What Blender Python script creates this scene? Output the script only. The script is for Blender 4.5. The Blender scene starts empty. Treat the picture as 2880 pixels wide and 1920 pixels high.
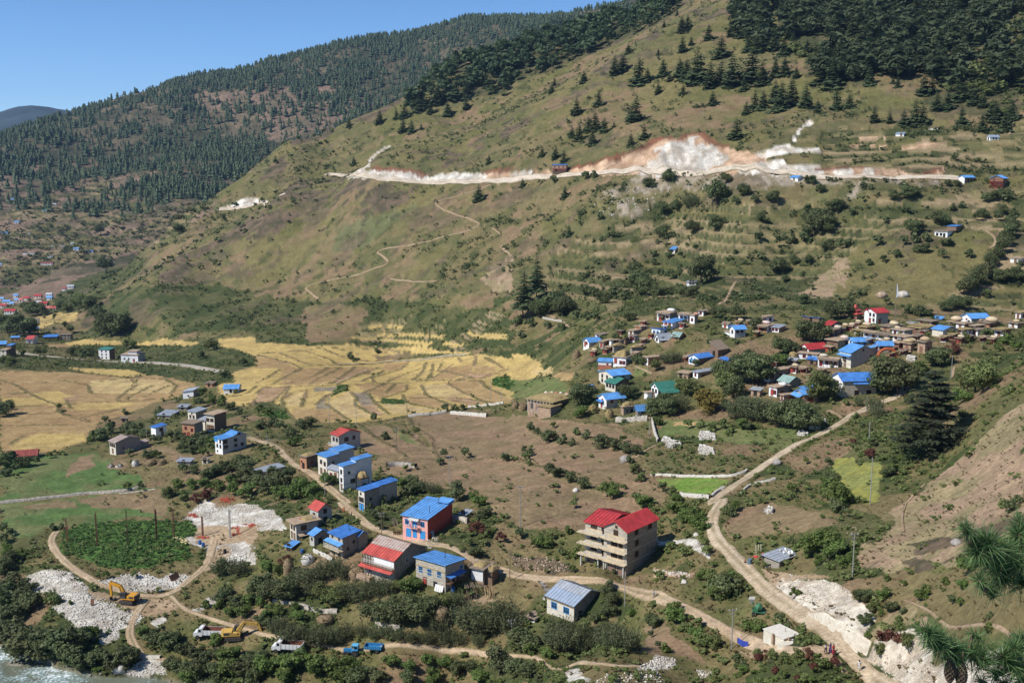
import bpy, bmesh, math, random, re
import numpy as np
from mathutils import Vector, Matrix
random.seed(7)
RNG = np.random.default_rng(11)
SC = bpy.context.scene
COL = SC.collection
# ------------------------------------------------------------------ camera, sky, sun, exposure
CAM_Z = 115.0
PITCH = math.radians(9.3)
FPX = 3088.0                      # focal length in pixels of the 2880 px wide photograph
cd = bpy.data.cameras.new("camera")
cam = bpy.data.objects.new("camera", cd)
COL.objects.link(cam)
cam.location = (0, 0, CAM_Z)
cam.rotation_euler = (math.pi / 2 - PITCH, 0, 0)
cd.sensor_width = 36.0
cd.lens = 36.0 * FPX / 2880.0
cd.clip_start = 0.5
cd.clip_end = 30000.0
SC.camera = cam
SUN_EL = math.radians(46.0)
SUN_AZ = math.radians(244.0)      # clockwise from +Y: the sun stands behind and to the left of the camera
to_sun = Vector((math.sin(SUN_AZ) * math.cos(SUN_EL), math.cos(SUN_AZ) * math.cos(SUN_EL), math.sin(SUN_EL)))
world = bpy.data.worlds.new("World")
SC.world = world
world.use_nodes = True
wn = world.node_tree.nodes
wl = world.node_tree.links
wn.clear()
sky = wn.new("ShaderNodeTexSky")
sky.sky_type = 'NISHITA'
sky.sun_disc = False
sky.sun_elevation = SUN_EL
sky.sun_rotation = SUN_AZ
sky.altitude = 2600.0
sky.air_density = 0.75
sky.dust_density = 0.05
sky.ozone_density = 4.0
bg = wn.new("ShaderNodeBackground")
bg.inputs[1].default_value = 0.11
wo = wn.new("ShaderNodeOutputWorld")
hsv = wn.new("ShaderNodeHueSaturation")     # the high, dry air of this valley: a deeper blue all over the sky
hsv.inputs["Saturation"].default_value = 1.12
hsv.inputs["Value"].default_value = 1.3
wl.new(sky.outputs[0], hsv.inputs["Color"])
wl.new(hsv.outputs[0], bg.inputs[0])
wl.new(bg.outputs[0], wo.inputs[0])
sd = bpy.data.lights.new("sun", 'SUN')
sd.energy = 5.0
sd.angle = math.radians(0.5)
sd.color = (1.0, 0.955, 0.88)
sun = bpy.data.objects.new("sun", sd)
COL.objects.link(sun)
sun.rotation_euler = (-to_sun).to_track_quat('-Z', 'Y').to_euler()
sun.location = (-300, -200, 500)
vs = SC.view_settings
vs.view_transform = 'Standard'
vs.look = 'None'
vs.exposure = 0.13
vs.gamma = 1.0
vs.use_curve_mapping = False
SC.cycles.max_bounces = 4
SC.cycles.diffuse_bounces = 2
SC.cycles.glossy_bounces = 2
SC.cycles.transmission_bounces = 2
SC.cycles.volume_bounces = 0
# ------------------------------------------------------------------ helpers: where a point of the photograph lies in the place
PITCH_COS, PITCH_SIN = math.cos(PITCH), math.sin(PITCH)
TILES = dict(A=(0, 1400), B=(720, 1400), C=(1440, 1400), D=(2160, 1400), E=(0, 920), F=(720, 920), G=(1440, 920), H=(2160, 920),
			 I=(0, 460), J=(720, 460), K=(1440, 460), L=(2160, 460), M=(0, 0), N=(720, 0), O=(1440, 0), Q=(2160, 0),
			 R=(2160, 840), S=(1580, 840), T=(0, 780), W=(540, 1060), X=(780, 1380))
TSCALE = dict(R=2352 / 720, S=2352 / 600, T=2016 / 360, W=2016 / 360, X=2352 / 620)
def pts(s):
	"""'F100,200 300,400' -> sight lines (u, v); a letter picks the sheet of the survey the following numbers are read from."""
	out, t = [], None
	for w in s.split():
		if w[0].isalpha():
			t, w = w[0], w[1:]
		x, y = w.split(',')
		x, y = float(x), float(y)
		if t is None or t == 'Z':
			out.append((x, y))
		else:
			k = TSCALE.get(t, 2171 / 720)
			out.append((TILES[t][0] + x / k, TILES[t][1] + y / k))
	return out
def ray(u, v):
	x, y = (u - 1440.0) / FPX, -(v - 960.0) / FPX
	return x, PITCH_COS + y * PITCH_SIN, -PITCH_SIN + y * PITCH_COS
HAZE = 3.6e-5
# ------------------------------------------------------------------ noise
def _hash(ix, iy, seed):
	h = (ix.astype(np.int64) * 374761393 + iy.astype(np.int64) * 668265263 + seed * 1274126177) & 0x7fffffff
	h = ((h ^ (h >> 13)) * 1274126177) & 0x7fffffff
	return ((h ^ (h >> 16)) & 0xffff) / 65535.0
def vnoise(x, y, seed=0):
	ix, iy = np.floor(x), np.floor(y)
	fx, fy = x - ix, y - iy
	fx, fy = fx * fx * (3 - 2 * fx), fy * fy * (3 - 2 * fy)
	a, b = _hash(ix, iy, seed), _hash(ix + 1, iy, seed)
	c, d = _hash(ix, iy + 1, seed), _hash(ix + 1, iy + 1, seed)
	return (a + (b - a) * fx) * (1 - fy) + (c + (d - c) * fx) * fy
def fbm(x, y, sc, seed=0, octv=4, gain=0.5):
	"""0..1, mean 0.5; sc = size of the largest feature in metres."""
	x, y = x / sc, y / sc
	s, amp, tot = 0.0, 1.0, 0.0
	for o in range(octv):
		s = s + amp * vnoise(x + 17.3 * o, y - 9.1 * o, seed + o)
		tot += amp
		amp *= gain
		x, y = x * 2.03, y * 2.03
	return s / tot
def smooth(a, b, x):
	t = np.clip((x - a) / (b - a), 0, 1)
	return t * t * (3 - 2 * t)
# ------------------------------------------------------------------ the lie of the land: surveyed heights
SURVEY = """
z 0 1910 0|z 300 1910 0|z 500 1910 1|z 700 1915 3|z 1000 1915 6|z 1350 1910 9|z 1700 1910 14|d 2000 1900 186|d 2250 1905 169|z 2450 1915 37|z 2600 1915 44|z 2880 1915 54
z 0 1700 2|z 200 1700 6|z 400 1690 6|z 560 1790 5|z 800 1790 8|z 1000 1790 9|z 1250 1800 11|d 1500 1850 222|d 1700 1830 210|d 1900 1800 200
z 560 1660 7|z 700 1600 10|z 600 1480 9|z 300 1530 7|z 100 1500 6|z 0 1450 6|z 150 1350 6|z 400 1330 8|z 350 1400 7|z 0 1300 5
z 0 1220 4|z 200 1150 2|z 400 1180 4|z 0 1060 0|z 300 1050 -2|z 500 1080 2
z 640 1290 13|z 560 1180 8|z 780 1270 15|z 900 1400 17|z 850 1500 16|z 960 1440 18|z 1020 1440 19|z 950 1570 17|z 1100 1650 18|z 1250 1660 19.5|z 1200 1525 22|z 1100 1480 20|z 1400 1600 21
z 1050 1280 19|z 1250 1280 20|z 1450 1450 26|z 1300 1400 23|z 1700 1400 28|z 1550 1250 26|z 1800 1270 30|z 1200 1200 18|z 1500 1190 24
z 750 1180 11|z 920 1180 13|z 1150 1150 15|z 1400 1130 18|z 700 1060 8|z 1000 1070 12|z 1300 1050 15|z 1500 1060 20|z 650 980 3|z 900 980 6|z 1200 980 10|z 1100 940 10
z 200 990 -10|z 50 950 -15|z 450 1010 -4|z 560 980 -2|z 100 900 -25|z 60 860 -31|z 250 930 -18|z 420 950 -10
d 1000 900 700|d 700 920 730|d 450 900 800|d 300 900 860|d 1200 880 660|d 1200 760 730|d 1000 760 790|d 800 760 850|d 600 760 900|d 450 760 930
d 1200 620 800|d 900 620 900|d 700 620 960|d 1400 620 740|d 1600 620 690|d 1200 500 870|d 1000 495 920|d 1500 500 780|d 1800 490 700|d 2100 490 640|d 2400 500 600|d 2650 510 580|d 2880 520 570
d 1870 380 750|d 1400 400 900|d 1100 420 960|d 1400 330 980|d 1000 478 970|d 1600 220 1020|d 1800 100 1080|d 1960 5 1130|d 2100 -150 1250
d 1800 300 850|d 2100 300 780|d 2100 150 900|d 2100 20 1020|d 2400 400 660|d 2400 250 760|d 2400 100 880|d 2600 10 950|d 2870 400 620|d 2870 250 700|d 2870 100 800|d 2870 -50 900|d 2400 -100 1050
d 1900 700 620|d 2200 700 560|d 2500 700 520|d 2800 700 500|d 2500 600 555|d 2100 600 590|d 1700 760 610|d 1500 860 590|d 1700 880 510|d 2000 880 450|d 2300 880 440|d 2600 900 430|d 2850 880 440|d 2850 960 380
d 1650 950 470|d 1650 1000 440|d 2000 1000 400|d 2300 1000 385|d 2500 1000 370|d 1600 1120 400|d 1750 1130 385|d 1900 1150 365|d 2150 1130 350|d 2400 1119 340
z 2300 1850 38|z 2150 1650 35|z 2050 1550 34|z 1990 1450 34|z 2110 1330 36|z 2390 1170 41|z 2520 1110 44|z 2190 1820 36|z 1840 1670 27|z 1700 1645 24.5|z 1960 1750 30|z 1560 1620 22
z 1740 1610 24.5|z 1850 1560 27|z 1600 1520 26|z 1950 1600 31|z 1900 1500 30|z 2200 1430 37.5|z 2350 1350 40|z 2200 1580 37|z 2330 1480 42|z 2400 1300 42|z 2450 1250 45
z 2614 1278 47|d 2880 1030 270|d 2750 1150 260|d 2880 1250 215|d 2700 1400 215|d 2880 1500 165|d 2880 1700 140|d 2600 1600 185|d 2450 1650 190|z 2400 1560 42|d 2700 1800 150|d 2700 980 360|d 2880 1000 340|d 2700 1080 330
w 0 100 55|w 0 150 32|w -80 150 15|w -100 100 35|w 60 120 60|w -150 150 4|w -100 185 3|w 100 100 70|w -60 100 42
d 800 400 1250|d 1000 330 1300|d 1150 270 1330|d 1300 190 1360|d 1500 130 1380|d 1700 70 1380|d 1900 -10 1350
d 900 460 1180|d 700 560 1130|d 600 640 1080|d 500 700 1060|d 650 520 1200|d 500 620 1200|d 420 700 1160|d 330 800 1080|d 1100 400 1150|d 1300 330 1180|d 1500 240 1200|d 1700 140 1230
d 1000 492 1040|d 1200 405 960|d 1200 417 1050|d 1400 342 1060|d 1600 232 1100|d 1800 112 1150
d 613 649 990|d 464 742 960|d 282 848 920|d 232 894 900|d 613 662 1050|d 464 755 1020|d 282 860 990|d 720 606 985|d 800 548 980|d 720 616 1040
c 800 1450 60|c 1000 1500 80|c 1300 1560 120|c 1600 1600 180|c 1900 1600 220|c 500 1350 -5|c 2400 1600 350|c 2880 1500 380
d 0 860 1300|d 0 780 1500|d 0 700 1700|d 200 700 1700|d 0 600 1950|d 300 600 1950|d 0 500 2200|d 300 450 2350|d 0 400 2600|d 100 335 2850|d 500 215 3000|d 740 165 3100|d 1000 110 3200|d 1300 72 3300|d 1640 50 3400|d 2000 0 3500
d 600 450 2300|d 600 350 2600|d 900 300 2700|d 1200 200 2900|d 300 750 1500|d 450 650 1700|d 550 600 1850
c 100 3300 170|c 740 3600 340|c 1300 3900 470|c 2000 4100 500|c 0 4200 150|d -300 420 2900|d -300 800 1500|c 3200 4000 500
"""
def _survey():
	out = []
	for e in SURVEY.replace('\n', '|').split('|'):
		if not e.strip():
			continue
		k, a, b, c = e.split()
		a, b, c = float(a), float(b), float(c)
		if k == 'w':
			out.append((a, b, c))
		elif k == 'c':
			dx, dy, dz = ray(a, 960)
			t = b / dy
			out.append((dx * t, b, c))
		else:
			dx, dy, dz = ray(a, b)
			t = (c - CAM_Z) / dz if k == 'z' else c
			out.append((dx * t, dy * t, CAM_Z + dz * t))
	return np.array(out)
_cp = _survey()
def _ls(x, y):
	r = np.hypot(x, y) + 1e-6
	return np.arctan2(x, y) * 2.2, np.log(r / 100.0)
def _phi(d2):
	return 0.5 * d2 * np.log(d2 + 1e-12)
def _solve():
	a, s = _ls(_cp[:, 0], _cp[:, 1])
	n = len(a)
	K = _phi((a[:, None] - a) ** 2 + (s[:, None] - s) ** 2) + np.eye(n) * 2e-4
	Pm = np.stack([np.ones(n), a, s], 1)
	M = np.zeros((n + 3, n + 3))
	M[:n, :n], M[:n, n:], M[n:, :n] = K, Pm, Pm.T
	w = np.linalg.solve(M, np.concatenate([_cp[:, 2], np.zeros(3)]))
	return a, s, w
_ta, _tsv, _tw = _solve()
def base_height(x, y):
	a, s = _ls(x, y)
	sh = a.shape
	a, s = a.ravel(), s.ravel()
	n = len(_ta)
	out = np.empty(len(a))
	ta, ts, w = _ta, _tsv, _tw
	wf = w[:n]
	for i in range(0, len(a), 40000):
		aa, ss = a[i:i + 40000, None], s[i:i + 40000, None]
		out[i:i + 40000] = _phi((aa - ta) ** 2 + (ss - ts) ** 2) @ wf + w[n] + w[n + 1] * aa[:, 0] + w[n + 2] * ss[:, 0]
	return out.reshape(sh)
AZ0, AZ1, NA = math.radians(-31.5), math.radians(31.5), 720
_r, _rows = 2.0, []
while _r < 4250:
	_rows.append(_r)
	if _r < 100:
		_r += 2.5
	elif _r < 760:
		_r += max(0.6, _r * _r * 9.5e-6)
	elif _r < 1400:
		_r += 5.0
	else:
		_r += 13.0
ROWS = np.array(_rows)
NR = len(ROWS)
AZ = np.linspace(AZ0, AZ1, NA)
GX = ROWS[:, None] * np.sin(AZ)[None, :]
GY = ROWS[:, None] * np.cos(AZ)[None, :]
GR = np.repeat(ROWS[:, None], NA, 1)
GA = np.repeat(AZ[None, :], NR, 0)
_ir, _ia = np.arange(0, NR, 3), np.arange(0, NA, 3)
if _ir[-1] != NR - 1:
	_ir = np.append(_ir, NR - 1)
if _ia[-1] != NA - 1:
	_ia = np.append(_ia, NA - 1)
_coarse = base_height(GX[np.ix_(_ir, _ia)], GY[np.ix_(_ir, _ia)])
_tmp = np.stack([np.interp(AZ, AZ[_ia], row) for row in _coarse])
GB = np.stack([np.interp(ROWS, ROWS[_ir], _tmp[:, j]) for j in range(NA)], 1)
_deg = np.degrees(GA)
# the spur on which the photographer stands
_nz = np.interp(GR, [0, 2, 5, 10, 30, 60, 100, 150], [113.2, 113, 107.5, 100, 87, 73, 55, 32]) + 0.28 * np.clip(GX, -60, 60) * smooth(10, 90, GR)
_k = smooth(95, 140, GR)
GB = _nz * (1 - _k) + GB * _k
# steepness of the bare land, for relief and cover
_dr = np.gradient(GB, ROWS, axis=0)
_da = np.gradient(GB, AZ, axis=1) / GR
GS = np.hypot(_dr, _da)
_far_r = np.interp(_deg, [-31, -14, -8, 31], [1230, 1230, 1450, 1650])
FAR = smooth(0, 60, GR - _far_r)
GU = 1440 + FPX * np.tan(GA) * 0.99
_foot = np.interp(GU, [0, 200, 700, 1000, 1200, 1450, 1700, 1900, 2300, 2880], [905, 905, 728, 705, 668, 600, 560, 475, 450, 440])
HILL = smooth(0, 25, GR - _foot)
NEAR = 1 - smooth(100, 140, GR)
# relief
_amp = 0.25 + HILL * smooth(0.1, 0.45, GS) * 5.0
_rel = (fbm(GX, GY, 70, 3, 5, 0.5) - 0.5) * 2.0 * _amp
_rel += HILL * (1 - FAR) * (fbm(GX * 1.0 + GY * 0.3, GY * 0.35, 26, 9, 3) - 0.5) * 4.0
_rel += FAR * (fbm(GX, GY, 420, 21, 6, 0.55) - 0.5) * 80 * smooth(1300, 2000, GR)
_rel += (fbm(GX, GY, 6, 31, 3) - 0.5) * 0.5 * smooth(120, 170, GR) * (1 - smooth(450, 600, GR))
GZ = GB + _rel
def zat(x, y):
	"""Height of the ground under (x, y)."""
	r, a = math.hypot(x, y), math.atan2(x, y)
	i = min(max(int(np.searchsorted(ROWS, r)) - 1, 0), NR - 2)
	j = (a - AZ0) / (AZ1 - AZ0) * (NA - 1)
	j = min(max(j, 0), NA - 1.001)
	jj = int(j)
	fi, fj = min(max((r - ROWS[i]) / (ROWS[i + 1] - ROWS[i]), 0), 1), j - jj
	return float((GZ[i, jj] * (1 - fj) + GZ[i, jj + 1] * fj) * (1 - fi) + (GZ[i + 1, jj] * (1 - fj) + GZ[i + 1, jj + 1] * fj) * fi)
def ground(u, v, lift=0.0):
	"""The point of the ground that one sees along the sight line (u, v)."""
	dx, dy, dz = ray(u, v)
	L = math.hypot(dx, dy)
	a = math.atan2(dx, dy)
	m = dz / L
	j = (a - AZ0) / (AZ1 - AZ0) * (NA - 1)
	j = min(max(j, 0), NA - 1.001)
	jj = int(j)
	fj = j - jj
	prof = GZ[:, jj] * (1 - fj) + GZ[:, jj + 1] * fj + lift - (CAM_Z + m * ROWS)
	ok = (prof >= 0) & (ROWS > 60)
	if ok.any():
		i = int(np.argmax(ok))
		if i > 0 and prof[i - 1] < 0:
			t = -prof[i - 1] / (prof[i] - prof[i - 1])
			r = ROWS[i - 1] + t * (ROWS[i] - ROWS[i - 1])
		else:
			r = ROWS[i]
	else:
		q = np.where((ROWS > 150), prof / ROWS, -9)
		r = ROWS[int(np.argmax(q))]
	x, y = r * math.sin(a), r * math.cos(a)
	return Vector((x, y, zat(x, y)))
def dens(pl, step=35, closed=False):
	out = []
	n = len(pl)
	for i in range(n if closed else n - 1):
		(x0, y0), (x1, y1) = pl[i], pl[(i + 1) % n]
		k = max(1, int(math.hypot(x1 - x0, y1 - y0) / step))
		out += [(x0 + (x1 - x0) * q / k, y0 + (y1 - y0) * q / k) for q in range(k)]
	if not closed:
		out.append(pl[-1])
	return out
def inpoly(x, y, poly):
	px, py = np.array([p[0] for p in poly]), np.array([p[1] for p in poly])
	c = np.zeros(x.shape, bool)
	n = len(poly)
	j = n - 1
	for i in range(n):
		if py[i] != py[j]:
			cond = ((py[i] > y) != (py[j] > y)) & (x < (px[j] - px[i]) * (y - py[i]) / (py[j] - py[i]) + px[i])
			c ^= cond
		j = i
	return c
def area_mask(s, warp=2.0, wsc=9.0, seed=5):
	"""Vertices of the ground inside the plot whose corners are sighted in s; the edge wanders by warp metres."""
	w = [ground(*p) for p in dens(pts(s), 40, True)]
	xs, ys = [p.x for p in w], [p.y for p in w]
	m = warp + 1
	box = (GX > min(xs) - m) & (GX < max(xs) + m) & (GY > min(ys) - m) & (GY < max(ys) + m)
	out = np.zeros(GX.shape, bool)
	if not box.any():
		return out
	x, y = GX[box], GY[box]
	x2 = x + (fbm(x, y, wsc, seed, 3) - 0.5) * 2 * warp
	y2 = y + (fbm(x, y, wsc, seed + 50, 3) - 0.5) * 2 * warp
	out[box] = inpoly(x2, y2, [(p.x, p.y) for p in w])
	return out
def line_dist(s, width):
	"""Distance of every ground vertex from a sighted line, exact within width."""
	w = [ground(*p) for p in dens(pts(s), 25)]
	d = np.full(GX.shape, 1e9)
	for p, q in zip(w[:-1], w[1:]):
		L = (q - p).to_2d().length
		if L < 1e-6 or L > 60:
			continue
		box = (GX > min(p.x, q.x) - width) & (GX < max(p.x, q.x) + width) & (GY > min(p.y, q.y) - width) & (GY < max(p.y, q.y) + width)
		if not box.any():
			continue
		x, y = GX[box], GY[box]
		t = np.clip(((x - p.x) * (q.x - p.x) + (y - p.y) * (q.y - p.y)) / (L * L), 0, 1)
		d[box] = np.minimum(d[box], np.hypot(x - p.x - t * (q.x - p.x), y - p.y - t * (q.y - p.y)))
	return d
# ------------------------------------------------------------------ what grows and lies on the ground
# cover: colour, second colour, size of the patches in metres, density of bushes
COVER = dict(
	hill=((.122, .116, .044), (.160, .136, .058), 30, .2),
	dry=((.20, .140, .080), (.165, .135, .064), 12, .1),
	mauve=((.305, .215, .140), (.245, .200, .108), 6, .06),
	olive=((.112, .108, .046), (.160, .130, .062), 12, .6),
	rock=((.078, .068, .042), (.145, .105, .070), 5, .8),
	scrub=((.052, .066, .024), (.098, .098, .040), 11, 1.0),
	weeds=((.112, .110, .042), (.165, .132, .062), 8, .5),
	lush=((.065, .130, .030), (.090, .150, .040), 4, .7),
	golden=((.46, .335, .125), (.40, .29, .115), 18, 0),
	pale=((.48, .365, .165), (.41, .30, .145), 5, 0),
	tan=((.315, .210, .100), (.355, .245, .115), 14, 0),
	stubble=((.37, .25, .15), (.29, .19, .10), 3, 0),
	brown=((.245, .166, .100), (.205, .152, .084), 10, .05),
	pasture=((.090, .145, .045), (.135, .150, .060), 9, .08),
	meadow=((.115, .145, .050), (.145, .155, .060), 8, .2),
	bright=((.125, .205, .038), (.175, .225, .055), 3, 0),
	lime=((.250, .245, .065), (.205, .215, .068), 3, .02),
	dirt=((.36, .265, .170), (.30, .215, .130), 5, 0),
	mud=((.24, .20, .14), (.20, .17, .12), 4, 0),
	gravel=((.55, .52, .46), (.38, .34, .28), 2.5, 0),
	white=((.60, .56, .49), (.41, .355, .285), 5, 0),
	orange=((.48, .33, .22), (.37, .24, .15), 6, .03),
	redtop=((.20, .085, .050), (.13, .065, .040), 7, 0),
	screes=((.30, .25, .19), (.18, .15, .085), 4, .35),
	wood=((.060, .062, .034), (.120, .100, .062), 50, .5),
	farfield=((.215, .150, .105), (.150, .120, .075), 40, .6),
	bank=((.046, .058, .022), (.080, .086, .036), 9, 1.6),
	tread=((.285, .215, .125), (.215, .175, .088), 25, .05),
	creamcut=((.62, .56, .46), (.42, .35, .27), 3, .02),
	sage=((.116, .122, .054), (.140, .138, .068), 8, .5),
	pine=((.060, .062, .030), (.105, .092, .046), 20, .5),
	river=((.19, .18, .14), (.27, .25, .20), 3, 0),
)
_n1 = fbm(GX, GY, 3.2, 71, 3)
_n2 = fbm(GX, GY, 30, 81, 4)
GC = np.zeros((NR, NA, 3))
GV = np.zeros((NR, NA))            # density of bushes
GK = np.full((NR, NA), '', dtype='U8')
def paint(kind, m, part=1.0):
	c1, c2, sc, v = COVER[kind]
	x, y = GX[m], GY[m]
	t = smooth(.38, .62, fbm(x, y, sc, len(kind) * 7 + 3, 4))
	c = np.array(c1)[None] * (1 - t[:, None]) + np.array(c2)[None] * t[:, None]
	c = c * (0.8 + 0.4 * _n1[m])[:, None]
	GC[m] = GC[m] * (1 - part) + c * part
	GV[m] = v
	GK[m] = kind
paint('weeds', np.ones_like(GX, bool))
_hillm = HILL > .5
paint('hill', _hillm)
_g = fbm(GX, GY, 60, 44, 5, .6)
paint('olive', _hillm & (_g > .55))
paint('dry', _hillm & (fbm(GX, GY, 45, 91, 5, .6) > .60))
paint('scrub', (~_hillm) & (fbm(GX, GY, 16, 55, 4) > .54))
paint('dry', (~_hillm) & (fbm(GX, GY, 20, 59, 4) > .60))
_farm = FAR > .5
paint('wood', _farm)
paint('farfield', _farm & (fbm(GX, GY, 260, 14, 5, .6) + .12 * smooth(1700, 1300, GR) > .56))
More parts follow.
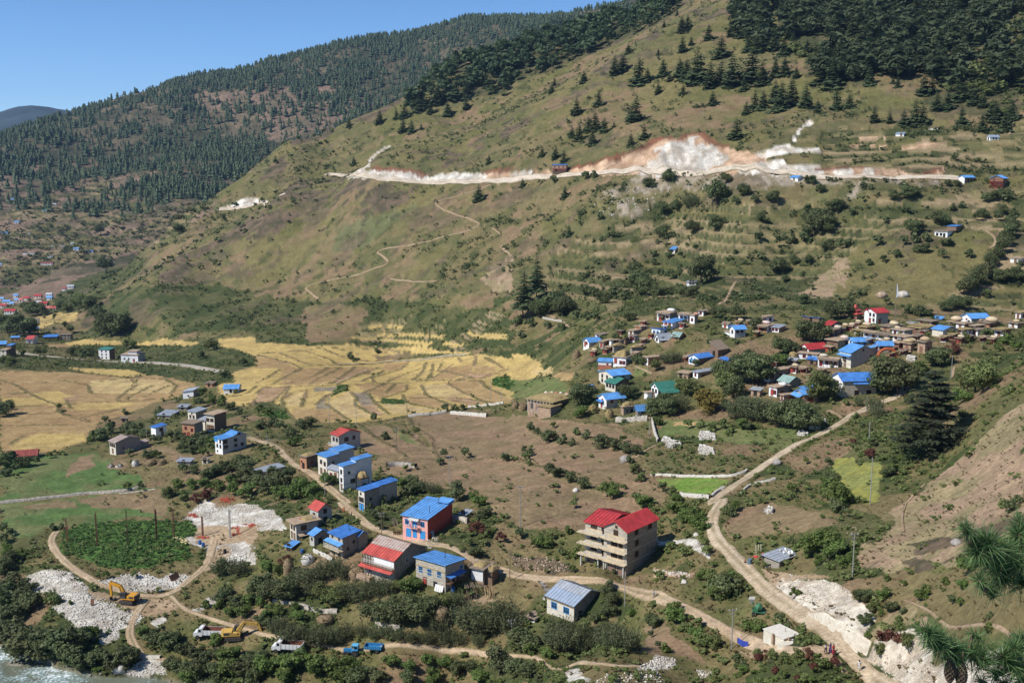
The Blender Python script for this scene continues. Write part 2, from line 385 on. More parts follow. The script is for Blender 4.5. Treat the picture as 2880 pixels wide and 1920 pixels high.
PLOTS = """
olive 4 K500,500 900,350 1300,250 2171,100 L2171,200 2171,1150 1000,1250 0,1300 K1500,1250 600,1300 200,1250 250,700
scrub 6 I700,1310 1000,1080 1400,1020 1700,1000 2171,1080 2171,1400 1600,1430 1300,1300 1100,1450 800,1480 700,1400
rock 5 I1190,980 1430,800 1650,720 1900,600 2171,440 2171,640 1900,650 1720,780 1500,1020 1350,1000
rock 5 J0,470 200,250 400,130 800,115 1100,150 1400,180 1300,330 1000,440 700,380 340,440 200,560 0,640
rock 4 I700,1310 900,1150 960,1180 800,1320 760,1420 660,1400
rock 4 N0,1500 300,1260 420,1180 640,1060 680,1100 500,1240 340,1330 180,1500 40,1568
rock 3 N850,1040 1050,920 1230,830 1240,860 1080,960 900,1040
rock 4 N1400,1430 1450,1340 1650,1280 1800,1300 1640,1420 1450,1500
rock 4 N1780,1240 2171,1000 2171,1180 1900,1260
rock 4 O0,1040 150,980 270,930 100,1080 0,1130
rock 4 O640,580 830,480 980,500 990,600 820,660 700,640
rock 4 O1130,330 1240,240 1250,310 1180,370
rock 4 O1480,100 1700,60 1900,100 1850,190 1600,170
rock 3 J700,390 840,360 800,450 720,450
dry 5 O600,600 830,450 1250,220 1300,200 1000,400 640,640
scrub 5 J0,1110 400,1160 620,1190 900,1130 1500,1190 1900,1240 2171,1250 2171,1568 1550,1568 800,1568 820,1450 640,1520 0,1520
dry 4 J400,1210 620,1190 940,1220 900,1330 820,1480 600,1510 450,1510 380,1350
dry 4 J1700,1190 2000,1000 2100,1080 1900,1230
mauve 3 J2040,840 2171,780 2171,1090 2000,1060 1900,980
sage 12 J700,560 1000,480 1300,350 1320,400 1100,600 800,740 640,700
hill 5 L880,640 1300,560 1980,560 1900,900 1650,1000 1450,1180 1250,1230 200,1120
mauve 5 L880,640 700,730 550,880 200,1120 500,1180 640,1000 680,800
olive 5 Q0,900 300,950 600,920 1100,1080 2171,1080 2171,1500 500,1450 450,1100 250,1200 0,1250
pine 8 Q100,0 2171,0 2171,1000 1900,1000 1500,930 1250,820 1100,700 700,740 400,720 300,500 100,450
dry 4 Q900,620 1300,600 1600,640 1560,750 1250,850 900,760
olive 8 N1250,930 1430,740 1640,570 1900,560 2171,500 O300,400 900,150 1560,0 1250,210 870,380 330,620 0,770 N2000,860 1500,960
pine 8 N1500,900 1750,560 2171,420 O0,330 600,210 1500,10 1400,90 1250,200 870,370 330,610 80,650 N2100,780 1800,850
tan 3 J940,1375 1250,1380 1250,1395 930,1390
orange 1 Q500,1150 700,1150 1000,1140 1000,1165 700,1165 500,1170
orange 1 Q450,1210 900,1210 1500,1210 1500,1235 900,1235 500,1240
farfield 8 I0,560 300,330 700,130 1350,60 1300,140 800,260 850,330 500,400 550,500 1000,480 1500,340 1850,300 1780,440 1500,560 1300,700 850,840 600,850 100,1100 0,1100
scrub 4 I600,1000 900,900 1280,800 1200,900 800,1200 650,1250 450,1250 500,1100
weeds 4 I0,1250 500,1250 650,1260 400,1440 0,1568
scrub 4 E0,200 100,230 650,275 1000,300 1600,330 1900,390 1980,450 1750,470 1500,440 1100,400 560,365 0,350
scrub 4 E560,160 850,160 850,240 600,250
scrub 4 E980,160 1350,150 1850,150 2171,250 2171,330 1900,380 1600,320 1200,290 980,260
tan 2 E0,367 560,378 1100,432 1300,405 1640,470 1660,520 1500,590 1300,640 1050,740 860,800 740,900 720,970 470,1050 0,1090
pale 2 E770,450 1100,440 1400,450 1480,500 1440,555 1000,560 760,550
golden 2 E0,600 380,600 480,655 120,680 0,650
golden 2 E250,560 480,540 690,600 480,650
golden 2 E500,640 1000,640 1200,640 900,700 640,700
golden 1 E80,1010 330,900 720,900 720,960 470,1040 100,1070
golden 1 E560,340 1100,360 1240,400 1100,425 700,380
stubble 1 E520,600 680,575 690,620 600,640
golden 2 E550,130 700,105 1040,120 1000,155 560,150
golden 2 E1140,125 1400,105 1700,130 1640,155 1150,150
golden 2 E1840,100 2171,80 2171,245 2050,200 1880,170
golden 2 I310,1280 500,1260 680,1260 640,1330 520,1350 400,1370 330,1440 310,1420
tan 2 E400,140 550,140 620,165 420,165
golden 2 F0,130 300,145 560,165 780,138 1100,170 1500,165 1550,200 1040,240 1000,290 1700,240 1900,230 2171,265 2171,640 1640,700 1300,740 1100,780 850,805 640,805 330,800 240,690 120,640 0,640
golden 2 E2171,330 1960,385 2000,470 1850,480 1830,530 1930,600 1940,670 2110,670 2171,580
golden 2 G0,215 120,230 230,300 280,350 200,420 0,440
pale 2 G180,330 350,330 330,400 200,400
tan 2 F230,350 500,345 850,335 1030,345 960,400 880,400 700,480 200,490
tan 2 F300,690 620,690 720,740 770,795 330,795
tan 2 F0,240 250,290 330,345 0,350
tan 2 F1640,460 1900,455 1960,520 2100,575 2171,625 1950,635 1760,555 1620,480
tan 2 F1600,340 1850,320 1800,400 1650,440 1480,440
tan 2 F1100,310 1290,300 1250,365 1050,360
tan 2 F1840,330 2030,330 2020,370 1850,375
tan 2 F1290,580 1450,560 1680,670 1500,690 1280,620
tan 2 F810,480 1250,480 1270,540 1050,600 960,560
stubble 1.5 F60,512 265,508 130,635 0,640 0,560
stubble 1.5 F830,360 1040,350 880,400 700,480 660,470
stubble 1.5 F840,555 930,550 1000,640 1100,740 1040,750 900,680
stubble 1.5 F1590,605 1800,600 1960,640 1800,660
stubble 1.5 F1830,380 2000,390 1960,420 1680,450
pale 2 F600,650 830,530 850,600 830,660 1040,755 830,770 720,740
pale 2 F1430,490 1620,475 1800,590 1560,595 1450,560
pale 2 F1080,650 1270,650 1500,700 1300,735 1160,730
pale 2 F260,600 430,550 380,660 260,680
mud 1.5 F500,510 690,500 640,545 500,545
mud 1.5 F510,650 600,585 560,650 640,690 520,690
mud 1.5 F820,560 950,560 1000,650 900,660
lush 1.5 F690,500 790,492 770,530 640,590 660,540
lush 1.5 F1050,612 1250,610 1270,650 1070,650
lush 2 F130,712 240,700 300,785 20,750
lush 2 F2030,430 2171,412 2171,530 2010,490
meadow 2 G0,440 280,430 460,480 480,560 300,570 0,600
weeds 3 G500,370 700,340 760,480 560,470
tan 2 G370,400 520,390 500,450 370,440
meadow 4 G1000,330 1200,370 1200,420 1020,440
brown 3 F890,850 1290,765 1640,745 2171,765 G0,730 320,775 650,770 900,830 1150,950 1130,995 1090,1080 1040,1150 1100,1230 1250,1390 1330,1500 C1180,60 1130,110 850,190 560,220 100,255 0,235 B1960,130 1960,50 F1990,1500 1700,1380 1500,1370 1220,1260 1000,1180 1010,1080 890,1000
weeds 2 F890,850 1250,790 1330,830 1480,930 1520,1040 1430,1000 1350,900 1150,830
meadow 3 F1150,860 1330,900 1400,1000 1300,980
weeds 3 G900,850 1160,830 1160,920 1000,900
meadow 4 G1240,780 1600,790 1900,860 2171,860 H0,870 300,860 500,830 450,900 0,1080 G2171,1000 1700,950 1480,900 1250,920
olive 3 G1100,1060 1240,1000 1480,990 1700,1060 2000,1110 2050,1210 1900,1258 1700,1265 1180,1250
bright 1 G1225,1290 1500,1275 1835,1290 1780,1385 1685,1430 1430,1405
lime 1.5 H570,1110 740,1090 770,1180 830,1140 930,1140 1010,1215 960,1300 900,1480 850,1512 700,1440 640,1350 580,1250
brown 3 D0,10 200,70 550,160 560,225 330,250 200,300 0,310 C2171,340 2000,370 1870,320 1850,200 1960,110 2100,60
brown 3 C1100,1120 1250,1110 1550,1280 1560,1360 1300,1280 1080,1310
brown 2 H590,630 730,630 740,720 620,740
tan 2 G1390,800 1550,800 1560,830 1400,830
pasture 4 E480,1090 800,1045 960,1125 1050,1200 1300,1310 1010,1400 0,1490 0,1110
pasture 4 E0,1500 1010,1415 1330,1375 1450,1500 A1400,160 1060,170 600,235 400,245 380,300 100,330 0,260
brown 4 E640,1120 800,1055 760,1200 560,1275 600,1180
brown 4 E950,1130 1080,1110 1100,1200 930,1180
brown 4 E700,1450 1000,1420 1350,1385 1440,1500 A1400,150 1100,100 800,100
brown 4 E150,1510 500,1460 700,1470 600,1530 200,1560
brown 2 E1270,1010 1400,1000 1640,1120 1500,1160
lush 3 A520,310 700,215 1240,190 1480,200 1720,185 1800,220 1650,330 1500,350 1620,420 1600,480 1250,580 850,570 620,500 540,410
gravel 3 A220,660 330,620 450,600 590,620 700,710 760,800 900,860 1000,900 1220,990 1190,1060 1050,1110 830,1190 650,1130 580,1040 420,930 560,880 350,780
gravel 3 A1570,190 1700,30 1900,60 2171,60 2171,560 1860,560 1730,560 1700,440 1490,350 1700,330 1750,260
gravel 3 B0,100 200,150 240,260 90,280 0,270
dirt 3 A720,770 1200,840 1450,830 1560,880 1450,980 1250,1020 1050,890 850,830
dirt 3 A1700,560 1850,420 1980,430 1900,600 1750,640
dirt 4 A1720,230 2000,235 2171,255 2171,345 1900,410 1660,420 1640,340
gravel 2 A840,710 1180,620 1380,680 1440,640 1590,640 1540,730 1350,790 1200,790 900,760
gravel 2 A830,1190 980,1140 990,1190 880,1210
gravel 2 A1650,950 1750,860 1870,830 1860,870 1700,960
gravel 2 A1260,1070 1340,1020 1420,1030 1330,1090
gravel 2 A1040,1480 1200,1370 1380,1370 1400,1480 1200,1500
gravel 2 C1060,1440 1250,1340 1400,1360 1380,1420 1200,1460
gravel 3 C1240,290 1500,350 1640,350 1730,500 1560,460 1250,320
gravel 2 C400,1480 560,1460 640,1568 480,1568
dirt 2 B1050,310 1230,330 1470,370 1440,400 1200,380 1030,330
dirt 2 C1920,1290 2171,1290 D480,1230 640,1400 720,1500 600,1440 400,1330 0,1340
dirt 2 B1800,880 1950,830 2100,840 1950,900
mauve 5 D1150,30 1300,0 2171,0 2171,600 1600,500 1200,640 900,640 700,560 760,400 1000,350
mauve 4 H1180,1490 1400,1300 1650,1050 1900,800 2171,650 2171,1568 1100,1568
olive 5 H1850,650 2171,400 2171,640 1700,1000 1600,1100
dry 6 D950,680 1250,600 1700,560 2300,480 2300,1250 1700,1250 1300,1230 1000,1120
rock 2 D1300,480 1600,400 1800,420 1600,500 1400,560 1150,400 1600,330 2171,150 2171,260 1700,420 1500,560 1250,640 1150,520
mauve 4 D860,1330 950,1130 1200,1100 1250,1250 1000,1330
dirt 3 D0,580 250,600 560,700 300,660 60,760
screes 3 K690,330 800,240 1070,100 1200,80 1700,70 2171,60 2171,230 1700,200 1460,200 1100,250
screes 3 K1080,230 1280,175 1460,185 1250,240 1100,245
screes 4 K900,330 1000,280 1090,330 1240,290 1130,420 1000,470 760,440 940,410
screes 3 L0,85 500,120 1300,150 1560,130 1450,190 900,170 650,330 700,180 0,190
creamcut 3 D150,640 330,680 560,720 700,790 680,900 740,1060 860,1160 800,1330 600,1200 400,1050 300,960 150,830 0,765 60,740
creamcut 3 D840,1345 1000,1330 1130,1300 1250,1340 1400,1330 1600,1350 1900,1400 2171,1460 2171,1650 1050,1650 960,1450
rock 2 C0,480 300,500 500,560 560,620 300,650 0,580
orange 2 C1180,600 1540,640 1500,680 1250,660
"""
for _line in PLOTS.strip().split('\n'):
	_k, _wp, _rest = _line.split(' ', 2)
	_m = area_mask(_rest, float(_wp), 9 if float(_wp) > 2 else 5)
	if _k == 'rock':
		_m &= fbm(GX, GY, 16, 62, 4, .6) > .43
	paint(_k, _m)
# old terraces run along the contours of the right hand slope: scrubby banks and dry treads
_m = area_mask('K900,520 1250,330 2171,330 L700,330 1500,300 2300,200 2300,1100 1650,1270 1350,1230 600,1250 K1700,1250 600,1300 250,1200 350,700', 8, 30) & ~area_mask('L880,640 1300,560 1980,560 1900,900 1650,1000 1450,1180 1250,1230 200,1120', 6)
_s1 = fbm(GA * GR, GZ * 9, 48, 93, 4, .6)
paint('bank', _m & (_s1 > .535), .95)
paint('tread', _m & (_s1 < .455), .9)
_m = area_mask('Q480,1060 2300,1060 2300,1480 480,1380', 8, 30)
paint('bank', _m & (_s1 > .56), .8)
paint('tread', _m & (_s1 < .45), .8)
_m = (HILL > .5) & (FAR < .5)
paint('bank', _m & (fbm(GX, GY, 9, 94, 3, .6) > .665), .7)
paint('rock', _m & (fbm(GX * .8 + GY * .5, GY - GX * .3, 30, 95, 5, .65) > .64), .6)
# the road cut and the slide above it, scraped out of the slope
CUTS = """
white 2 J785,130 800,60 900,35 930,60 1100,50 1370,70 1420,110 1500,110 1700,70 1940,80 1940,150 1500,160 1100,140
orange 2 J1940,80 2030,60 2100,80 2171,50 2171,150 1940,155
white 1.5 K0,70 190,60 200,100 0,110
orange 1.5 K200,70 330,60 330,100 200,105
redtop 2 O660,1400 830,1340 900,1290 1040,1290 1180,1200 1310,1160 1340,1180 1180,1250 1000,1340 850,1400 700,1430
orange 2 O470,1440 700,1390 830,1345 900,1360 900,1330 1050,1290 1330,1170 1430,1190 1480,1150 1600,1125 1640,1170 1700,1220 1820,1250 1870,1270 2000,1280 2080,1300 2171,1280 2171,1480 1700,1470 1000,1480 500,1475
white 9 O1100,1440 1200,1330 1330,1200 1420,1190 1560,1160 1620,1200 1720,1260 1800,1300 1720,1440 1500,1470 1120,1470
white 5 O1880,1440 2000,1400 2171,1370 Q150,1370 420,1410 500,1490 0,1480 O1900,1475
orange 2 Q440,1440 600,1430 900,1410 1000,1420 1060,1480 1340,1480 1510,1410 1500,1480 1350,1520 900,1510 500,1490
white 2 Q540,1440 720,1430 720,1500 560,1500
white 2 Q800,1460 850,1400 900,1430 910,1500 800,1500
white 3 O2060,1310 2171,1265 Q60,1240 160,1220 230,1250 360,1255 480,1270 380,1300 200,1295 100,1320 0,1335 O2090,1335
white 1.5 Q190,1200 290,1060 350,1000 400,1050 300,1070 230,1190
white 2 I1850,390 2020,320 2080,290 2171,290 2171,350 2000,380
white 2 J0,265 240,265 100,325 0,350
white 2 N880,1440 960,1340 1080,1250 1220,1190 1090,1270 1000,1330 960,1420
orange 2 L950,60 1100,40 1200,90 1000,110
white 2 I1930,100 1990,40 2171,0 2171,20 2020,60 1950,120
"""
for _line in CUTS.strip().split('\n'):
	_k, _wp, _rest = _line.split(' ', 2)
	_m = area_mask(_rest, float(_wp), 7)
	paint(_k, _m)
	_rl = fbm(GA[_m] * GR[_m], GR[_m] * .12, 8, 33, 4, .6)
	GZ[_m] += (_rl - .5) * 3.2 - .4
	GC[_m] *= (.82 + .36 * smooth(.35, .65, fbm(GA[_m] * GR[_m] + 3, GR[_m] * .12, 5, 34, 3)))[:, None]
for _ln in ("O470,1435 700,1385 830,1338 900,1350 905,1325 1050,1285 1180,1195 1310,1160 1345,1172", "O1430,1185 1480,1145 1600,1120 1640,1165 1700,1215 1820,1245", "J880,32 1100,45 1370,66 1420,105", "J1940,75 2030,58 2171,48", "Q440,1438 600,1425 880,1405", "Q1340,1475 1420,1440 1515,1405", "O400,1450 520,1425 700,1388"):
	paint('redtop', line_dist(_ln, 4.0) < 2.4, .85)
# terraces: level treads with a steep grassy bank between them
TERRACES = """
4.6 K950,480 1250,330 2171,330 L500,330 1100,300 2171,480 2171,560 1250,560 870,620 400,980 0,1150 K1500,1230 600,1300 300,1100 400,700
4.2 Q480,1060 2171,1060 2171,1480 480,1380
1.7 J820,1330 1500,1280 2171,1230 2171,1568 F1700,240 1000,230 820,60
2.6 L1700,1150 2171,1000 2171,1250 1650,1270
7.0 I0,400 1000,100 1350,100 900,330 1850,300 1300,700 600,850 100,1100 0,1100
"""
for _line in TERRACES.strip().split('\n'):
	_h, _rest = _line.split(' ', 1)
	_h = float(_h)
	_m = area_mask(_rest, 8, 30)
	_z = GZ[_m] / _h + (fbm(GX[_m], GY[_m], 150, 12, 3) - .5) * 2.0
	_f = _z - np.floor(_z)
	_on = smooth(.36, .46, fbm(GX[_m], GY[_m], 70, 28, 3))
	GZ[_m] += _on * _h * .85 * (smooth(.72, 1, _f) - _f)
	_riser = (_f > .66) & (_on > .4) & ~np.isin(GK[_m], ['white', 'orange', 'gravel'])
	_tread = (_f < .62) & (_on > .4) & ~np.isin(GK[_m], ['white', 'orange', 'gravel'])
	_lev = _hash(np.floor(_z), np.floor(GX[_m] / 90), 3)
	_idx = np.argwhere(_m)
	for _sel, _kk in ((_riser, 'bank'), (_tread & (_lev > .42), 'tread'), (_tread & (_lev < .2), 'hill')):
		_mm = np.zeros_like(_m)
		_mm[tuple(_idx[_sel].T)] = True
		paint(_kk, _mm, .9)
for _ln in ("J930,1378 1080,1372 1250,1380", "J820,1448 1000,1445 1300,1452 1600,1470", "J820,1485 1100,1495 1500,1525", "J1800,1432 1890,1468 2130,1480", "J1930,1450 2130,1456", "J1600,1522 1720,1535", "F830,90 1100,108 1480,146", "F1330,215 1600,212 1800,220", "F1650,165 1760,150"):
	paint('golden', line_dist(_ln, 4.0) < 1.0)
# field banks: low grassy ridges between the plots
BANKS = """
F0,235 120,265 280,300 370,345|F190,215 370,290 480,325|F410,200 520,235 640,280 680,320|F560,180 700,240 790,265 860,300|F640,170 760,200 890,240 1060,245|F780,140 900,180 1100,215
F560,168 420,200 200,215 0,225|F890,150 1000,170 1180,205 1300,215|F370,345 480,325 680,320 850,315 1030,310 1200,280 1500,250 1790,240
F0,560 60,515 330,500 560,500 800,485|F610,340 480,420 200,490|F720,340 560,420 440,490|F830,340 700,440 640,480|F1050,340 880,400 680,490|F1080,370 900,460
F1290,300 1220,360 980,430 1000,470|F1390,350 1260,400 1110,460|F1480,400 1440,460|F1500,310 1480,440|F1660,320 1600,370 1480,440|F1330,450 1900,455
F1400,490 1440,580 1680,670|F1620,480 1760,560 1950,640|F1240,570 1270,640 1500,690|F1280,490 1270,540 1050,610|F1900,450 1960,520 2110,580|F800,550 850,600 840,660 1000,750
F960,570 1000,640 1130,740|F500,660 600,580 800,500|F590,650 700,730 790,790|F240,600 300,560 420,540|F240,690 215,620 280,520|F270,510 130,640|F840,480 1250,475 1400,460
F1740,300 1720,260|F1860,250 1850,330|F1940,260 2090,340|F2171,340 1930,430 1680,450|F1290,600 1700,600 2000,640|F1560,370 1700,400 1820,430|F200,360 80,440 0,470|F390,350 250,420 130,490
F1120,470 1000,520 900,560|F1180,480 1100,560|F1440,300 1420,360 1330,450|F1580,300 1540,370|F820,280 1000,290|F1000,640 1250,615|F430,540 380,680
F330,805 640,815 850,835 1100,795 1290,765 1640,725 1800,690 2171,650|F0,640 120,640 240,690 330,800|E1990,670 2110,670|E1930,600 2100,560 2171,500
E0,570 250,560 320,600 480,660 700,640 1000,630 1300,610|E480,660 500,720 620,770 760,810|E0,450 130,490 240,560|E240,480 550,455 740,490 770,560|E560,380 1100,430 1400,440 1500,500 1450,560
E980,620 1080,540 1160,490|E1060,610 1200,540 1300,490|E1200,600 1440,490|E0,680 480,660|E80,990 200,920|E0,375 560,380 800,400|E600,690 560,620|E640,780 900,720 1050,690|E0,740 300,740 500,720
E0,840 300,830 620,830|E860,460 1000,440|E1100,430 1150,480
F1290,775 1330,850 1430,900 1490,960 1500,1050 1560,1130|F870,830 950,890 1040,960 1150,1020 1270,1110|F1100,830 1300,920 1400,1000
F1000,1180 1300,1210 1500,1170 1700,1130 2171,1110 G0,1120 150,1160 300,1220|G130,850 300,960 540,1000|G540,900 700,960 900,1030 1090,1080|G300,1220 480,1300 680,1370 900,1430 1200,1510|G340,770 560,800 900,860 1150,960
"""
ROADM = np.zeros_like(GX, bool)
VERGE = np.zeros_like(GX, bool)
BANK_LINES = [b for ln in BANKS.strip().split('\n') for b in ln.split('|')]
BANK = np.zeros_like(GX)
_wd = .75 + .9 * fbm(GX, GY, 14, 61, 2)
for _b in BANK_LINES:
	_d = line_dist(_b, 3.0)
	BANK = np.maximum(BANK, 1 - smooth(_wd * .45, _wd, _d))
_bm = BANK > .35
_golden = np.isin(GK, ['golden', 'tan', 'pale', 'stubble', 'mud'])
_keep = GC.copy()
paint('olive', _bm & (fbm(GX, GY, 25, 77, 2) > .45))
paint('brown', _bm & ~(fbm(GX, GY, 25, 77, 2) > .45))
GC[_bm] = _keep[_bm] * .12 + GC[_bm] * .88 * .95
GV[_bm] = np.where(_golden[_bm], .06, .5)
GC[_bm & _golden] = GC[_bm & _golden] * .75 + np.array([.17, .14, .06]) * .25
GZ += BANK * .35
_st = np.isin(GK, ['stubble', 'golden', 'tan', 'pale'])
GC[_st] *= (.93 + .14 * fbm(GX[_st] * 1.0, GY[_st] * .25, 3.5, 41, 2))[:, None]
# made ground behind the retaining wall at the right hand road
RET = "D330,985 370,1040 480,1125 600,1205 720,1280 835,1350"
_rb = [ground(*p) for p in pts(RET)]
_rd = np.full(GX.shape, 1e9)
_rt = np.zeros_like(GX)
_side = np.zeros_like(GX)
for _i, (_p, _q) in enumerate(zip(_rb[:-1], _rb[1:])):
	_L2 = (_q - _p).to_2d().length_squared
	_t = np.clip(((GX - _p.x) * (_q.x - _p.x) + (GY - _p.y) * (_q.y - _p.y)) / _L2, 0, 1)
	_d = np.hypot(GX - _p.x - _t * (_q.x - _p.x), GY - _p.y - _t * (_q.y - _p.y))
	_nr = _d < _rd
	_rd[_nr] = _d[_nr]
	_rt[_nr] = (_i + _t[_nr]) / (len(_rb) - 1)
	_side[_nr] = -((_q.x - _p.x) * (GY - _p.y) - (_q.y - _p.y) * (GX - _p.x))[_nr]
RET_SIGN = 1.0 if _side[np.argmin(np.abs(ROWS - ground(*pts("D700,1100")[0]).to_2d().length)), np.argmin(np.abs(AZ - math.atan2(ground(*pts("D700,1100")[0]).x, ground(*pts("D700,1100")[0]).y)))] > 0 else -1.0
_up = (_side * RET_SIGN > 0) & (_rd < 16)
GZ[_up] += ((.4 + 1.9 * smooth(0, .4, _rt)) * smooth(.3, 1.1, _rd) * (1 - smooth(6, 16, _rd)))[_up]
# river bed
RIVER = 'A-900,1100 -300,1180 0,1232 200,1272 450,1390 650,1450 800,1470 960,1500 1150,1490 1400,1525 1900,1575 2300,1640 2300,1900 -900,1900'
RIVM = np.zeros_like(GX, bool)
_rw = [ground(*p) for p in dens(pts(RIVER.replace('-900', '-250').replace('-300', '-150')), 60, True)]
RIVM = inpoly(GX + (fbm(GX, GY, 6, 5, 3) - .5) * 4, GY + (fbm(GX, GY, 6, 6, 3) - .5) * 4, [(p.x, p.y) for p in _rw]) & (GR > 150)
paint('river', RIVM)
GZ[RIVM] = np.minimum(GZ[RIVM], -0.9 + (fbm(GX[RIVM], GY[RIVM], 2.5, 8, 3)) * 1.1)
# ------------------------------------------------------------------ materials
MATS = {}
def mat(name, col, rough=.9, var=.25, scale=2.0, bump=0.0, metal=0.0, col2=None, stretch=(1, 1, 1), objvar=0.0, spec=.3):
	"""A surface of one real colour with grain and wear."""
	if name in MATS:
		return MATS[name]
	m = bpy.data.materials.new(name)
	m.use_nodes = True
	nt = m.node_tree
	n, l = nt.nodes, nt.links
	b = n["Principled BSDF"]
	b.inputs["Roughness"].default_value = rough
	b.inputs["Metallic"].default_value = metal
	b.inputs["Specular IOR Level"].default_value = spec
	tc = n.new("ShaderNodeTexCoord")
	mp = n.new("ShaderNodeMapping")
	mp.inputs["Scale"].default_value = stretch
	l.new(tc.outputs["Object"], mp.inputs[0])
	nz = n.new("ShaderNodeTexNoise")
	nz.inputs["Scale"].default_value = scale
	nz.inputs["Detail"].default_value = 5
	nz.inputs["Roughness"].default_value = .65
	l.new(mp.outputs[0], nz.inputs["Vector"])
	rp = n.new("ShaderNodeValToRGB")
	c2 = col2 or tuple(c * (1 - var * 1.3) for c in col)
	c1 = col if col2 else tuple(min(1, c * (1 + var * .7)) for c in col)
	rp.color_ramp.elements[0].position, rp.color_ramp.elements[0].color = .33, (*c2, 1)
	rp.color_ramp.elements[1].position, rp.color_ramp.elements[1].color = .67, (*c1, 1)
	l.new(nz.outputs[0], rp.inputs[0])
	out = rp.outputs[0]
	if objvar:
		oi = n.new("ShaderNodeObjectInfo")
		hs = n.new("ShaderNodeHueSaturation")
		for sock, lo, hi in (("Value", 1 - objvar, 1 + objvar), ("Hue", .5 - objvar * .05, .5 + objvar * .05)):
			mr = n.new("ShaderNodeMapRange")
			mr.inputs[3].default_value, mr.inputs[4].default_value = lo, hi
			l.new(oi.outputs["Random"], mr.inputs[0])
			l.new(mr.outputs[0], hs.inputs[sock])
		l.new(out, hs.inputs["Color"])
		out = hs.outputs[0]
	l.new(out, b.inputs["Base Color"])
	if bump:
		bp = n.new("ShaderNodeBump")
		bp.inputs["Strength"].default_value = .8
		bp.inputs["Distance"].default_value = bump
		l.new(nz.outputs[0], bp.inputs["Height"])
		l.new(bp.outputs[0], b.inputs["Normal"])
	MATS[name] = m
	return m
def ground_material(name, sc, bump):
	m = bpy.data.materials.new(name)
	m.use_nodes = True
	n, l = m.node_tree.nodes, m.node_tree.links
	b = n["Principled BSDF"]
	b.inputs["Roughness"].default_value = .95
	b.inputs["Specular IOR Level"].default_value = .1
	at = n.new("ShaderNodeAttribute")
	at.attribute_name = "cover"
	tc = n.new("ShaderNodeTexCoord")
	out = at.outputs["Color"]
	hts = []
	for k, (s, lo, hi) in enumerate(((sc, .62, 1.38), (sc * .17, .8, 1.2))):
		nz = n.new("ShaderNodeTexNoise")
		nz.inputs["Scale"].default_value = s
		nz.inputs["Detail"].default_value = 6
		nz.inputs["Roughness"].default_value = .7
		l.new(tc.outputs["Object"], nz.inputs["Vector"])
		mr = n.new("ShaderNodeMapRange")
		mr.inputs[1].default_value, mr.inputs[2].default_value = .3, .7
		mr.inputs[3].default_value, mr.inputs[4].default_value = lo, hi
		l.new(nz.outputs[0], mr.inputs[0])
		mx = n.new("ShaderNodeVectorMath")
		mx.operation = 'SCALE'
		l.new(out, mx.inputs[0])
		l.new(mr.outputs[0], mx.inputs["Scale"])
		out = mx.outputs[0]
		hts.append(nz)
	l.new(out, b.inputs["Base Color"])
	bp = n.new("ShaderNodeBump")
	bp.inputs["Strength"].default_value = 1.0
	bp.inputs["Distance"].default_value = bump
	l.new(hts[0].outputs[0], bp.inputs["Height"])
	l.new(bp.outputs[0], b.inputs["Normal"])
	MATS[name] = m
	return m
M_GROUND = ground_material("ground cover", .9, .38)
M_FAR = ground_material("far slope cover", .09, 5.0)
def set_props(o, label=None, cat=None, group=None, kind=None):
	for k, v in (("label", label), ("category", cat), ("group", group), ("kind", kind)):
		if v:
			o[k] = v
	return o
def mesh_np(name, co, faces, mats=None, midx=None, parent=None, smooth_=False):
	"""A mesh object from arrays: faces is (n,3) or (n,4)."""
	faces = np.asarray(faces, np.int32)
	k = faces.shape[1]
	me = bpy.data.meshes.new(name)
	me.vertices.add(len(co))
	me.vertices.foreach_set("co", np.asarray(co, np.float32).ravel())
	me.loops.add(faces.size)
	me.loops.foreach_set("vertex_index", faces.ravel())
	me.polygons.add(len(faces))
	me.polygons.foreach_set("loop_start", np.arange(0, faces.size, k, dtype=np.int32))
	me.polygons.foreach_set("loop_total", np.full(len(faces), k, np.int32))
	if midx is not None:
		me.polygons.foreach_set("material_index", np.asarray(midx, np.int32))
	if smooth_:
		me.polygons.foreach_set("use_smooth", np.ones(len(faces), bool))
	for m in (mats or []):
		me.materials.append(m)
	me.update()
	o = bpy.data.objects.new(name, me)
	COL.objects.link(o)
	if parent:
		o.parent = parent
	return o
def ground_part(name, zone, m, smooth_=True):
	idx = np.arange(NR * NA).reshape(NR, NA)
	f = np.stack([idx[:-1, :-1], idx[:-1, 1:], idx[1:, 1:], idx[1:, :-1]], -1)[zone].reshape(-1, 4)[:, ::-1]
	used = np.unique(f)
	rm = np.full(NR * NA, -1)
	rm[used] = np.arange(len(used))
	co = np.stack([GX, GY, GZ], -1).reshape(-1, 3)[used]
	o = mesh_np(name, co, rm[f], [m], smooth_=smooth_)
	a = o.data.attributes.new("cover", 'FLOAT_COLOR', 'POINT')
	c = np.ones((len(used), 4), np.float32)
	c[:, :3] = GC.reshape(-1, 3)[used]
	a.data.foreach_set("color", c.ravel())
	set_props(o, kind="structure")
	return o
_nearp = area_mask('D560,640 900,600 1000,420 1130,100 H1150,1568 1400,1280 1700,950 2171,500 2600,300 2600,1568 D2600,1568 D2600,2000 1000,2000 900,1400 900,1200 700,900', 2) | (GR < 132)
_fz = (FAR > .5)[:-1, :-1]
_hz = (HILL > .5)[:-1, :-1] & ~_fz
_nz = _nearp[:-1, :-1] & ~_fz & ~_hz
ground_part("far_mountain", _fz, M_FAR)
ground_part("hillside", _hz, M_GROUND)
ground_part("near_slope", _nz, M_GROUND)
ground_part("valley_ground", ~_fz & ~_hz & ~_nz, M_GROUND)
